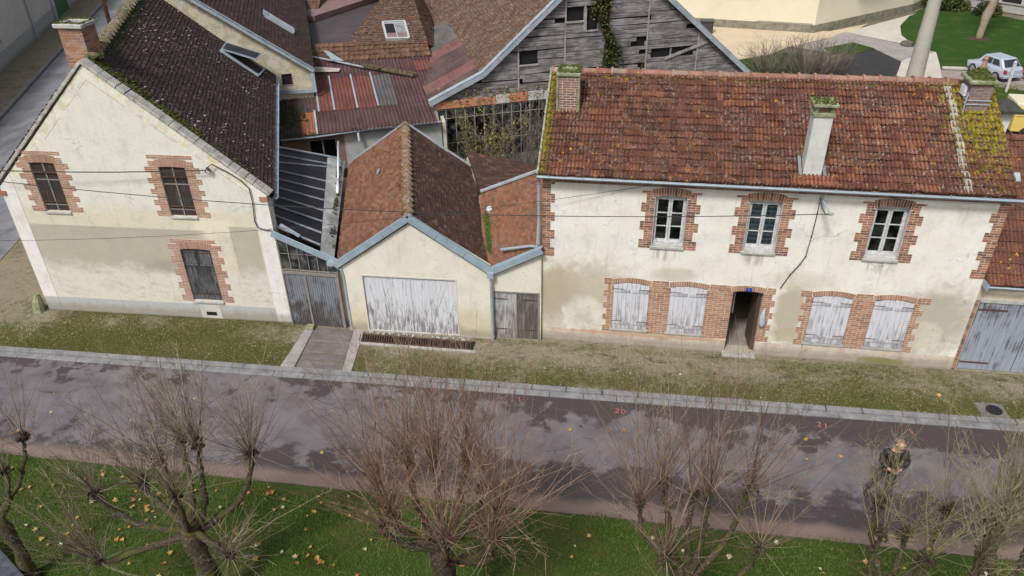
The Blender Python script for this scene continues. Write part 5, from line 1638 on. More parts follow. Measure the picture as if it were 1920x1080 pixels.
mb = MB(); mb.box(FR((16.80, -.36), ang=0), 0, .18, 2.24, 2.42, 0, .18); mb.tube([(16.89, -.27, 2.3), (16.89, -.25, .0)], .042, 10)
for zz in (1.2, .12): mb.tube([(16.89, -.25, zz), (16.89, -.25, zz + .04)], .052, 10)
tag(mb.build('downpipe', PIPE), 'grey downpipe between the garage and the small shed', 'pipe')

# ================================================================== SMALL SHED between garage and house
sh_ = thing('small_shed', (17.6, -.12, 0), 'narrow cream shed with rusty tiles and two weathered plank doors', 'shed')
HF = FR((16.86, -.14), (18.33, -.1))
DH = [(.07, .02), (1.42, .02), (1.42, 1.71), (.07, 1.71)]
mb = MB(); wall(mb, HF, [(0, -.1), (1.47, -.1), (1.47, 3.1), (0, 2.36)], [DH], .2); mb.build('front_wall', RENDER_GAR, sh_)
GW = mat_planks('shed_door_paint', (.42, .43, .45), (.26, .24, .23), .52, (.09, .07, .06), sx=16, low=.05)
GW2 = mat_planks('shed_door_bare', (.20, .18, .17), (.12, .10, .09), .46, (.05, .04, .035), sx=16)
for k, (a, b, mt) in enumerate(((.08, .735, GW), (.76, 1.36, GW2))):
    mb = MB(); bw = (b - a) / 5
    for i in range(5): mb.box(HF, a + bw * i + .001, a + bw * (i + 1) - .003, .04, 1.66, .02 + random.uniform(-.002, .002), .05)
    d_ = mb.build('door', mt, sh_)
    mb = MB(); e = a if k == 0 else b - .4
    for zz in (.35, 1.42): mb.box(HF, e, e + .4, zz, zz + .025, .006, .018)
    mb.build('hinge', IRON, d_)
mb = MB(); mb.box(HF, .735, .757, .04, 1.68, .0, .05); mb.box(HF, .07, 1.42, 1.665, 1.71, -.02, .06); mb.box(HF, 1.365, 1.42, .02, 1.665, -.02, .06); mb.build('door_frame', GREYWOOD, sh_)
mb = MB(); mb.aabb(16.95, 18.25, .6, .7, 0, 2.3); mb.build('back_panel', BLACK, sh_)
S0, S1 = Vector((16.92, -.2, 2.36)), Vector((18.33, -.16, 3.13)); S2, S3 = Vector((17.82, 4.6, 3.42)), Vector((15.72, 4.25, 2.62))
S0b = Vector((16.75, -.2, 2.30))
mb = slope(S3, S0b, S1, S2, .2, .11, .024, 0, 0, .006, 3)
mb.build('roof_slope', mat_tile('roof_tiles_orange', [(.22, .085, .048), (.27, .125, .072), (.16, .062, .036), (.26, .15, .10), (.30, .105, .05)], moss=(.08, .10, .02), mossmask=lambda t: t.ma('MULTIPLY', t.step(t.xyz(t.uv('nuv'))[1], .9, .99), .2), spots=.60, dark=(.13, .08, .05), weather=.55), sh_)
mb = MB(); mb.beam((16.86, -.27, 2.40), (18.36, -.24, 3.20), .03, .20); mb.beam((16.86, -.18, 2.50), (18.36, -.16, 3.30), .16, .012); bevel(mb.build('bargeboard', ZINC, sh_), .006)
mb = MB(); mb.beam((15.75, 4.35, 2.72), (17.82, 4.68, 3.50), .12, .06); mb.build('rear_flashing', ZINC_LT, sh_)
mb = MB(); vwall(mb, (18.25, .2), (17.8, 4.6), 0, 3.2, .1); vwall(mb, (17.8, 4.62), (15.7, 4.3), 0, 2.55, .1); mb.build('side_wall', RENDER_SIDE, sh_)
mb = MB()
for k in range(150):
    u = random.choice((.25, .32, .36, .5, .56, .6)) + random.gauss(0, .05); p = S0b.lerp(S3, max(0.03, min(.98, u))) + Vector((.12 + abs(random.gauss(0, .08)), 0, .1)); mb.ball(p, random.uniform(.03, .08), random.uniform(.03, .08), .04, 6, 4, jit=.4)
mb.build('valley_moss', mat_plain('moss_green', (.03, .06, .01), (.09, .14, .02), 14, 1, .8), sh_)
# a second dark slope behind
b2 = thing('back_shed', (16.2, 6.3, 0), 'low shed with dark brown tiles behind the garage and small shed', 'shed')
mb = slope((14.4, 8.6, 2.35), (15.75, 4.45, 2.55), (18.2, 5.3, 2.75), (17.4, 7.2, 2.5), .22, .2, .02, 0, 0, .006, 3); mb.build('roof_slope', BROWN, b2)
mb = MB(); vwall(mb, (15.75, 4.6), (18.1, 5.3), 0, 2.4, .1); vwall(mb, (17.3, 7.1), (14.5, 8.4), 0, 2.2, .1); mb.build('wall', RENDER_SIDE, b2)
# football in the valley
mb = MB()
bc = Vector((16.28, 3.05, 2.72))
import itertools
mb.ball(bc, .11, seg=16, rings=10, r=.2)
o = mb.build('football', mat_plain('ball_white', (.6, .6, .58), (.75, .75, .73), 6, .5, .05), smooth=True)
tag(o, 'black and white football lying in the mossy roof valley', 'ball')
mb = MB()
gr = (1 + 5 ** .5) / 2
for s1_ in (-1, 1):
    for s2_ in (-1, 1):
        for v_ in ((0, s1_, s2_ * gr), (s1_, s2_ * gr, 0), (s2_ * gr, 0, s1_)):
            n_ = Vector(v_).normalized(); x_ = n_.cross(Vector((.3, .5, .8))).normalized(); y_ = n_.cross(x_)
            mb.face([bc + (n_ * .93 + (x_ * math.cos(2 * math.pi * k / 5) + y_ * math.sin(2 * math.pi * k / 5)) * .36).normalized() * .1125 for k in range(5)])
mb.build('black_patch', BLACK, o)

# ================================================================== RIGHT-HAND NEIGHBOUR
nb_ = thing('barn_house', (31, 0, 0), 'lower house at the right edge with red tiles and grey plank barn door', 'house')
NF = FR((29.96, .03), ang=0)
def nb_patch():
    return [lambda t, s, z, n: (t.ma('MULTIPLY', t.step(n, .4, .65), .6), (.40, .35, .26))]
mb = MB(); wall(mb, NF, [(0, -.1), (12, -.1), (12, 3.0), (0, 3.0)], [[(.12, .05), (3.0, .05), (3.0, 2.3), (.12, 2.3)]], .3); mb.build('front_wall', mat_render('neighbour_render', (.50, .44, .33), (.60, .54, .43), nb_patch()), nb_)
mb, mo = MB(), MB(); brick_rows(mb, mo, NF, .0, 2.36, lambda z, j: [(-.12 if (j // 3) % 2 else -.10, .10)]); mb.build('brick_jamb', BRICK_RED, nb_); mo.build('mortar', MORTAR_DK, nb_)
mb = MB(); mb.box(NF, .11, 3.1, 2.31, 2.40, -.05, .05); mb.build('lintel', STONE, nb_)
BARND = mat_planks('barn_door_blue', (.30, .33, .39), (.10, .09, .09), .53, (.05, .045, .05), sx=20, sz=.9, low=-.05)
for k, (a, b) in enumerate(((.13, 1.52), (1.54, 2.98))):
    mb = MB(); n_ = 9; bw = (b - a) / n_
    for i in range(n_): mb.box(NF, a + bw * i + .001, a + bw * (i + 1) - .003, .08, 2.28, -.02 + random.uniform(-.003, .003), .02)
    d_ = mb.build('barn_door', BARND, nb_)
    mb = MB(); e = a if k == 0 else b - .75
    for zz in (.3, 2.05): mb.box(NF, e, e + .75, zz, zz + .05, -.034, -.022)
    mb.build('hinge', IRON, d_)
mb = slope((29.97, -.22, 2.98), (41, -.22, 2.98), (41, 3.05, 5.78), (29.97, 3.05, 5.78), .2, .3, .03, 2, .03, .008, 8)
ORM = mat_tile('roof_tiles_moss_red', [(.22, .062, .034), (.14, .042, .028), (.28, .095, .05), (.08, .03, .024)], moss=(.17, .16, .02), mossmask=lambda t: t.ma('ADD', .14, 0), lich=(.45, .26, .03), dark=(.03, .016, .014), weather=.7, crust=1)
mb.build('roof_front', ORM, nb_)
mb = slope((41, 6.3, 2.98), (29.97, 6.3, 2.98), (29.97, 3.05, 5.78), (41, 3.05, 5.78), .4, .5, .03, 0, 0, .008, 2); mb.build('roof_rear', ORM, nb_)
mb = MB(); vwall(mb, (41, .3), (41, 6.2), 0, 3); vwall(mb, (41, 6.3), (30, 6.3), 0, 3); mb.build('side_wall', RENDER_SIDE, nb_)
mb = MB(); ridge_tiles(mb, (29.97, 3.05, 5.76), (41, 3.05, 5.76), .13, .42); mb.build('ridge_tiles', ORM, nb_)
mb = MB(); mb.aabb(29.95, 30.0, -.3, .05, 2.85, 3.02); mb.tube([(29.97, -.26, 2.93), (41, -.26, 2.9)], .03, 6); mb.build('gutter', PIPE, nb_)
mb = MB()
nN = Vector((0, -2.8, 3.27)).normalized()
mb.prism([(30.72, 2.0, 4.92), (30.98, 2.0, 4.92), (30.98, 2.2, 5.09), (30.72, 2.2, 5.09)], nN * .05); mb.build('glass_tile', ZINC_LT, nb_)
mb = MB()
x0, x1, y0, y1 = 30.55, 31.0, 3.6, 4.1
mb.hexa([(x0 + .02, y0, 5.0), (x1 - .12, y0, 5.0), (x1 - .12, y1, 5.0), (x0 + .02, y1, 5.0), (x0, y0, 6.3), (x1, y0, 6.3), (x1, y1, 6.3), (x0, y1, 6.3)])
wc = mb.build('chimney', mat_plain('white_render', (.62, .62, .62), (.74, .74, .74), 3, .8, .1), nb_)
mb = MB(); mb.aabb(30.35, 31.2, 3.4, 4.3, 6.3, 6.38); e = [(30.35, 3.4, 6.38), (31.2, 3.4, 6.38), (31.2, 4.3, 6.38), (30.35, 4.3, 6.38)]
for k in range(4): mb.face([e[k], e[(k + 1) % 4], (30.75, 3.85, 6.62)])
mb.build('slate_cap', mat_plain('slate_black', (.02, .022, .02), (.07, .075, .06), 9, .8, .6), wc)

# ================================================================== REAR HOUSE (gable with zinc verge, behind the corner house)
rh = thing('rear_house', L2(8.5, 7.9), 'dark tiled house with pale zinc verge and skylight behind the corner house', 'house')
BF = FR(L2(1.2, 7.82)[:2], L2(12, 7.82)[:2])       # s = a - 1.2
mb = MB(); wall(mb, BF, [(4.3, 0), (10.0, 0), (10.0, 4.5), (4.36, 8.75), (4.3, 8.7)], [[(8.82, 3.85), (9.22, 3.85), (9.22, 4.32), (8.82, 4.32)]], .25)
mb.build('gable_wall', mat_render('rear_render', (.56, .50, .36), (.62, .57, .45), [lambda t, s, z, n: (t.ma('MULTIPLY', t.step(n, .45, .6), .5), (.30, .27, .20))]), rh)
mb = MB(); vwall(mb, L2(11.2, 8.05)[:2], L2(11.2, 22)[:2], 0, 4.4, .2); vwall(mb, L2(5.5, 22)[:2], L2(5.5, 8.05)[:2], 0, 8.6, .2); mb.build('side_wall', RENDER_SIDE, rh)
mb = MB(); mb.box(BF, 8.8, 9.24, 3.83, 3.86, -.02, .1); mb.box(BF, 8.8, 8.83, 3.86, 4.34, -.01, .1); mb.box(BF, 9.21, 9.24, 3.86, 4.34, -.01, .1)
wf_ = mb.build('window', GREYWOOD, rh)
mb = MB(); mb.box(BF, 8.83, 9.21, 3.86, 4.32, .06, .07); mb.build('pane', DARKPANE, wf_)
va, vb = Vector(L2(11.35, 7.72, 4.42)), Vector(L2(5.56, 7.72, 8.78))
vc, vd = Vector(L2(11.35, 22, 4.42)), Vector(L2(5.56, 22, 8.78))
DARKR = mat_tile('roof_tiles_umber', [(.042, .023, .021), (.060, .032, .028), (.030, .018, .017), (.085, .05, .045)], moss=(.06, .07, .015), mossmask=lambda t: t.ma('ADD', .02, 0), spots=.64, dark=(.035, .022, .024), weather=.5)
mb = slope(va, vc, vd, vb, .42, .16, .022, 1, .035, .006, 6); rr_ = mb.build('roof_slope', DARKR, rh)
mb = MB()
for k in range(7):
    p, q = va.lerp(vb, k / 7), va.lerp(vb, (k + 1) / 7 - .002)
    o_ = -LV * .06 + Vector((0, 0, .06 + .003 * (k % 2)))
    mb.beam(p + o_, q + o_, .16, .05); mb.beam(p + o_ - LV * .07 - Vector((0, 0, .07)), q + o_ - LV * .07 - Vector((0, 0, .07)), .02, .16)
mb.build('verge_flashing', ZINC_LT, rh)
mb = MB(); mb.beam(L2(11.28, 7.66, 3.5), L2(11.28, 7.66, 4.42), .16, .05, upv=(0, 1, 0)); mb.beam(L2(9.5, 7.7, 3.62), L2(11.3, 7.7, 3.55), .06, .14); mb.build('wall_flashing', PIPE, rh)
nn_ = (vc - va).cross(vb - va).normalized(); nn_ = nn_ if nn_.z > 0 else -nn_
def onr(a_, b_, h=.06):   # point on the rear roof by local a,b
    z = 4.42 + (11.35 - a_) * (8.78 - 4.42) / (11.35 - 5.56)
    return Vector(L2(a_, b_, z)) + nn_ * h
mb = MB()
c_ = [onr(9.55, 11.75), onr(10.65, 11.75), onr(10.65, 12.55), onr(9.55, 12.55)]
for k in range(4): mb.beam(c_[k], c_[(k + 1) % 4], .09, .10, upv=nn_)
mb.beam(onr(9.55, 11.72, .1), onr(9.55, 12.6, .1), .22, .03, upv=nn_)
sk = mb.build('skylight', ZINC_LT, rh)
mb = MB(); mb.prism([p + nn_ * .01 for p in c_], nn_ * .01); mb.build('pane', mat_plain('bright_pane', (.28, .32, .36), (.5, .55, .6), 3, .2, 0), sk)

# ================================================================== YARD SHED with corrugated roof
ys_ = thing('corrugated_shed', L2(13, 5), 'long shed with rusty red corrugated roof and red translucent sheets in the yard', 'shed')
def mat_corr(name, a, b, dirt, dm=.5):
    t = NT(name); uv = t.uv('nuv'); ob = t.ob()
    n = t.noise(ob, 1.1, 5, .65); f = t.noise(ob, 24, 4, .75)
    c = t.mix(t.step(n, .35, .65), a, b)
    st = t.noise(t.mp(t.uv(), (9, .8, 1)), 1, 4, .7)
    c = t.mix(t.ma('MULTIPLY', t.step(st, .45, .7), dm), c, dirt)
    c = t.mix(t.ma('MULTIPLY', t.step(f, .5, .68), .45), c, tuple(x * .6 for x in dirt))
    sp = t.step(t.noise(ob, 38, 2, .5), .71, .73)
    c = t.mix(t.ma('MULTIPLY', sp, .7), c, (.4, .38, .36))
    return t.end(c, .75, t.bump(f, .3, .006), 0, .3)
CR = mat_corr('corrugated_red', (.080, .038, .038), (.115, .062, .060), (.026, .018, .018), .75)
CR2 = mat_corr('corrugated_bright_red', (.145, .050, .038), (.19, .072, .055), (.055, .028, .024), .65)
CRG = mat_corr('corrugated_grey', (.085, .080, .080), (.125, .115, .115), (.04, .038, .038), .6)
CRO = mat_corr('corrugated_orange_algae', (.34, .12, .06), (.30, .13, .07), (.06, .05, .035), .8)
CRD = mat_corr('corrugated_dark', (.060, .038, .036), (.10, .055, .05), (.03, .028, .02), .8)
def cz(b): return 2.78 + (b - 4.66) * .145
def corr_sheet(a0, a1, b0, b1, lift=0.0, pitch=.15, amp=.018):
    mb = MB(); n_ = int((a1 - a0) / pitch * 6)
    hs_ = []
    for k in range(n_ + 1):
        a = a0 + (a1 - a0) * k / n_
        hs_.append((a, amp * math.cos(2 * math.pi * a / pitch) + lift))
    L = b1 - b0
    for k in range(n_):
        (a, h), (c, g) = hs_[k], hs_[k + 1]
        r_ = .5
        mb.face([L2(a, b0, cz(b0) + h), L2(c, b0, cz(b0) + g), L2(c, b1, cz(b1) + g - .006), L2(a, b1, cz(b1) + h - .006)], [(a, b0), (c, b0), (c, b1), (a, b1)], r_)
        mb.face([L2(a, b0, cz(b0) + h - .012), L2(a, b0, cz(b0) + h), L2(c, b0, cz(b0) + g), L2(c, b0, cz(b0) + g - .012)][::-1], None, r_)
    return mb
def mesh_cols(a0, a1, b0, b1, mt, lift, name='roof_sheet'):
    return corr_sheet(a0, a1, b0, b1, lift).build(name, mt, ys_)
ROWS = [(4.62, 6.75, .0), (6.55, 9.55, .016), (9.3, 12.0, .032)]
mesh_cols(9.72, 10.55, 4.62, 6.75, CRD, .0); mesh_cols(10.56, 11.12, 4.66, 6.75, CRO, .004)
mesh_cols(11.14, 15.9, 4.62, 6.75, CR, .0)
mesh_cols(9.72, 11.30, 6.5, 9.6, CRD, .016)
mesh_cols(11.32, 11.92, 6.42, 9.6, CR2, .024); mesh_cols(11.96, 12.86, 6.42, 9.6, CR2, .024); mesh_cols(12.90, 13.72, 6.42, 9.6, CR2, .024)
mesh_cols(13.76, 14.60, 6.42, 9.6, CRG, .022); mesh_cols(14.62, 16.25, 6.5, 9.6, CR, .016)
mesh_cols(10.6, 15.75, 9.4, 12.1, CR, .034); mesh_cols(15.76, 16.55, 9.4, 10.6, CR2, .04); mesh_cols(15.76, 16.6, 10.5, 12.1, CR, .05)
mb = MB(); mb.prism([L2(9.72, 4.7, cz(4.7) - .06), L2(16.0, 4.7, cz(4.7) - .06), L2(16.6, 12.3, cz(12.3) - .06), L2(9.72, 12.3, cz(12.3) - .06)], (0, 0, -.06)); mb.build('roof_deck', GREYWOOD, ys_)
for a in (11.31, 11.94, 12.88, 13.74):
    mb = MB(); mb.beam(L2(a, 6.40, cz(6.4) + .055), L2(a, 9.6, cz(9.6) + .055), .07, .014); mb.build('sheet_joint', ZINC_LT, ys_)
mb = MB(); mb.beam(L2(11.13, 4.6, cz(4.6) + .03), L2(11.13, 6.6, cz(6.6) + .03), .07, .014); mb.build('sheet_joint', ZINC_LT, ys_)
YF = FR(L2(9.7, 4.95)[:2], L2(16.2, 4.95)[:2])      # s = a - 9.7
def yard_patch():
    return [lambda t, s, z, n: (t.ma('MULTIPLY', t.ma('SUBTRACT', 1.0, t.step(s, 2.42, 2.46)), 1.0), (.22, .125, .095)), lambda t, s, z, n: (t.ma('MULTIPLY', t.step(n, .5, .65), .4), (.20, .20, .18))]
mb = MB(); wall(mb, YF, [(0, -.1), (6.4, -.1), (6.4, 2.66), (0, 2.66)], [[(1.05, 1.35), (2.1, 1.35), (2.1, 2.4), (1.05, 2.4)]], .2); mb.build('wall', mat_render('yard_render', (.36, .38, .37), (.44, .46, .44), yard_patch()), ys_)
mb = MB()
for s_ in (1.03, 1.55, 2.08): mb.box(YF, s_, s_ + .05, 1.35, 2.42, -.01, .06)
for z_ in (1.33, 2.4): mb.box(YF, 1.08, 2.08, z_, z_ + .04, -.012, .058)
mb.box(YF, 1.08, 2.08, 1.22, 1.26, -.03, .0)
wn = mb.build('window', mat_plain('old_frame', (.2, .17, .13), (.30, .27, .22)), ys_)
mb = MB(); mb.box(YF, 1.0, 2.2, 1.3, 2.45, .6, .62); mb.box(YF, 1.2, 2.4, .7, 1.1, -.004, .01); mb.build('dark_opening', BLACK, wn)
mb = MB(); mb.tube([YF(0, 2.68, -.3), YF(1.2, 2.66, -.3), YF(3.4, 2.74, -.28), YF(6.3, 2.74, -.28)], .035, 8); mb.build('gutter', PIPE, ys_)
mb = MB(); mb.tube([YF(3.0, 2.66, -.26), YF(3.02, 2.3, -.24)], .05, 10); mb.build('outlet_pipe', PVC, ys_)
mb = MB(); vwall(mb, L2(16.3, 5.0)[:2], L2(16.6, 12.2)[:2], 0, 2.6, .15); mb.build('side_wall', RENDER_SIDE, ys_)
mb = MB()
for k in range(150):
    a, b = random.gauss(10.1, .35), random.gauss(6.6, .7); a = max(9.75, min(11.2, a)); s_ = random.uniform(.03, .09)
    mb.ball(L2(a, b, cz(b) + .03), s_, s_, s_ * .5, 6, 3, jit=.4)
for k in range(90):
    a, b = random.uniform(9.8, 15.5), random.gauss(4.72, .06); s_ = random.uniform(.01, .035)
    mb.ball(L2(a if k % 2 else 9.9 + random.random() * 1.4, b, cz(b) + .02), s_, s_, s_ * .8, 6, 3, jit=.4)
mb.build('moss', mat_plain('moss_olive', (.02, .03, .008), (.06, .07, .015), 14, 1, .8), ys_)
# mossy tile strip on top
STRIP = mat_tile('roof_tiles_strip', [(.14, .068, .036), (.19, .10, .055), (.10, .052, .03), (.23, .135, .08)], moss=(.12, .10, .03), mossmask=lambda t: t.ma('ADD', .20, 0), dark=(.09, .05, .035), spots=.6)
mb = slope(L2(10.75, 11.2, 3.72), L2(16.7, 10.75, 3.72), L2(16.75, 12.4, 4.1), L2(11.0, 13.0, 4.1), .24, .42, .05, 1, .04, .012, 6)
mb.build('tile_strip', STRIP, ys_)
# fallen zinc flashing and a mossy pole lying on the sheets
mb = MB()
p = [L2(11.3, 11.7, 3.9), L2(12.2, 10.9, 3.86), L2(13.55, 9.9, 3.72)]
mb.beam(p[0], p[1], .16, .02); mb.beam(p[1], p[2], .13, .02)
mb.prism([L2(11.9, 11.9, 4.05), L2(12.1, 11.9, 4.02), L2(12.7, 10.7, 3.85), L2(12.2, 10.75, 3.9)], (0, 0, .015))
tag(mb.build('fallen_flashing', ZINC_LT), 'bent pale zinc flashing lying across the corrugated roof', 'flashing')
mb = MB(); mb.tube([L2(13.5, 10.0, 3.75), L2(14.6, 9.35, 3.62), L2(15.6, 8.7, 3.5)], [.10, .09, .08], 8)
for k in range(70): 
    u = random.random(); q_ = Vector(L2(13.5, 10.0, 3.8)).lerp(Vector(L2(15.7, 8.7, 3.55)), u); mb.ball(q_ + Vector((random.gauss(0, .05), random.gauss(0, .05), .03)), .07, .06, .05, 6, 4, jit=.4)
tag(mb.build('fallen_pole', mat_plain('rotten_wood', (.05, .04, .02), (.17, .13, .08), 9, 1, .8)), 'rotten mossy pole lying on the red corrugated roof', 'pole')
mb = MB(); mb.prism([L2(11.4, 10.6, 3.72), L2(12.5, 10.1, 3.68), L2(12.4, 9.8, 3.64), L2(11.3, 10.0, 3.66)], (0, 0, .02))
mb.build('patch_panel', mat_plain('patch_pale', (.30, .24, .20), (.50, .46, .42), 5), ys_)

# ================================================================== TILED OUTBUILDING with a roof window
ob_ = thing('tiled_outbuilding', L2(15, 12.4), 'outbuilding with rough brown tiles and an open roof window above the tile strip', 'outbuilding')
T0, T1, T2, T3 = Vector(L2(12.9, 12.4, 4.05)), Vector(L2(16.75, 11.8, 4.05)), Vector(L2(16.75, 17.6, 5.95)), Vector(L2(16.2, 17.8, 5.95))
BRT = mat_tile('roof_tiles_rough', [(.115, .056, .032), (.155, .080, .048), (.085, .043, .026), (.21, .13, .088), (.13, .088, .062)], moss=(.10, .08, .03), mossmask=lambda t: t.ma('ADD', .05, 0), spots=.57, dark=(.09, .055, .04), weather=.6, bigscale=1.6)
mb = slope(T0, T1, T2, T3, .2, .15, .03, 0, 0, .016, 3, wave=.03); mb.build('roof_front', BRT, ob_)
mb = slope(T1, L2(18.0, 12.6, 3.0), L2(17.6, 18, 4.6), T2, .2, .2, .03, 0, 0, .012, 3); mb.build('roof_side', BRT, ob_)
nT = (T1 - T0).cross(T3 - T0).normalized(); nT = nT if nT.z > 0 else -nT
def onT(a, b, h=.0): return Vector(L2(a, b, 4.05 + (b - 12.1) * .334)) + nT * h
c_ = [onT(14.9, 12.4, .08), onT(15.95, 12.3, .08), onT(15.95, 13.7, .08), onT(14.9, 13.75, .08)]
mb = MB()
for k in range(4): mb.beam(c_[k], c_[(k + 1) % 4], .10, .14, upv=nT)
mb.beam(c_[0].lerp(c_[1], .5), c_[3].lerp(c_[2], .5), .04, .12, upv=nT); mb.beam(c_[3], c_[2], .22, .03, upv=nT)
rw = mb.build('roof_window', mat_plain('window_zinc', (.30, .33, .35), (.46, .48, .50), 5), ob_)
mb = MB(); mb.prism([p - nT * .02 for p in (c_[0].lerp(c_[3], .35), c_[0].lerp(c_[3], .35).lerp(c_[1].lerp(c_[2], .35), .5), c_[3].lerp(c_[2], .5), c_[3])], nT * .01); mb.build('opening', BLACK, rw)
mb = MB(); mb.prism([p - nT * .0 for p in (c_[0].lerp(c_[1], .5).lerp(c_[3].lerp(c_[2], .5), .35), c_[1].lerp(c_[2], .35), c_[2], c_[3].lerp(c_[2], .5))], nT * .01); mb.build('pane', mat_plain('grey_pane', (.14, .15, .15), (.3, .31, .31), 4, .3, 0), rw)
mb = MB(); mb.prism([p + nT * .01 for p in (c_[0], c_[1], c_[1].lerp(c_[2], .33), c_[0].lerp(c_[3], .33))], nT * .02); mb.build('apron', mat_plain('apron_pink', (.17, .11, .11), (.23, .16, .16), 5), rw)
mb = MB(); vwall(mb, L2(12.9, 12.5)[:2], L2(16.7, 12.3)[:2], 0, 3.95, .2); vwall(mb, L2(17.9, 12.7)[:2], L2(17.6, 18)[:2], 0, 3.0, .2); vwall(mb, L2(16.3, 17.8)[:2], L2(12.9, 12.6)[:2], 0, 3.9, .2); mb.build('wall', RENDER_SIDE, ob_)

# flat roofed workshop behind
fr_ = thing('flat_roof_workshop', L2(14, 20), 'workshop with a flat dark purple felt roof behind the rear house', 'workshop')
mb = MB(); mb.prism([L2(11.45, 12.6, 3.55), L2(16.2, 12.8, 3.55), L2(19.0, 34, 3.55), L2(10.9, 32, 3.55)], (0, 0, .12)); mb.build('flat_roof', mat_plain('felt_purple', (.052, .040, .042), (.090, .071, .075), .8, .6, .25), fr_)
mb = MB()
for a, b in ((L2(11.5, 12.8), L2(10.95, 31)), (L2(18.9, 33), L2(16.3, 13))): vwall(mb, a[:2], b[:2], 0, 3.5, .2)
mb.build('wall', RENDER_SIDE, fr_)
mb = MB(); mb.beam(L2(11.0, 19.9, 3.85), L2(15.4, 24.6, 3.85), 2.0, .3); mb.build('rear_lean_roof', mat_plain('pinkish_sheet', (.17, .10, .10), (.25, .16, .155), 1.5, .7, .2), fr_)
mb = slope(L2(9.5, 21.5, 3.9), L2(12.0, 20.6, 3.9), L2(13.2, 27, 5.6), L2(9.8, 28, 5.6), .3, .35, .03, 1, .03, .01, 6); mb.build('tiled_annex', STRIP, fr_)

# dark roofed building in the far middle
dk = thing('dark_roofed_house', L2(19, 26), 'house with dark mossy tile roof and pale eave wall beyond the yard', 'house')
mb = slope(L2(17.2, 17.4, 4.0), L2(21.3, 22.0, 4.0), L2(18.8, 30, 7.4), L2(13, 24, 7.4), .24, .3, .03, 1, .03, .012, 6); mb.build('roof_slope', mat_tile('roof_tiles_far', [(.11, .06, .05), (.16, .09, .07), (.08, .05, .045)], moss=(.08, .08, .02), mossmask=lambda t: t.ma('ADD', .18, 0), dark=(.06, .04, .04)), dk)
mb = MB(); vwall(mb, L2(17.3, 17.5)[:2], L2(21.3, 22.1)[:2], 0, 3.95, .2); mb.build('wall', mat_plain('green_stained_wall', (.12, .11, .06), (.30, .26, .17), 1.5, .95, .5), dk)
mb = MB(); mb.beam(L2(17.25, 17.4, 3.95), L2(21.35, 22.0, 3.95), .12, .06); mb.build('eave_board', mat_plain('eave_pale', (.40, .32, .24), (.55, .48, .38)), dk)

# ================================================================== WOODEN BARN
bn = thing('wooden_barn', L2(22, 6), 'old barn with grey weathered board gable and brown tiled roof', 'barn')
BB = 5.8
KF_ = FR(L2(0, BB)[:2], L2(30, BB)[:2])         # s = a
AP = (23.5, 8.75); KL = (18.05, 4.15); EL = (15.85, 3.2); ER = (30.4, 3.0)
BOARD = mat_planks('barn_boards', (.31, .295, .30), (.15, .135, .135), .48, (.045, .04, .04), sx=1.2, sz=22)
BOARD2 = mat_planks('barn_boards_pale', (.38, .36, .355), (.20, .185, .18), .52, (.08, .07, .07), sx=1.2, sz=22)
def gx(z):
    xl = KL[0] + (z - KL[1]) * (AP[0] - KL[0]) / (AP[1] - KL[1]) if z > KL[1] else EL[0] + (z - EL[1]) * (KL[0] - EL[0]) / (KL[1] - EL[1])
    xr = ER[0] + (z - ER[1]) * (AP[0] - ER[0]) / (AP[1] - ER[1])
    return xl, xr
openings = [(21.68, 22.42, 6.03, 6.5), (22.55, 23.0, 5.62, 6.5), (19.68, 20.45, 4.42, 4.92), (25.55, 26.4, 4.30, 4.52), (26.5, 27.5, 4.28, 4.50), (24.6, 25.2, 4.86, 5.0), (21.2, 21.7, 3.9, 4.15)]
posts = [15.9, 19.62, 21.64, 25.3, 27.7, 30.4]
mb = MB()
z = 3.30
while z < 8.7:
    h = random.uniform(.15, .22)
    xl, xr = gx(z); xl2, xr2 = gx(z + h)
    xl = (xl + xl2) / 2 - .02; xr = (xr + xr2) / 2 + .02
    cuts = [xl] + [p for p in posts if xl + .2 < p < xr - .2] + [xr]
    for a, b in zip(cuts[:-1], cuts[1:]):
        segs = [(a, b)]
        for (o0, o1, oz0, oz1) in openings:
            if z + h * .7 > oz0 and z + h * .3 < oz1:
                ns = []
                for p, q in segs:
                    if o1 <= p or o0 >= q: ns.append((p, q)); continue
                    if o0 > p: ns.append((p, o0))
                    if o1 < q: ns.append((o1, q))
                segs = ns
        for p, q in segs:
            if q - p < .08: continue
            if random.random() < .012: continue
            if random.random() < .12 and q - p > 1.2:
                if random.random() < .5: p += random.uniform(.1, .5)
                else: q -= random.uniform(.1, .5)
            t0, t1 = random.gauss(0, .012), random.gauss(0, .012)
            if random.random() < .12: t1 -= random.uniform(.03, .07)
            e0, e1 = random.uniform(0, .03), random.uniform(0, .03)
            g_ = random.choice((.004, .008, .012, .03)); dd = random.uniform(-.015, .01)
            zl0, zl1 = z + t0, z + h - g_ + t0; zr0, zr1 = z + t1, z + h - g_ + t1
            mb.hexa([KF_(p + e0, zl0, dd), KF_(q - e1, zr0, dd), KF_(q - e1, zr0, dd + .02), KF_(p + e0, zl0, dd + .02), KF_(p + e0, zl1, dd), KF_(q - e1, zr1, dd), KF_(q - e1, zr1, dd + .02), KF_(p + e0, zl1, dd + .02)], random.random())
    z += h
sd_b = mb.build('board_siding', BOARD, bn)
mb = MB()
for p in posts[1:-1]:
    xl, xr = 0, 0
    zt = min(KL[1] + (p - KL[0]) * (AP[1] - KL[1]) / (AP[0] - KL[0]) if p < AP[0] else ER[1] + (ER[0] - p) * (AP[1] - ER[1]) / (ER[0] - AP[0]), 8.6)
    mb.box(KF_, p - .03, p + .03, 3.3, zt - .1, -.035, -.012, random.random())
mb.box(KF_, 22.42, 22.55, 5.6, 6.52, -.03, .02)
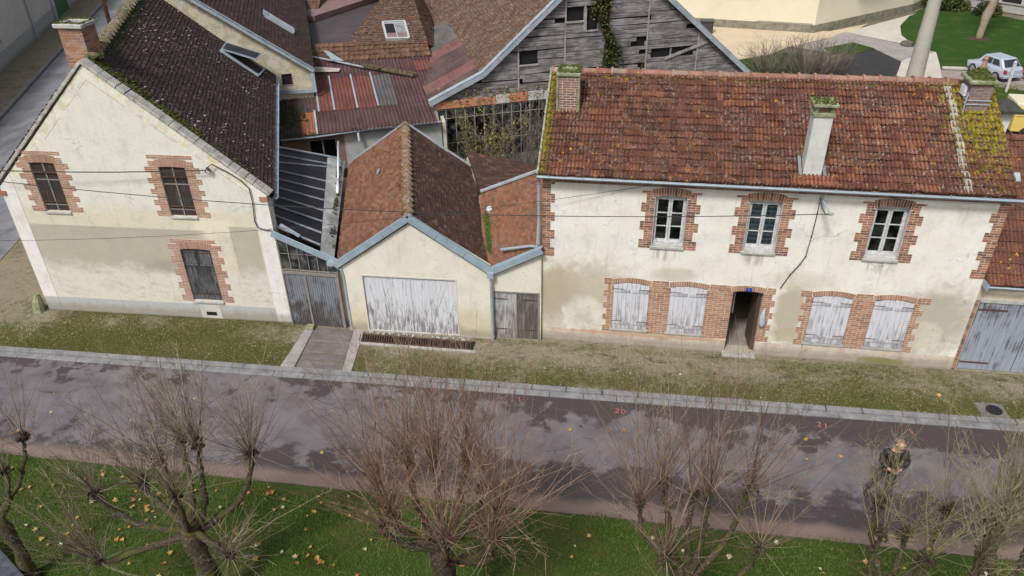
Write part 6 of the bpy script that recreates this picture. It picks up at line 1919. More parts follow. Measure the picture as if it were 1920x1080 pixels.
for (o0, o1, oz0, oz1) in openings[:3]:
    mb.box(KF_, o0 - .06, o1 + .06, oz0 - .07, oz0, -.045, .0)
mb.beam(KF_(26.2, 4.15, -.05), KF_(28.3, 4.75, -.05), .03, .12); mb.beam(KF_(24.2, 7.1, -.05), KF_(25.6, 7.6, -.05), .03, .1)
mb.build('batten', BOARD2, sd_b)
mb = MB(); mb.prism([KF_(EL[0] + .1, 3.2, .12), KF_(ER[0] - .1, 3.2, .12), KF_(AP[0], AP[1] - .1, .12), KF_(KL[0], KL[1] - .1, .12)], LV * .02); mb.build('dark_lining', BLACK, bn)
mb = MB(); mb.box(KF_, 15.98, 30.2, 2.88, 3.3, -.04, .08)
mb.build('fascia', BOARD, bn)
for a, b, mt in ((16.0, 18.6, CR2), (18.6, 19.2, CONC_LT), (19.2, 20.0, CR2), (20.02, 20.7, WHITE_PAINT), (20.72, 21.4, WHITE_PAINT)):
    mb = MB(); za = 2.9
    zt = 3.28
    mb.box(KF_, a, b - .01, za, zt if a > 17 else 3.22, -.10, -.045); mb.build('fascia_panel', mat_plain('fascia_orange', (.42, .15, .07), (.52, .27, .17), 6, .9, .3) if mt is CR2 else mt, bn)
# roof: steep tiled slopes and sheeted catslide
def LB(a, b, z): return Vector(L2(a, b, z))
y0b, y1b = BB - .12, 24.0
mb = slope(LB(KL[0], y1b, KL[1] + .05), LB(KL[0], y0b, KL[1] + .05), LB(AP[0], y0b, AP[1] + .12), LB(AP[0], y1b, AP[1] + .12), .18, .15, .026, 0, 0, .014, 3, wave=.05)
mb.build('roof_slope', BRT, bn)
mb = slope(LB(ER[0] + .1, y0b, ER[1] + .02), LB(ER[0] + .1, y1b, ER[1] + .02), LB(AP[0], y1b, AP[1] + .12), LB(AP[0], y0b, AP[1] + .12), .36, .3, .026, 0, 0, .012, 2)
mb.build('roof_slope', BRT, bn)
SHEET = [mat_corr('sheet_brown', (.085, .052, .048), (.13, .082, .076), (.035, .024, .022), .7), mat_corr('sheet_rose', (.17, .078, .072), (.23, .115, .105), (.08, .045, .04), .7), mat_corr('sheet_grey', (.10, .098, .09), (.16, .15, .14), (.05, .045, .04), .7)]
bq = [5.7, 6.7, 7.8, 8.9, 10.1, 11.4, 12.6, 14.6]; mt_ = [0, 1, 0, 0, 1, 2, 2]
for k in range(7):
    mb = MB(); l = .008 * k
    mb.prism([LB(EL[0] - .02, bq[k], EL[1] + .02 + l), LB(KL[0] + .1, bq[k], KL[1] + .10 + l), LB(KL[0] + .1, bq[k + 1] + .12, KL[1] + .09 + l), LB(EL[0] - .02, bq[k + 1] + .12, EL[1] + .01 + l)], (0, 0, .02))
    mb.build('catslide_sheet', SHEET[mt_[k]], bn)
mb = slope(LB(17.2, 18, 3.75), LB(16.6, 14.3, 3.5), LB(KL[0] + .1, 14.5, KL[1] + .1), LB(KL[0] + .1, 18, KL[1] + .1), .2, .15, .03, 0, 0, .016, 3); mb.build('catslide_tiles', BRT, bn)
mb = MB()
def vg(p, q, n_):
    for k in range(n_):
        a, b = p.lerp(q, k / n_), p.lerp(q, (k + 1) / n_ - .002); o_ = -LV * .10 + Vector((0, 0, .05 + .003 * (k % 2)))
        mb.beam(a + o_, b + o_, .30, .04); mb.beam(a + o_ - LV * .14 - Vector((0, 0, .10)), b + o_ - LV * .14 - Vector((0, 0, .10)), .02, .22)
vg(LB(EL[0] - .1, BB, EL[1] + .05), LB(KL[0], BB, KL[1] + .1), 3); vg(LB(KL[0], BB, KL[1] + .1), LB(AP[0], BB, AP[1] + .17), 8); vg(LB(ER[0] + .15, BB, ER[1]), LB(AP[0], BB, AP[1] + .17), 9)
mb.build('verge_flashing', ZINC_LT, bn)
mb = MB(); mb.beam(LB(20.5, 13.6, 6.35), LB(21.6, 13.4, 7.3), .16, .05); mb.build('roof_flashing', ZINC_LT, bn)
# glazed front under the fascia
mb = MB()
for k in range(16):
    a = 16.05 + k * .405
    mb.box(KF_, a - .016, a + .016, .55, 2.86, -.05, -.01)
for z_ in (.55, 1.35, 2.45, 2.83): mb.box(KF_, 16.03, 22.2, z_ - .012, z_ + .014, -.045, -.015)
gzd = mb.build('glazed_front', mat_plain('steel_bar', (.22, .22, .20), (.36, .36, .33), 6, .6, .2), bn)
mb = MB(); mb.box(KF_, 16.05, 22.1, .56, 2.82, -.03, -.026); mb.build('pane', GLASS_DIRTY, gzd)
mb = MB(); mb.box(KF_, 16.45, 17.6, 2.47, 2.80, -.02, .0); mb.build('blind', CONC_LT, gzd)
mb = MB(); mb.box(KF_, 15.95, 24, -.1, .53, -.06, .1); mb.build('base_wall', CONCRETE, bn)
mb = MB(); mb.box(KF_, 15.9, 24, -.05, 2.9, 1.6, 1.7); mb.build('inner_wall', mat_plain('inner_dim', (.03, .03, .028), (.08, .075, .07), 1.5), bn)
mb = MB(); vwall(mb, L2(15.9, 24)[:2], L2(15.9, 5.95)[:2], 0, 3.1, .15); vwall(mb, L2(30.2, 6.0)[:2], L2(30.2, 24)[:2], -2.5, 2.9, .2); mb.build('side_wall', RENDER_SIDE, bn)

# ================================================================== SIDE STREET, left
sb = thing('street_house', (-19, 27, 0), 'pale rendered house with grey plinth and green door across the side street', 'house')
q0, q1 = (-9.0, 1.0), (-34.0, 62.6)
d_ = Vector((-25.7 + 17.64, 42.8 - 22.87, 0)).normalized()
base = Vector((-17.64, 22.87, 0))
def sp_(t): p = base + d_ * t; return (p.x, p.y)
SF = FR(sp_(-26), sp_(48))      # s runs away along the street
def tS(t): return t + 26
def st_patch():
    return [lambda t, s, z, n: (t.ma('SUBTRACT', 1.0, t.step(z, 1.0, 1.02)), (.34, .35, .34)), lambda t, s, z, n: (t.ma('MULTIPLY', blob(t, s, z, tS(7.5), 1.8, 3, 1.2, n, .5, 1.1, .8), .3), (.46, .43, .37)), lambda t, s, z, n: (t.ma('MULTIPLY', t.ma('SUBTRACT', 1.0, t.step(t.ma('ADD', z, t.ma('MULTIPLY', n, .3)), .1, .35)), .7), (.22, .22, .16)),
            lambda t, s, z, n: (t.ma('MULTIPLY', t.step(z, 1.0, 1.02), band(t, s, tS(18.6), tS(60), .01)), (.42, .40, .33))]
mb = MB(); wall(mb, SF, [(0, -.1), (74, -.1), (74, 5.2), (0, 5.2)], [[(tS(14.6), .03), (tS(18.0), .03), (tS(18.0), 3.1), (tS(14.6), 3.1)], [(tS(1.0), 1.5), (tS(2.0), 1.5), (tS(2.0), 3.2), (tS(1.0), 3.2)]], .3)
mb.build('wall', mat_render('street_render', (.56, .55, .52), (.50, .49, .46), st_patch()), sb)
mb = MB()
for i in range(8): mb.box(SF, tS(14.6) + .425 * i, tS(14.6) + .425 * (i + 1) - .006, .05, 3.08, .06, .1)
mb.build('door', mat_plain('green_paint', (.02, .11, .03), (.035, .16, .05), 2, .5, .1), sb)
mb = MB(); mb.box(SF, tS(1.0), tS(2.0), 1.52, 3.18, .08, .12); mb.build('shutter', mat_plain('red_shutter', (.22, .04, .03), (.30, .07, .05)), sb)
mb = MB(); mb.box(SF, tS(.9), tS(2.1), 1.42, 1.5, -.06, .02); mb.build('sill', STONE, sb)
for t_ in (8.2, 13.6):
    mb = MB(); mb.tube([SF(tS(t_), 5.2, -.09), SF(tS(t_), .35, -.09), SF(tS(t_) , .12, -.22)], .05, 8); mb.build('downpipe', PIPE, sb)
mb = MB(); mb.prism([SF(0, 5.2, -.4), SF(74, 5.2, -.4), SF(74, 8.6, 4.5), SF(0, 8.6, 4.5)], (0, 0, .12)); mb.build('roof_front', DARKR, sb)
mb = MB(); mb.prism([SF(0, 8.6, 4.5), SF(74, 8.6, 4.5), SF(74, 5.2, 9.4), SF(0, 5.2, 9.4)], (0, 0, .12)); mb.build('roof_rear', DARKR, sb)
# utility pole of the side street
mb = MB(); mb.tube([(-17.7, 34.6, -.1), (-17.7, 34.6, 8.2)], [.15, .11], 12)
tag(mb.build('wooden_pole', mat_plain('pole_wood', (.14, .065, .035), (.24, .12, .07), 5, .9, .4), smooth=True), 'brown wooden utility pole beside the side street', 'pole')

# ================================================================== NEWER STREET behind on the right (2.5 m lower)
ZB = -2.5
def sheet(name, pts, z, mat, kind='structure'):
    mb = MB(); poly_sheet(mb, pts, z); o = mb.build(name, mat, origin=(0, 0, 0)); o['kind'] = kind; return o
TERR = mat_plain('terrace_beige', (.46, .36, .24), (.58, .49, .36), .7, .9, .15)
PATHG = mat_plain('path_grey', (.24, .225, .21), (.33, .31, .29), 1.0, .9, .2)
PATHL = mat_plain('path_pale', (.44, .41, .35), (.54, .51, .45), 1.0, .9, .2)
ASPH = mat_plain('asphalt_dark', (.014, .014, .017), (.042, .042, .048), 3, .6, .3)
sheet('terrace', [(26.38, 49.5), (36.0, 47.8), (39.6, 50.6), (37.54, 47.4), (32.17, 42.87), (30.32, 40.55), (28.09, 39.1), (20.5, 41.0), (19, 49)], ZB + .012, TERR)
sheet('path', [(36.9, 47.35), (44.6, 54.8), (43.58, 53.57), (41.98, 50.16), (41.28, 47.08), (41.38, 45.2), (40.94, 44.26), (38.0, 47.0)], ZB + .008, PATHL)
sheet('path', [(32.3, 42.9), (35.2, 45.3), (37.2, 47.8), (40.94, 44.0), (42.49, 42.37), (39.96, 40.49), (39.38, 39.64), (38.31, 42.85), (37.14, 44.52), (34.68, 42.8), (34.8, 41.38)], ZB + .016, PATHG)
sheet('court', [(36.46, 41.5), (38.31, 42.85), (39.52, 39.92), (37.59, 35.0), (32.5, 33.5), (33.5, 37)], ZB + .004, ASPH)
sheet('back_lawn', [(34.68, 42.8), (37.14, 44.52), (38.35, 42.99), (36.46, 41.26), (34.8, 41.38)], ZB + .024, LAWN_FAR)
sheet('back_lawn', [(27.0, 39.3), (30.43, 41.4), (32.5, 41.1), (33.5, 37), (32.5, 33.5), (27, 33)], ZB + .006, LAWN_FAR)
sheet('forecourt', [(37.42, 34.0), (39.38, 39.64), (39.96, 40.49), (42.49, 42.37), (41.78, 39.1), (40.5, 34.0)], ZB + .020, PATHL)
sheet('back_lawn', [(43.9, 54.2), (41.98, 50.16), (41.28, 47.08), (41.38, 45.2), (42.49, 42.37), (41.7, 38.46), (46.98, 38.35), (60, 38.3), (64, 54.54), (52.5, 52.5), (50.0, 55.8), (45.79, 57.0)], ZB + .002, LAWN_FAR)
sheet('back_road', [(41.19, 37.91), (60, 37.6), (60, 32.5), (47.15, 33.0), (43.64, 34.55), (40.3, 35.3)], ZB + .010, mat_plain('road_pinkish', (.23, .19, .165), (.32, .275, .245), 2, .9, .2))
sheet('back_lawn', [(42.93, 34.9), (47.15, 33.0), (60, 32.5), (60, 27), (41.3, 27.5)], ZB + .014, LAWN_FAR)
o = blades('lawn_fringe', 9000, (40, 52, 30.5, 35), ZB, .05, .14, BLADES, None, .02, .5, 4); tag(o, 'rough green grass strip beyond the right chimney', 'grass', kind='stuff')
mb = MB()
kl = [(41.7, 38.3), (46.98, 38.2), (60, 38.1)]
for a, b in zip(kl[:-1], kl[1:]): mb.beam((*a, ZB + .05), (*b, ZB + .05), .22, .14)
struct('back_kerb', mb, CONC_LT, origin=(0, 0, 0))
# apartment building
ab = thing('apartment_building', (32, 47.3, ZB), 'modern cream apartment building on a dark stone plinth at the top right', 'building')
AW = mat_plain('facade_cream', (.66, .60, .45), (.72, .67, .53), .6, .9, .1)
PLN = mat_plain('plinth_stone', (.13, .12, .09), (.30, .28, .22), 2.2, .95, .6)
pts = [(21.5, 49.5), (34.64, 47.15), (44.2, 55.3), (46, 58)]
mb = MB(); mp_ = MB()
for k, (a, b) in enumerate(zip(pts[:-1], pts[1:])):
    f = FR(a, b); L = (Vector((*b, 0)) - Vector((*a, 0))).length
    hl = [[(9.95, 1.62), (10.4, 1.62), (10.4, 2.35), (9.95, 2.35)]] if k == 0 else []
    wall(mb, f, [(0, ZB), (L, ZB), (L, 8), (0, 8)], [[(s_, z_ - 1.2) for s_, z_ in h] for h in hl], .3)
    mp_.box(f, -.02, L + .02, ZB - .1, ZB + .62, -.03, .0)
mb.build('wall', AW, ab); mp_.build('plinth', PLN, ab)
f = FR(pts[0], pts[1])
mb = MB(); mb.box(f, 9.9, 10.45, .38, .42, -.03, .1)
for k in range(4): mb.box(f, 9.97, 10.38, .5 + .16 * k, .56 + .16 * k, .02, .1)
mb.build('vent_window', mat_plain('louvre_dark', (.05, .055, .06), (.10, .11, .12)), ab)
mb = MB(); mb.box(f, 5.2, 8.4, 1.62, 1.80, -1.3, 0)
mb.build('balcony', WHITE_PAINT, ab)
mb = MB(); mb.box(f, 9.4, 11.6, 2.3, 2.42, -.8, 0); mb.build('canopy', WHITE_PAINT, ab)
f = FR(pts[1], pts[2])
mb = MB(); mb.box(f, 3.5, 7.6, 1.55, 1.8, -1.1, 0); mb.build('balcony', mat_plain('soffit_grey', (.22, .20, .17), (.30, .28, .24)), ab)
f = FR(pts[0], pts[1])
mb = MB(); mb.box(f, 8.9, 13.2, ZB + .68, ZB + .72, -.04, .02); mb.build('render_joint', CONCRETE, ab)
# dark grit box by the wall
th = thing('grit_box', (26.1, 46.6, ZB), 'dark box standing against the cream apartment wall', 'box')
mb = MB(); mb.aabb(25.7, 26.7, 46.2, 46.95, ZB, ZB + .9); bevel(mb.build('body', mat_plain('box_dark', (.03, .03, .032), (.055, .055, .06), 3, .5, .1), th), .03, 2)
mb = MB(); mb.aabb(25.66, 26.74, 46.14, 46.98, ZB + .9, ZB + 1.02); bevel(mb.build('lid', mat_plain('lid_dark', (.045, .045, .05), (.07, .07, .075), 3, .5, .1), th), .03, 2)
# building and hedge at the top right
rb = thing('glazed_building', (53, 55, ZB), 'low building with dark glazing at the top right corner', 'building')
f = FR((47.0, 60.0), (57.0, 51.0))
mb = MB(); mb.box(f, 0, 14, ZB, ZB + .7, 0, .3); mb.box(f, 0, 14, 2.5, 6, 0, .3)
for k in range(8): mb.box(f, k * 1.9, k * 1.9 + .35, ZB + .7, 2.5, 0, .3)
mb.box(f, 0, 14, ZB + .7, ZB + .8, -.1, 0)
mb.build('wall', mat_plain('panel_grey', (.30, .30, .28), (.42, .42, .40)), rb)
mb = MB(); mb.box(f, .1, 14, ZB + .8, 2.5, .12, .16); mb.build('window_band', DARKPANE, rb)

def foliage(mb, c, rx, ry, rz, n, sz, rng=random):
    for k in range(n):
        th_, ph_ = rng.uniform(0, 6.283), math.acos(rng.uniform(-.4, 1)); rr_ = rng.uniform(.45, 1.0)
        p = Vector((c[0] + rx * rr_ * math.sin(ph_) * math.cos(th_), c[1] + ry * rr_ * math.sin(ph_) * math.sin(th_), c[2] + rz * rr_ * math.cos(ph_)))
        a = Vector((rng.gauss(0, 1), rng.gauss(0, 1), rng.gauss(0, .6))).normalized() * sz * rng.uniform(.6, 1.3); b = a.cross(Vector((rng.gauss(0, 1), rng.gauss(0, 1), rng.gauss(0, 1)))).normalized() * sz * .5
        mb.face([p - a, p + b, p + a, p - b], None, rng.random())
LEAFG = mat_blades('leaf_dark_green', [(0, (.012, .025, .008)), (.5, (.028, .05, .012)), (1, (.07, .09, .03))])
for k, (x_, y_, rx_, lb) in enumerate(((45.3, 57.8, 1.6, 'dark clipped shrub at the left end of the far hedge'), (47.8, 56.2, 1.6, 'dark clipped shrub in the middle of the far hedge'), (50.0, 54.4, 1.2, 'dark clipped shrub at the right end of the far hedge'))):
    mb = MB(); foliage(mb, (x_, y_, ZB + .2), rx_, .9, 1.0, 1500, .13)
    tag(mb.build('hedge_shrub', LEAFG), lb, 'shrub', 'shrubs of the far hedge')

# ================================================================== POLES
mb = MB(); mb.tube([(31.12, 12.2, -.2), (31.12, 12.2, 4.6), (31.12, 12.2, 7.5), (31.12, 12.2, 10.5)], [.40, .31, .22, .17], 16)
tag(mb.build('concrete_pole', mat_plain('pole_concrete', (.36, .33, .28), (.46, .43, .38), 1.2, .85, .1), smooth=True), 'thick pale concrete pole rising behind the main house roof', 'pole')
th = thing('lamp_post', (39.0, 35.2, ZB), 'slender grey lamp post behind the thick concrete pole', 'lamp post')
mb = MB(); mb.tube([(39, 35.2, ZB), (39, 35.2, 3.6)], [.13, .08], 10); mb.build('pole', PIPE, th, smooth=True)
mb = MB(); mb.tube([(39, 35.2, ZB), (39, 35.2, ZB + .3)], .2, 10); mb.build('base', CONCRETE, th)
mb = MB(); mb.hexa([(44.0, 33.4, ZB), (44.14, 33.4, ZB), (44.14, 33.5, ZB), (44.0, 33.5, ZB), (43.98, 33.4, ZB + 1.9), (44.16, 33.4, ZB + 1.9), (44.16, 33.5, ZB + 1.9), (43.98, 33.5, ZB + 1.9)]); mb.tube([(44.07, 33.45, ZB + 1.88), (44.07, 33.45, ZB + 2.0)], [.1, .02], 8)
tag(mb.build('white_post', WHITE_PAINT), 'white wooden post in the grass in front of the silver car', 'post')

# ================================================================== WIRES
def wire(p, q, sag, label, rad=.011, n_=14):
    p, q = Vector(p), Vector(q); mb = MB()
    mb.tube([p.lerp(q, k / n_) - Vector((0, 0, sag * 4 * (k / n_) * (1 - k / n_))) for k in range(n_ + 1)], rad, 5)
    tag(mb.build('overhead_wire', CABLE), label, 'wire', 'overhead wires along the street')
wire((8.95, -.36, 5.2), (-8.5, -1.9, 6.1), .43, 'thick upper wire from the corner house wall bracket to the left', .016)
wire((25.6, -.62, 4.97), (-9.5, -2.4, 7.0), 1.1, 'long middle wire crossing to the bracket on the main house', .011, 24)
wire((21.0, -.03, 5.2), (-9.0, -2.3, 3.28), .95, 'thin lowest wire rising from left to the first upper window', .006, 24)

# ================================================================== VEHICLES
CARP = mat_plain('car_silver_blue', (.46, .54, .64), (.50, .58, .68), .5, .25, 0, .3, .6)
CARD = mat_plain('car_dark', (.02, .022, .03), (.03, .032, .04), .5, .2, 0, .2, .6)
RUB = mat_plain('rubber', (.015, .015, .016), (.03, .03, .03), 5, .85, .1)
RIM = mat_plain('alloy', (.35, .36, .38), (.5, .51, .53), 3, .35, 0, .7)
WGL = mat_plain('car_glass', (.015, .02, .025), (.04, .05, .06), .6, .08, 0, 0, .8)
def make_car(loc, rot, paint, label, L=3.75, W=1.62):
    r0 = thing('parked_car', loc, label, 'car')
    r0.rotation_euler = (0, 0, rot)
    M_ = Matrix.Rotation(rot, 4, 'Z')
    def B_(mb, name, mat, par, sm=False):
        o = mb.build(name, mat, par, smooth=sm, origin=(0, 0, 0)); return o
    # body: loft of cross sections along x (front = -x)
    st = [(-L / 2, .30, .55, .55), (-L / 2 + .12, .24, .68, .72), (-L / 2 + .75, .22, .80, .79), (-L / 2 + .95, .22, .84, .80), (0, .22, .86, .81), (L / 2 - .7, .22, .90, .80), (L / 2 - .12, .26, .88, .74), (L / 2, .36, .78, .62)]
    mb = MB(); ring = []
    for (x, zb, zt, hw) in st:
        ring.append([(x, -hw * .9, zb), (x, -hw, zb + .12), (x, -hw, zt - .16), (x, -hw * .92, zt), (x, hw * .92, zt), (x, hw, zt - .16), (x, hw, zb + .12), (x, hw * .9, zb)])
    for a, b in zip(ring[:-1], ring[1:]):
        for k in range(8): mb.face([a[k], b[k], b[(k + 1) % 8], a[(k + 1) % 8]][::-1], None, .5)
    mb.face(ring[0], None, .5); mb.face(ring[-1][::-1], None, .5)
    body = B_(mb, 'body', paint, r0)
    # cabin
    mb = MB(); hw = .74
    bot = [(-L / 2 + .78, .84), (L / 2 - .18, .89)]; topx = [(-.42, 1.38), (L / 2 - .72, 1.39)]
    P8 = [(bot[0][0], -hw, .80), (bot[1][0], -hw, .84), (bot[1][0], hw, .84), (bot[0][0], hw, .80), (topx[0][0], -hw * .80, 1.38), (topx[1][0], -hw * .80, 1.39), (topx[1][0], hw * .80, 1.39), (topx[0][0], hw * .80, 1.38)]
    mb.hexa(P8); cab = B_(mb, 'cabin', paint, r0); bevel(cab, .07, 3)
    def quad(mb, a, b, c, d, off):
        P_ = [Vector(a), Vector(b), Vector(c), Vector(d)]; n_ = (P_[1] - P_[0]).cross(P_[3] - P_[0]).normalized() * off
        mb.prism([p for p in P_], n_)
    def onside(sgn, u0, u1, v0, v1):
        def f(u, v):
            A = Vector(P8[0]).lerp(Vector(P8[1]), u); Bq = Vector(P8[4]).lerp(Vector(P8[5]), u); p = A.lerp(Bq, v); p.y = (abs(p.y) + .004) * sgn; return p
        return [f(u0, v0), f(u1, v0), f(u1, v1), f(u0, v1)]
    for sgn in (-1, 1):
        for (u0, u1) in ((.14, .52), (.56, .86)):
            mb = MB(); q_ = onside(sgn, u0, u1, .22, .84); mb.prism(q_, Vector((0, sgn * .012, 0))); B_(mb, 'side_window', WGL, cab)
    f = lambda i, j, k, l, u, v: (Vector(P8[i]).lerp(Vector(P8[j]), u)).lerp(Vector(P8[k]).lerp(Vector(P8[l]), u), v)
    mb = MB(); mb.prism([f(1, 2, 5, 6, .08, .2), f(1, 2, 5, 6, .92, .2), f(1, 2, 5, 6, .90, .88), f(1, 2, 5, 6, .10, .88)], Vector((.03, 0, .012))); B_(mb, 'rear_window', WGL, cab)
    mb = MB(); mb.prism([f(0, 3, 4, 7, .06, .12), f(0, 3, 4, 7, .94, .12), f(0, 3, 4, 7, .92, .92), f(0, 3, 4, 7, .08, .92)], Vector((-.03, 0, .012))); B_(mb, 'windscreen', WGL, cab)
    for sx in (-L / 2 + .72, L / 2 - .66):
        for sy in (-1, 1):
            mb = MB(); mb.tube([(sx, sy * .62, .3), (sx, sy * .82, .3)], .30, 20); wh = B_(mb, 'wheel', RUB, r0)
            mb = MB(); mb.tube([(sx, sy * .81, .3), (sx, sy * .835, .3)], .19, 16); B_(mb, 'rim', RIM, wh)
    for sy in (-1, 1):
        mb = MB(); mb.hexa([(L / 2 - .16, sy * .70 - .06, .60), (L / 2 + .02, sy * .66 - .05, .60), (L / 2 + .02, sy * .66 + .05, .60), (L / 2 - .16, sy * .70 + .07, .60), (L / 2 - .16, sy * .70 - .06, .84), (L / 2 - .02, sy * .66 - .05, .82), (L / 2 - .02, sy * .66 + .05, .82), (L / 2 - .16, sy * .70 + .07, .84)]); B_(mb, 'tail_light', mat_plain('tail_red', (.35, .02, .02), (.42, .03, .03), 3, .2, 0), body)
        mb = MB(); mb.aabb(-L / 2 - .01, -L / 2 + .14, sy * .52 - .13, sy * .52 + .13, .52, .64); B_(mb, 'headlight', ZINC_LT, body)
        mb = MB(); mb.aabb(.2, .42, sy * .822 - .006, sy * .822 + .006, .72, .745); B_(mb, 'door_handle', CARD, body)
    mb = MB(); mb.aabb(L / 2 - .06, L / 2 + .04, -.74, .74, .30, .48); o = B_(mb, 'bumper', paint, body); bevel(o, .03, 2)
    mb = MB(); mb.aabb(L / 2 + .041, L / 2 + .05, -.25, .25, .5, .6); B_(mb, 'number_plate', WHITE_PAINT, body)
    return r0
make_car((44.45, 37.0, ZB + .01), R(-66), CARP, 'silver blue hatchback parked behind the right chimney', 3.35, 1.6)
make_car((48.0, 36.5, ZB + .01), R(-150), CARD, 'dark car cut by the right edge of the photo')
# yellow van
vn = thing('yellow_van', (42.6, 25.2, ZB), 'yellow van with cream roof at the right edge', 'van')
VF = FR((41.25, 25.3), (44.0, 25.15))
mb = MB(); mb.box(VF, 0, 4.2, ZB + .35, ZB + 1.75, 0, 1.75); bd = bevel(mb.build('body', mat_plain('van_yellow', (.62, .47, .12), (.68, .53, .17), .6, .4, 0), vn), .08, 3)
mb = MB(); mb.box(VF, -.02, 4.22, ZB + 1.72, ZB + 1.95, .03, 1.72); bevel(mb.build('roof', mat_plain('van_cream', (.62, .58, .42), (.68, .64, .48), .6, .5, 0), vn), .06, 3)
mb = MB(); mb.box(VF, .1, 4.1, ZB + 1.22, ZB + 1.24, -.008, .01); mb.build('trim_line', CARD, bd)
for s_ in (.8, 3.3):
    mb = MB(); mb.tube([VF(s_, ZB + .33, -.02), VF(s_, ZB + .33, .2)], .33, 18); mb.build('wheel', RUB, vn)
mb = MB(); mb.box(VF, 2.9, 3.9, ZB + 1.3, ZB + 1.65, -.01, .02); mb.build('window', WGL, bd)

# ================================================================== PERSON on the road
def skin_mesh(name, verts, edges, mat, parent, sub=2, origin=(0, 0, 0), root=0):
    me = bpy.data.meshes.new(name)
    me.from_pydata([Vector(v[:3]) - Vector(origin) for v in verts], edges, [])
    o = bpy.data.objects.new(name, me); COL.objects.link(o)
    me.materials.append(mat)
    sk = o.modifiers.new('skin', 'SKIN'); 
    if not me.skin_vertices: me.skin_vertices.new(name='')
    for i, v in enumerate(verts):
        r_ = v[3]; me.skin_vertices[0].data[i].radius = (r_, v[4] if len(v) > 4 else r_)
    me.skin_vertices[0].data[root].use_root = True
    sk.use_smooth_shade = True
    s = o.modifiers.new('sub', 'SUBSURF'); s.levels = sub; s.render_levels = sub
    o.parent = parent
    return o
PX, PY = 26.92, -5.02
pz = RZ + .002
pr = thing('person', (PX, PY, pz), 'person in a black padded jacket standing on the road holding a controller', 'person')
SKIN = mat_plain('skin', (.50, .26, .20), (.58, .32, .25), 8, .55, .05)
JACK = mat_plain('jacket_black', (.008, .008, .009), (.030, .030, .032), 16, .5, .6)
TROU = mat_plain('trousers_navy', (.012, .015, .028), (.03, .035, .055), 8, .85, .3)
SHOE = mat_plain('shoe_dark', (.02, .017, .014), (.05, .04, .035), 9, .7, .2)
# facing the viewer and slightly left; local coordinates: x right, y away, z up; legs apart in a stride towards the left
bodyv = [(0, 0, .95, .09, .075), (.0, .01, 1.15, .10, .08), (.01, .0, 1.36, .13, .09), (.02, -.02, 1.47, .06), (.03, -.06, 1.56, .062), (.03, -.09, 1.65, .092, .10), (.03, -.06, 1.73, .075, .085),
         (-.19, -.01, 1.38, .055), (-.27, -.08, 1.14, .043), (-.13, -.30, 1.10, .034), (-.10, -.345, 1.11, .028),
         (.22, -.0, 1.38, .055), (.29, -.07, 1.14, .043), (.08, -.29, 1.10, .034), (.04, -.34, 1.11, .028),
         (-.10, .0, .84, .06), (-.26, -.02, .50, .045), (-.36, .06, .10, .034),
         (.09, .0, .84, .06), (.10, -.06, .50, .045), (.06, -.10, .10, .034)]
be = [(0, 1), (1, 2), (2, 3), (3, 4), (4, 5), (5, 6), (2, 7), (7, 8), (8, 9), (9, 10), (2, 11), (11, 12), (12, 13), (13, 14), (0, 15), (15, 16), (16, 17), (0, 18), (18, 19), (19, 20)]
# five fingers and a side thumb on each hand, curled round the controller
for base, sgn in ((10, 1), (14, -1)):
    bx, by, bz = bodyv[base][:3]
    for k in range(4):
        i0 = len(bodyv); dx = sgn * (-.02 + .0) ; zz_ = bz + .028 - .018 * k
        ln = (.030, .034, .032, .025)[k]
        bodyv.append((bx + sgn * .015, by - .03, zz_, .009)); bodyv.append((bx + sgn * (.02 + ln * .6), by - .045, zz_ - .003, .008)); bodyv.append((bx + sgn * (.02 + ln * 1.1), by - .03, zz_ - .006, .007))
        be += [(base, i0), (i0, i0 + 1), (i0 + 1, i0 + 2)]
    i0 = len(bodyv)
    bodyv.append((bx + sgn * .012, by - .0, bz + .04, .010)); bodyv.append((bx + sgn * .035, by - .02, bz + .055, .009)); be += [(base, i0), (i0, i0 + 1)]
body = skin_mesh('body', bodyv, be, SKIN, pr)
jv = [(0, 0, .82, .18, .145), (0, .01, 1.08, .165, .135), (.01, .0, 1.30, .19, .14), (.02, -.02, 1.44, .095, .09),
      (-.20, -.01, 1.38, .085), (-.28, -.07, 1.14, .072), (-.15, -.28, 1.10, .055), (.23, 0, 1.38, .085), (.30, -.06, 1.14, .072), (.10, -.27, 1.10, .055)]
je = [(0, 1), (1, 2), (2, 3), (2, 4), (4, 5), (5, 6), (2, 7), (7, 8), (8, 9)]
jk = skin_mesh('jacket', jv, je, JACK, pr)
tv = [(0, 0, .93, .155, .13), (-.11, .0, .78, .115), (-.26, -.02, .48, .078), (-.355, .055, .13, .066), (.10, 0, .78, .115), (.10, -.06, .48, .085), (.06, -.10, .13, .066)]
skin_mesh('trousers', tv, [(0, 1), (1, 2), (2, 3), (0, 4), (4, 5), (5, 6)], TROU, pr)
for (x_, y_, a) in ((-.36, .05, 2.6), (.06, -.11, 3.4)):
    mb = MB(); c, s_ = math.cos(a + 1.57), math.sin(a + 1.57)
    mb.ball((x_ - .05 * math.sin(a) * 0 - .06 * c * 0, y_ - .06, .045), .055, .14, .05, 10, 6, rot=a * .0)
    mb.build('shoe', SHOE, pr, True, origin=(0, 0, 0))
mb = MB(); mb.ball((.03, -.015, 1.69), .092, .075, .085, 12, 8, jit=.04); mb.build('hair', mat_plain('hair_grey_brown', (.16, .10, .07), (.34, .24, .18), 30, .9, .5), pr, True, origin=(0, 0, 0))
mb = MB(); mb.ball((.03, -.185, 1.655), .016, .024, .026, 8, 5)
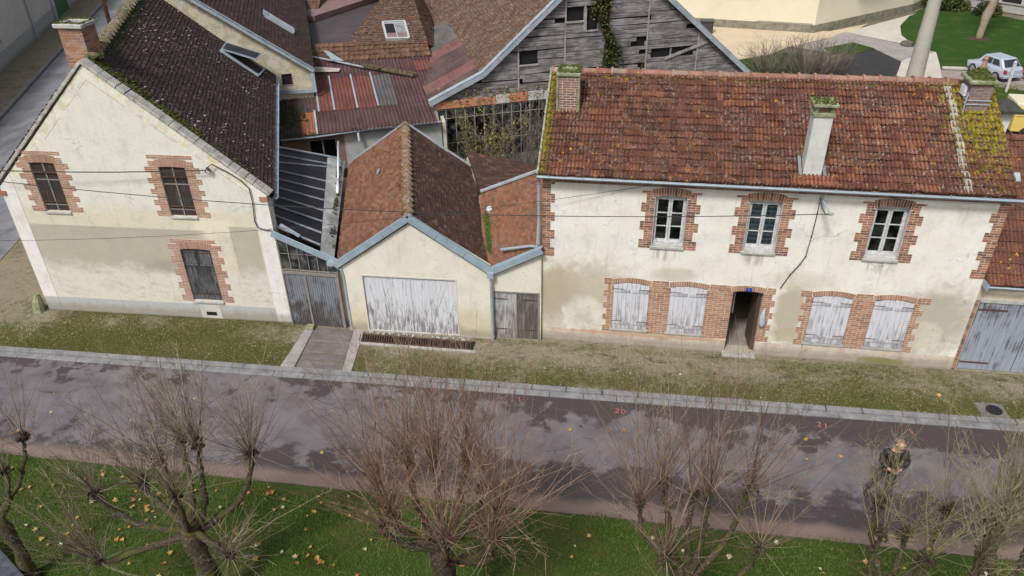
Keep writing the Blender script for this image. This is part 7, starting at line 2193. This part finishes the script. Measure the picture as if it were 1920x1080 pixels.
mb.ball((-.065, -.08, 1.655), .014, .022, .032, 8, 5); mb.ball((.125, -.08, 1.655), .014, .022, .032, 8, 5); mb.build('nose_and_ears', SKIN, body, True, origin=(0, 0, 0))
mb = MB()
for sx in (-.032, .032): mb.ball((.03 + sx, -.172, 1.68), .012, .008, .007, 8, 5)
mb.ball((.03, -.170, 1.615), .026, .01, .006, 8, 5)
mb.build('eyes_and_mouth', mat_plain('face_dark', (.06, .03, .03), (.14, .06, .05)), body, True, origin=(0, 0, 0))
ct = MB(); ct.aabb(PX - .09, PX + .035, PY - .42, PY - .36, pz + 1.08, pz + 1.13)
bevel(tag(ct.build('controller', mat_plain('controller_grey', (.12, .12, .13), (.4, .4, .42), 3, .4, 0)), 'small grey remote controller held in both hands of the person', 'controller'), .012, 2)

# ================================================================== TREES
def mat_bark(name, a, b, moss):
    t = NT(name); ob = t.ob(); n = t.noise(ob, 9, 5, .7); f = t.noise(t.mp(ob, (1, 1, .35)), 34, 4, .8); m_ = t.noise(ob, 5, 4, .7)
    c = t.mix(t.step(f, .35, .65), a, b)
    c = t.mix(t.ma('MULTIPLY', t.step(m_, .48, .60), .8), c, moss)
    l_ = t.step(t.noise(ob, 17, 3, .7), .62, .67)
    c = t.mix(t.ma('MULTIPLY', l_, .6), c, (.28, .27, .21))
    return t.end(c, .95, t.bump(f, 1.0, .02), 0, .2)
BARK = mat_bark('bark_mossy', (.035, .026, .018), (.11, .085, .06), (.075, .085, .015))
BARK2 = mat_bark('bark_dark', (.022, .016, .012), (.085, .062, .045), (.05, .055, .015))
def mat_twig(name, stops):
    t = NT(name); c = t.ramp(t.rnd(), stops); n = t.noise(t.ob(), 6, 2)
    c = t.mix(t.ma('MULTIPLY', n, .3), c, (.05, .035, .03))
    return t.end(c, .75, None, 0, .3)
TW_RED = mat_twig('twig_reddish', [(0, (.12, .06, .045)), (.4, (.22, .12, .085)), (.75, (.29, .19, .135)), (1, (.37, .29, .20))])
TW_GREY = mat_twig('twig_grey_brown', [(0, (.09, .06, .05)), (.5, (.18, .125, .10)), (.85, (.27, .215, .15)), (1, (.40, .37, .24))])
TW_RED2 = mat_twig('twig_red_brown', [(0, (.10, .055, .045)), (.5, (.19, .115, .09)), (.85, (.27, .19, .14)), (1, (.36, .29, .20))])
TW_OLV = mat_twig('twig_olive', [(0, (.10, .08, .04)), (.4, (.20, .165, .085)), (.75, (.28, .24, .13)), (1, (.38, .33, .21))])
def limb(mb, pts, r0, r1, n_=10, wig=.03):
    P = [Vector(p) for p in pts]; out = []
    segs = len(P) - 1
    for i in range(n_ + 1):
        t_ = i / n_ * segs; k = min(int(t_), segs - 1); u = t_ - k
        p0, p1, p2, p3 = P[max(k - 1, 0)], P[k], P[k + 1], P[min(k + 2, segs)]
        p = .5 * ((2 * p1) + (p2 - p0) * u + (2 * p0 - 5 * p1 + 4 * p2 - p3) * u * u + (3 * p1 - p0 - 3 * p2 + p3) * u ** 3)
        if 0 < i < n_: p = p + Vector([random.uniform(-wig, wig) for _ in range(3)])
        out.append(p)
    rad = [(r0 + (r1 - r0) * i / n_) * random.uniform(.82, 1.2) for i in range(n_ + 1)]
    mb.tube(out, rad, 9, jit=.16)
    return out
def shoot(mb, p, d, L, r0, curl, twigs, tw_len=.25, n_=6):
    d = Vector(d).normalized(); pts = [Vector(p)]
    cur = Vector(p); dd = d.copy()
    r_ = random.random(); bend = Vector([random.gauss(0, .045) for _ in range(3)])
    for i in range(n_):
        dd = (dd + Vector((0, 0, curl)) + bend + Vector([random.gauss(0, .06) for _ in range(3)])).normalized()
        cur = cur + dd * (L / n_); pts.append(cur)
    mb.tube(pts, [r0 * (1 - .72 * i / n_) for i in range(n_ + 1)], 3, cap=False, r=r_)
    for k in range(twigs):
        t_ = random.uniform(.25, .98) * n_; i = min(int(t_), n_ - 1); q = pts[i].lerp(pts[i + 1], t_ - i)
        ax = (pts[i + 1] - pts[i]).normalized()
        sd_ = ax.cross(Vector([random.gauss(0, 1) for _ in range(3)])).normalized()
        td = (ax * .8 + sd_ * .75).normalized(); l = tw_len * random.uniform(.4, 1.2)
        mb.tube([q, q + td * l * .5, q + td * l + Vector((0, 0, .02))], [r0 * .45, r0 * .38, r0 * .22], 3, cap=False, r=min(1, r_ + .15))
def pollard(name, base, knobs, seed, bark, tw, label, n_sh=22, L=(1.2, 2.4), r0=.0085, twigs=3, zsplit=2.0, tr=.17, sub=2, up_=.06, tl=.25, side_k=.9, lateral=4):
    random.seed(seed)
    root = thing(name, base, label, 'tree', 'pollarded trees along the lawn')
    bx, by, bz = base
    mb = MB()
    sp = Vector((bx + random.uniform(-.05, .05), by, zsplit))
    limb(mb, [(bx, by, bz - .1), (bx + .03, by, zsplit * .5), sp], tr * 1.25, tr, 8, .02)
    for k in range(6):
        a = k * 1.05; mb.tube([(bx + math.cos(a) * tr * .8, by + math.sin(a) * tr * .8, .22), (bx + math.cos(a) * tr * 1.7, by + math.sin(a) * tr * 1.7, -.06)], [tr * .35, tr * .25], 6)
    ends = []
    for kx, ky_, kz in knobs:
        e = Vector((kx, ky_, kz)); dv = e - sp; s0 = sp + Vector((0, 0, random.uniform(-.35, .1)))
        mid = s0 + Vector((dv.x * .55, dv.y * .55, dv.z * .30)) + Vector([random.uniform(-.06, .06) for _ in range(3)])
        mid2 = s0 + Vector((dv.x * .88, dv.y * .88, dv.z * .66)) + Vector([random.uniform(-.05, .05) for _ in range(3)])
        pts = limb(mb, [s0, mid, mid2, e], tr * .44, tr * .22, 16, .022)
        for q in pts[2:-1]:
            if random.random() < .55: mb.ball(q + Vector([random.gauss(0, .02) for _ in range(3)]), random.uniform(.03, .055), random.uniform(.03, .05), random.uniform(.03, .05), 6, 4, jit=.35)
        ends.append((e, (e - mid2).normalized(), pts))
    tk = mb.build('trunk', bark, root, True)
    mb = MB()
    for e, d, pts in ends:
        for k in range(random.randint(14, 22)):
            o_ = Vector([random.gauss(0, .05) for _ in range(3)]); mb.ball(e + o_, random.uniform(.02, .05), random.uniform(.02, .05), random.uniform(.02, .045), 6, 4, jit=.45)
        for k in range(22):
            o_ = Vector([random.gauss(0, 1) for _ in range(3)]).normalized(); mb.tube([e + o_ * .04, e + o_ * random.uniform(.08, .16)], [.013, .007], 5)
        q = pts[random.randint(4, 7)]; mb.ball(q, .05, .05, .045, 7, 5, jit=.3)
    mb.build('knuckles', BARK2, tk)
    mb = MB()
    for e, d, pts in ends:
        ns = int(n_sh * random.uniform(.55, 1.5))
        for k in range(ns):
            a = random.uniform(0, 6.283); el = random.choice((random.uniform(.35, 1.1), random.uniform(.9, 1.5)))
            outw = Vector((math.cos(a) * math.cos(el), math.sin(a) * math.cos(el), math.sin(el))) * .9 + d * .45
            org = e + outw.normalized() * .05 if k % 3 else pts[random.randint(len(pts) - 5, len(pts) - 2)]
            shoot(mb, org, outw, L[0] + (L[1] - L[0]) * random.random() ** 1.4, r0 * random.uniform(.6, 1.25), up_ * random.uniform(.3, 1.6), twigs, tl)
        for k in range(lateral):      # low whiskers around the knuckle
            a = random.uniform(0, 6.283); v_ = Vector((math.cos(a), math.sin(a), random.uniform(-.4, .3)))
            shoot(mb, e + v_ * .05, v_, random.uniform(.4, 1.3), r0 * .7, .05, 1, tl, 5)
        for q in pts[3:-1:2]:
            if random.random() < side_k:
                a = random.uniform(0, 6.283); v_ = Vector((math.cos(a), math.sin(a), random.uniform(.0, .8))); shoot(mb, q, v_, random.uniform(.4, 1.2), r0 * .65, .06, 1, tl, 5)
    mb.build('crown', tw, root)
    # a few dead leaves caught in the shoots
    mb = MB()
    for k in range(9):
        e = random.choice(ends)[0]; p = e + Vector((random.gauss(0, .35), random.gauss(0, .35), random.uniform(0, .7))); a = Vector([random.gauss(0, 1) for _ in range(3)]).normalized() * .035; b = a.cross(Vector((.3, .2, 1))).normalized() * .03
        mb.face([p - a, p + b, p + a, p - b], None, .8)
    mb.build('dead_leaves', LEAFR, root)
    return root
LEAFR = mat_blades('dead_leaf', [(0, (.16, .05, .03)), (.5, (.24, .09, .05)), (1, (.34, .20, .08))])
TK = {'t0': [(9.23, -9.2, 3.46), (9.0, -9.7, 3.0)],
 't1': [(12.87, -9.5, 4.13), (13.45, -9.9, 4.45), (11.94, -9.7, 3.11), (14.03, -9.3, 3.75), (11.33, -10.2, 3.28), (11.22, -10.6, 1.9), (12.02, -9.2, 3.18), (13.8, -10.4, 2.25), (13.05, -10.3, 3.57)],
 't2': [(17.06, -9.4, 4.05), (18.1, -9.3, 4.09), (17.63, -9.7, 4.3), (16.5, -9.6, 3.65), (18.47, -9.8, 4.01), (17.0, -10.3, 3.76), (17.98, -10.6, 3.61), (18.85, -10.2, 3.93), (16.75, -10.2, 3.25), (18.7, -10.3, 3.35)],
 't3': [(21.1, -9.7, 3.97), (21.48, -9.4, 4.11), (21.96, -9.6, 4.12), (22.15, -9.9, 4.53), (22.85, -9.5, 4.36), (21.56, -10.4, 3.52), (23.0, -10.2, 3.77)],
 't4': [(24.85, -9.5, 4.25), (25.2, -9.9, 4.09), (24.86, -9.9, 4.03), (25.95, -9.4, 4.18), (25.49, -10.2, 3.88)],
 't5': [(26.78, -9.4, 4.31), (26.31, -10.0, 3.9), (27.14, -9.6, 4.04), (26.4, -9.8, 4.34)]}
pollard('pollarded_tree', (8.6, -9.9, 0), TK['t0'], 1, BARK, TW_GREY, 'pollarded tree at the left edge with one leaning mossy limb', 16, (.9, 2.1), .007, 3, 1.9, .12)
pollard('pollarded_tree', (12.85, -10.0, 0), TK['t1'], 12, BARK, TW_GREY, 'pollarded tree with many mossy limbs before the corner house', 46, (.8, 2.6), .0076, 5, 2.45, .17, lateral=22)
pollard('pollarded_tree', (17.7, -10.0, 0), TK['t2'], 23, BARK2, TW_RED, 'bushiest pollarded tree with long reddish shoots before the garage', 64, (1.2, 3.3), .0072, 5, 2.6, .19, up_=.045, lateral=16)
pollard('pollarded_tree', (22.0, -10.0, 0), TK['t3'], 34, BARK, TW_RED2, 'pollarded tree with sparse upright shoots before the main house door', 36, (1.1, 3.1), .0072, 5, 2.5, .16, up_=.07, lateral=12)
pollard('pollarded_tree', (25.3, -10.0, 0), TK['t4'], 45, BARK, TW_OLV, 'olive twigged pollarded tree before the person on the road', 17, (1.0, 2.2), .0062, 12, 2.5, .15, up_=.04, tl=.2)
pollard('pollarded_tree', (26.9, -10.0, 0), TK['t5'], 56, BARK, TW_OLV, 'olive twigged pollarded tree at the right edge', 48, (1.0, 2.6), .0072, 13, 2.5, .17, up_=.04, tl=.2)
random.seed(99)
# lawn tree at the top right
th = thing('lawn_tree', (46.8, 46.6, ZB), 'slanting pale tree trunk standing on the far green lawn', 'tree')
mb = MB(); limb(mb, [(46.8, 46.6, ZB - .1), (47.0, 46.7, ZB + 2), (47.5, 46.8, ZB + 5), (47.9, 47, ZB + 8)], .34, .2, 10, .03)
mb.build('trunk', mat_plain('bark_pale', (.22, .17, .12), (.36, .30, .22), 3, .9, .5), th, True)
mb = MB()
for k in range(160):
    a = random.uniform(0, 6.28); shoot(mb, Vector((47.3, 46.8, ZB + 4)).lerp(Vector((47.9, 47, ZB + 8)), random.random()), (math.cos(a), math.sin(a), .7), random.uniform(1.5, 3), .02, .03, 4, .6)
mb.build('crown', TW_GREY, th)
mb = MB(); mb.ball((46.8, 46.6, ZB), .75, .65, .07, 14, 6, jit=.1); tag(mb.build('tree_pit', mat_plain('soil_dark', (.04, .025, .018), (.08, .055, .04), 9, 1, .6)), 'dark round soil patch at the foot of the lawn tree', 'soil patch')
mb = MB(); mb.ball((40.9, 44.0, ZB + .1), .5, .4, .3, 10, 6, jit=.2); tag(mb.build('boulder', mat_plain('boulder_dark', (.05, .055, .04), (.14, .14, .11), 3, .95, .5)), 'dark mossy boulder at the lawn corner beside the lamp post', 'boulder')

# bare shrubs beyond the ridge, by the barn and in the yard
def bare_shrub(loc, n, L, spread, label, tw, r0=.012, twigs=6, leaves=0, leafmat=None, tl=.3, lean=(0, 0)):
    th = thing('bare_shrub', loc, label, 'shrub')
    mb = MB()
    for k in range(n):
        a = random.uniform(0, 6.283); rr_ = spread * random.random() ** .5 * .35
        p = Vector(loc) + Vector((math.cos(a) * rr_, math.sin(a) * rr_, 0))
        el = random.uniform(.75, 1.5)
        shoot(mb, p, (math.cos(a) * math.cos(el) + lean[0], math.sin(a) * math.cos(el) + lean[1], math.sin(el)), L * random.uniform(.6, 1.15), r0 * random.uniform(.6, 1.2), .0, twigs, tl)
    mb.build('stems', tw, th)
    if leaves:
        lf = MB(); vv = mb.v
        for k in range(leaves):
            p = Vector(random.choice(vv)) + Vector([random.gauss(0, .08) for _ in range(3)])
            if p.z < loc[2] + L * .3: continue
            a = Vector([random.gauss(0, 1) for _ in range(3)]).normalized() * .05; b = a.cross(Vector((.3, .2, 1))).normalized() * .04
            lf.face([p - a, p + b, p + a, p - b], None, random.random())
        lf.build('foliage', leafmat, th)
    return th
TW_DARK = mat_twig('twig_dark', [(0, (.06, .045, .04)), (.5, (.15, .12, .10)), (1, (.27, .235, .19))])
LEAFY = mat_blades('leaf_yellow_green', [(0, (.10, .09, .02)), (.5, (.22, .19, .05)), (1, (.36, .32, .10))])
bare_shrub((29.9, 36.3, ZB), 90, 2.2, 2.6, 'left bare grey shrub beyond the main roof ridge', TW_DARK, .018, 9, tl=.5)
bare_shrub((32.3, 36.0, ZB), 110, 2.4, 3.0, 'middle bare grey shrub beyond the main roof ridge', TW_DARK, .018, 9, tl=.5)
bare_shrub((33.9, 36.6, ZB), 80, 2.2, 2.4, 'right bare grey shrub beyond the main roof ridge', TW_DARK, .018, 9, tl=.5)
bare_shrub(L2(17.95, 5.2), 46, 3.4, 1.2, 'yellowish leafy climber in front of the glazed barn front', TW_OLV, .014, 9, 1500, LEAFY, .4)
bare_shrub(L2(19.2, 4.9), 55, 3.8, 2.2, 'bare tangled shrub in front of the right part of the glazed barn front', TW_DARK, .013, 10, 60, LEAFY, .6)
bare_shrub(L2(20.3, 4.8), 55, 3.8, 2.0, 'bare tangled shrub between the barn glazing and the main roof verge', TW_DARK, .013, 10, 0, None, .6)
bare_shrub(L2(23.9, 5.2, .5), 40, 4.4, 1.6, 'tan dry shrub rising in front of the barn boards', TW_OLV, .014, 9, 250, LEAFY, .4)
# ivy column on the barn boards
th = thing('ivy', L2(23.4, 5.6, .0), 'green ivy column climbing the grey barn boards', 'ivy')
mb = MB()
for k in range(2600):
    z_ = random.uniform(3.9, 8.2); c_ = 23.45 + .25 * math.sin(z_ * 1.7) + (z_ - 5) * -.06; s_ = .26 + .12 * math.sin(z_ * 3.1)
    p = Vector(L2(c_ + random.gauss(0, s_ * .6), BB - .06 - abs(random.gauss(0, .10)), z_)); a = Vector([random.gauss(0, 1) for _ in range(3)]).normalized() * .055; b = a.cross(Vector((.3, .2, 1))).normalized() * .05
    mb.face([p - a, p + b, p + a, p - b], None, random.random())
mb.build('foliage', mat_blades('ivy_leaf', [(0, (.018, .032, .010)), (.5, (.045, .075, .018)), (.85, (.10, .13, .04)), (1, (.20, .12, .06))]), th)
mb = MB()
for k in range(5): mb.tube([L2(23.4 + .05 * k, 5.7, 0), L2(23.5 - .06 * k, 5.74, 3.5), L2(23.4 + .06 * k, 5.74, 7.5)], .02, 5)
mb.build('stems', BARK2, th)
mb = MB()
for k in range(260):
    p = Vector(L2(random.uniform(16.2, 22.5), BB - .1, random.uniform(3.0, 3.6))); a = Vector([random.gauss(0, 1) for _ in range(3)]).normalized() * .06; b = a.cross(Vector((.3, .2, 1))).normalized() * .05
    mb.face([p - a, p + b, p + a, p - b], None, random.random())
tag(mb.build('creeper', LEAFY), 'thin strip of creeper leaves along the orange fascia of the barn', 'creeper')

# ================================================================== FALLEN LEAVES
YEL = mat_blades('leaf_fallen', [(0, (.42, .16, .04)), (.3, (.50, .28, .06)), (.65, (.52, .42, .16)), (1, (.55, .52, .36))])
lm = MB()
def leafshape(r_):
    mb = MB(); n_ = 12; P = []
    for k in range(n_):
        a = 2 * math.pi * k / n_; q = (1.0 if k % 2 == 0 else .55) * (.055 if k != 6 else .035)
        P.append((math.cos(a) * q, math.sin(a) * q, .012 + .012 * math.sin(a * 2)))
    for k in range(n_): mb.face([(0, 0, .004), P[k], P[(k + 1) % n_]], None, r_)
    return mb
protos = []
for k, lb in enumerate(('orange', 'yellow', 'pale')):
    o = leafshape((.05, .4, .95)[k]).build('fallen_leaf', YEL, origin=(0, 0, 0)); tag(o, 'small fallen leaf lying on the lawn, the verge or the road', 'leaf', 'fallen leaves scattered on the ground'); protos.append(o)
spots = []
for k in range(150): spots.append((random.uniform(6.5, 15.5) if k < 100 else random.uniform(15, 29), random.uniform(-9.7, -6.8), .035))
for k in range(16): spots.append((random.uniform(5, 30), random.uniform(-5.8, -3.2), RZ + .006))
for k in range(10): spots.append((random.uniform(18, 30), random.uniform(-2.0, -.6), .02))
for i, (x_, y_, z_) in enumerate(spots):
    src = protos[random.choice((0, 1, 1, 0, 2))]
    o = src if False else (protos[i] if i < 3 else src.copy())
    if i >= 3: COL.objects.link(o)
    o.location = (x_, y_, z_); o.rotation_euler = (random.uniform(-.4, .4), random.uniform(-.4, .4), random.uniform(0, 6.28)); s_ = random.uniform(.6, 1.5); o.scale = (s_, s_, s_)
# dark bench whose end shows in the bottom left corner
th = thing('stone_bench', (7.8, -9.95, -.02), 'dark slate bench end at the bottom left corner of the lawn', 'bench')
DSL = mat_plain('slate_slab', (.030, .034, .045), (.11, .115, .13), 6, .5, .4)
BN = FR((7.0, -9.75), (8.95, -10.84))
mb = MB(); mb.box(BN, 0, 2.1, .38, .46, 0, .5); bevel(mb.build('seat', DSL, th), .01, 2)
mb = MB(); mb.box(BN, .2, .32, -.05, .379, .05, .45); mb.box(BN, 1.75, 1.87, -.05, .379, .05, .45); mb.build('leg', DSL, th)
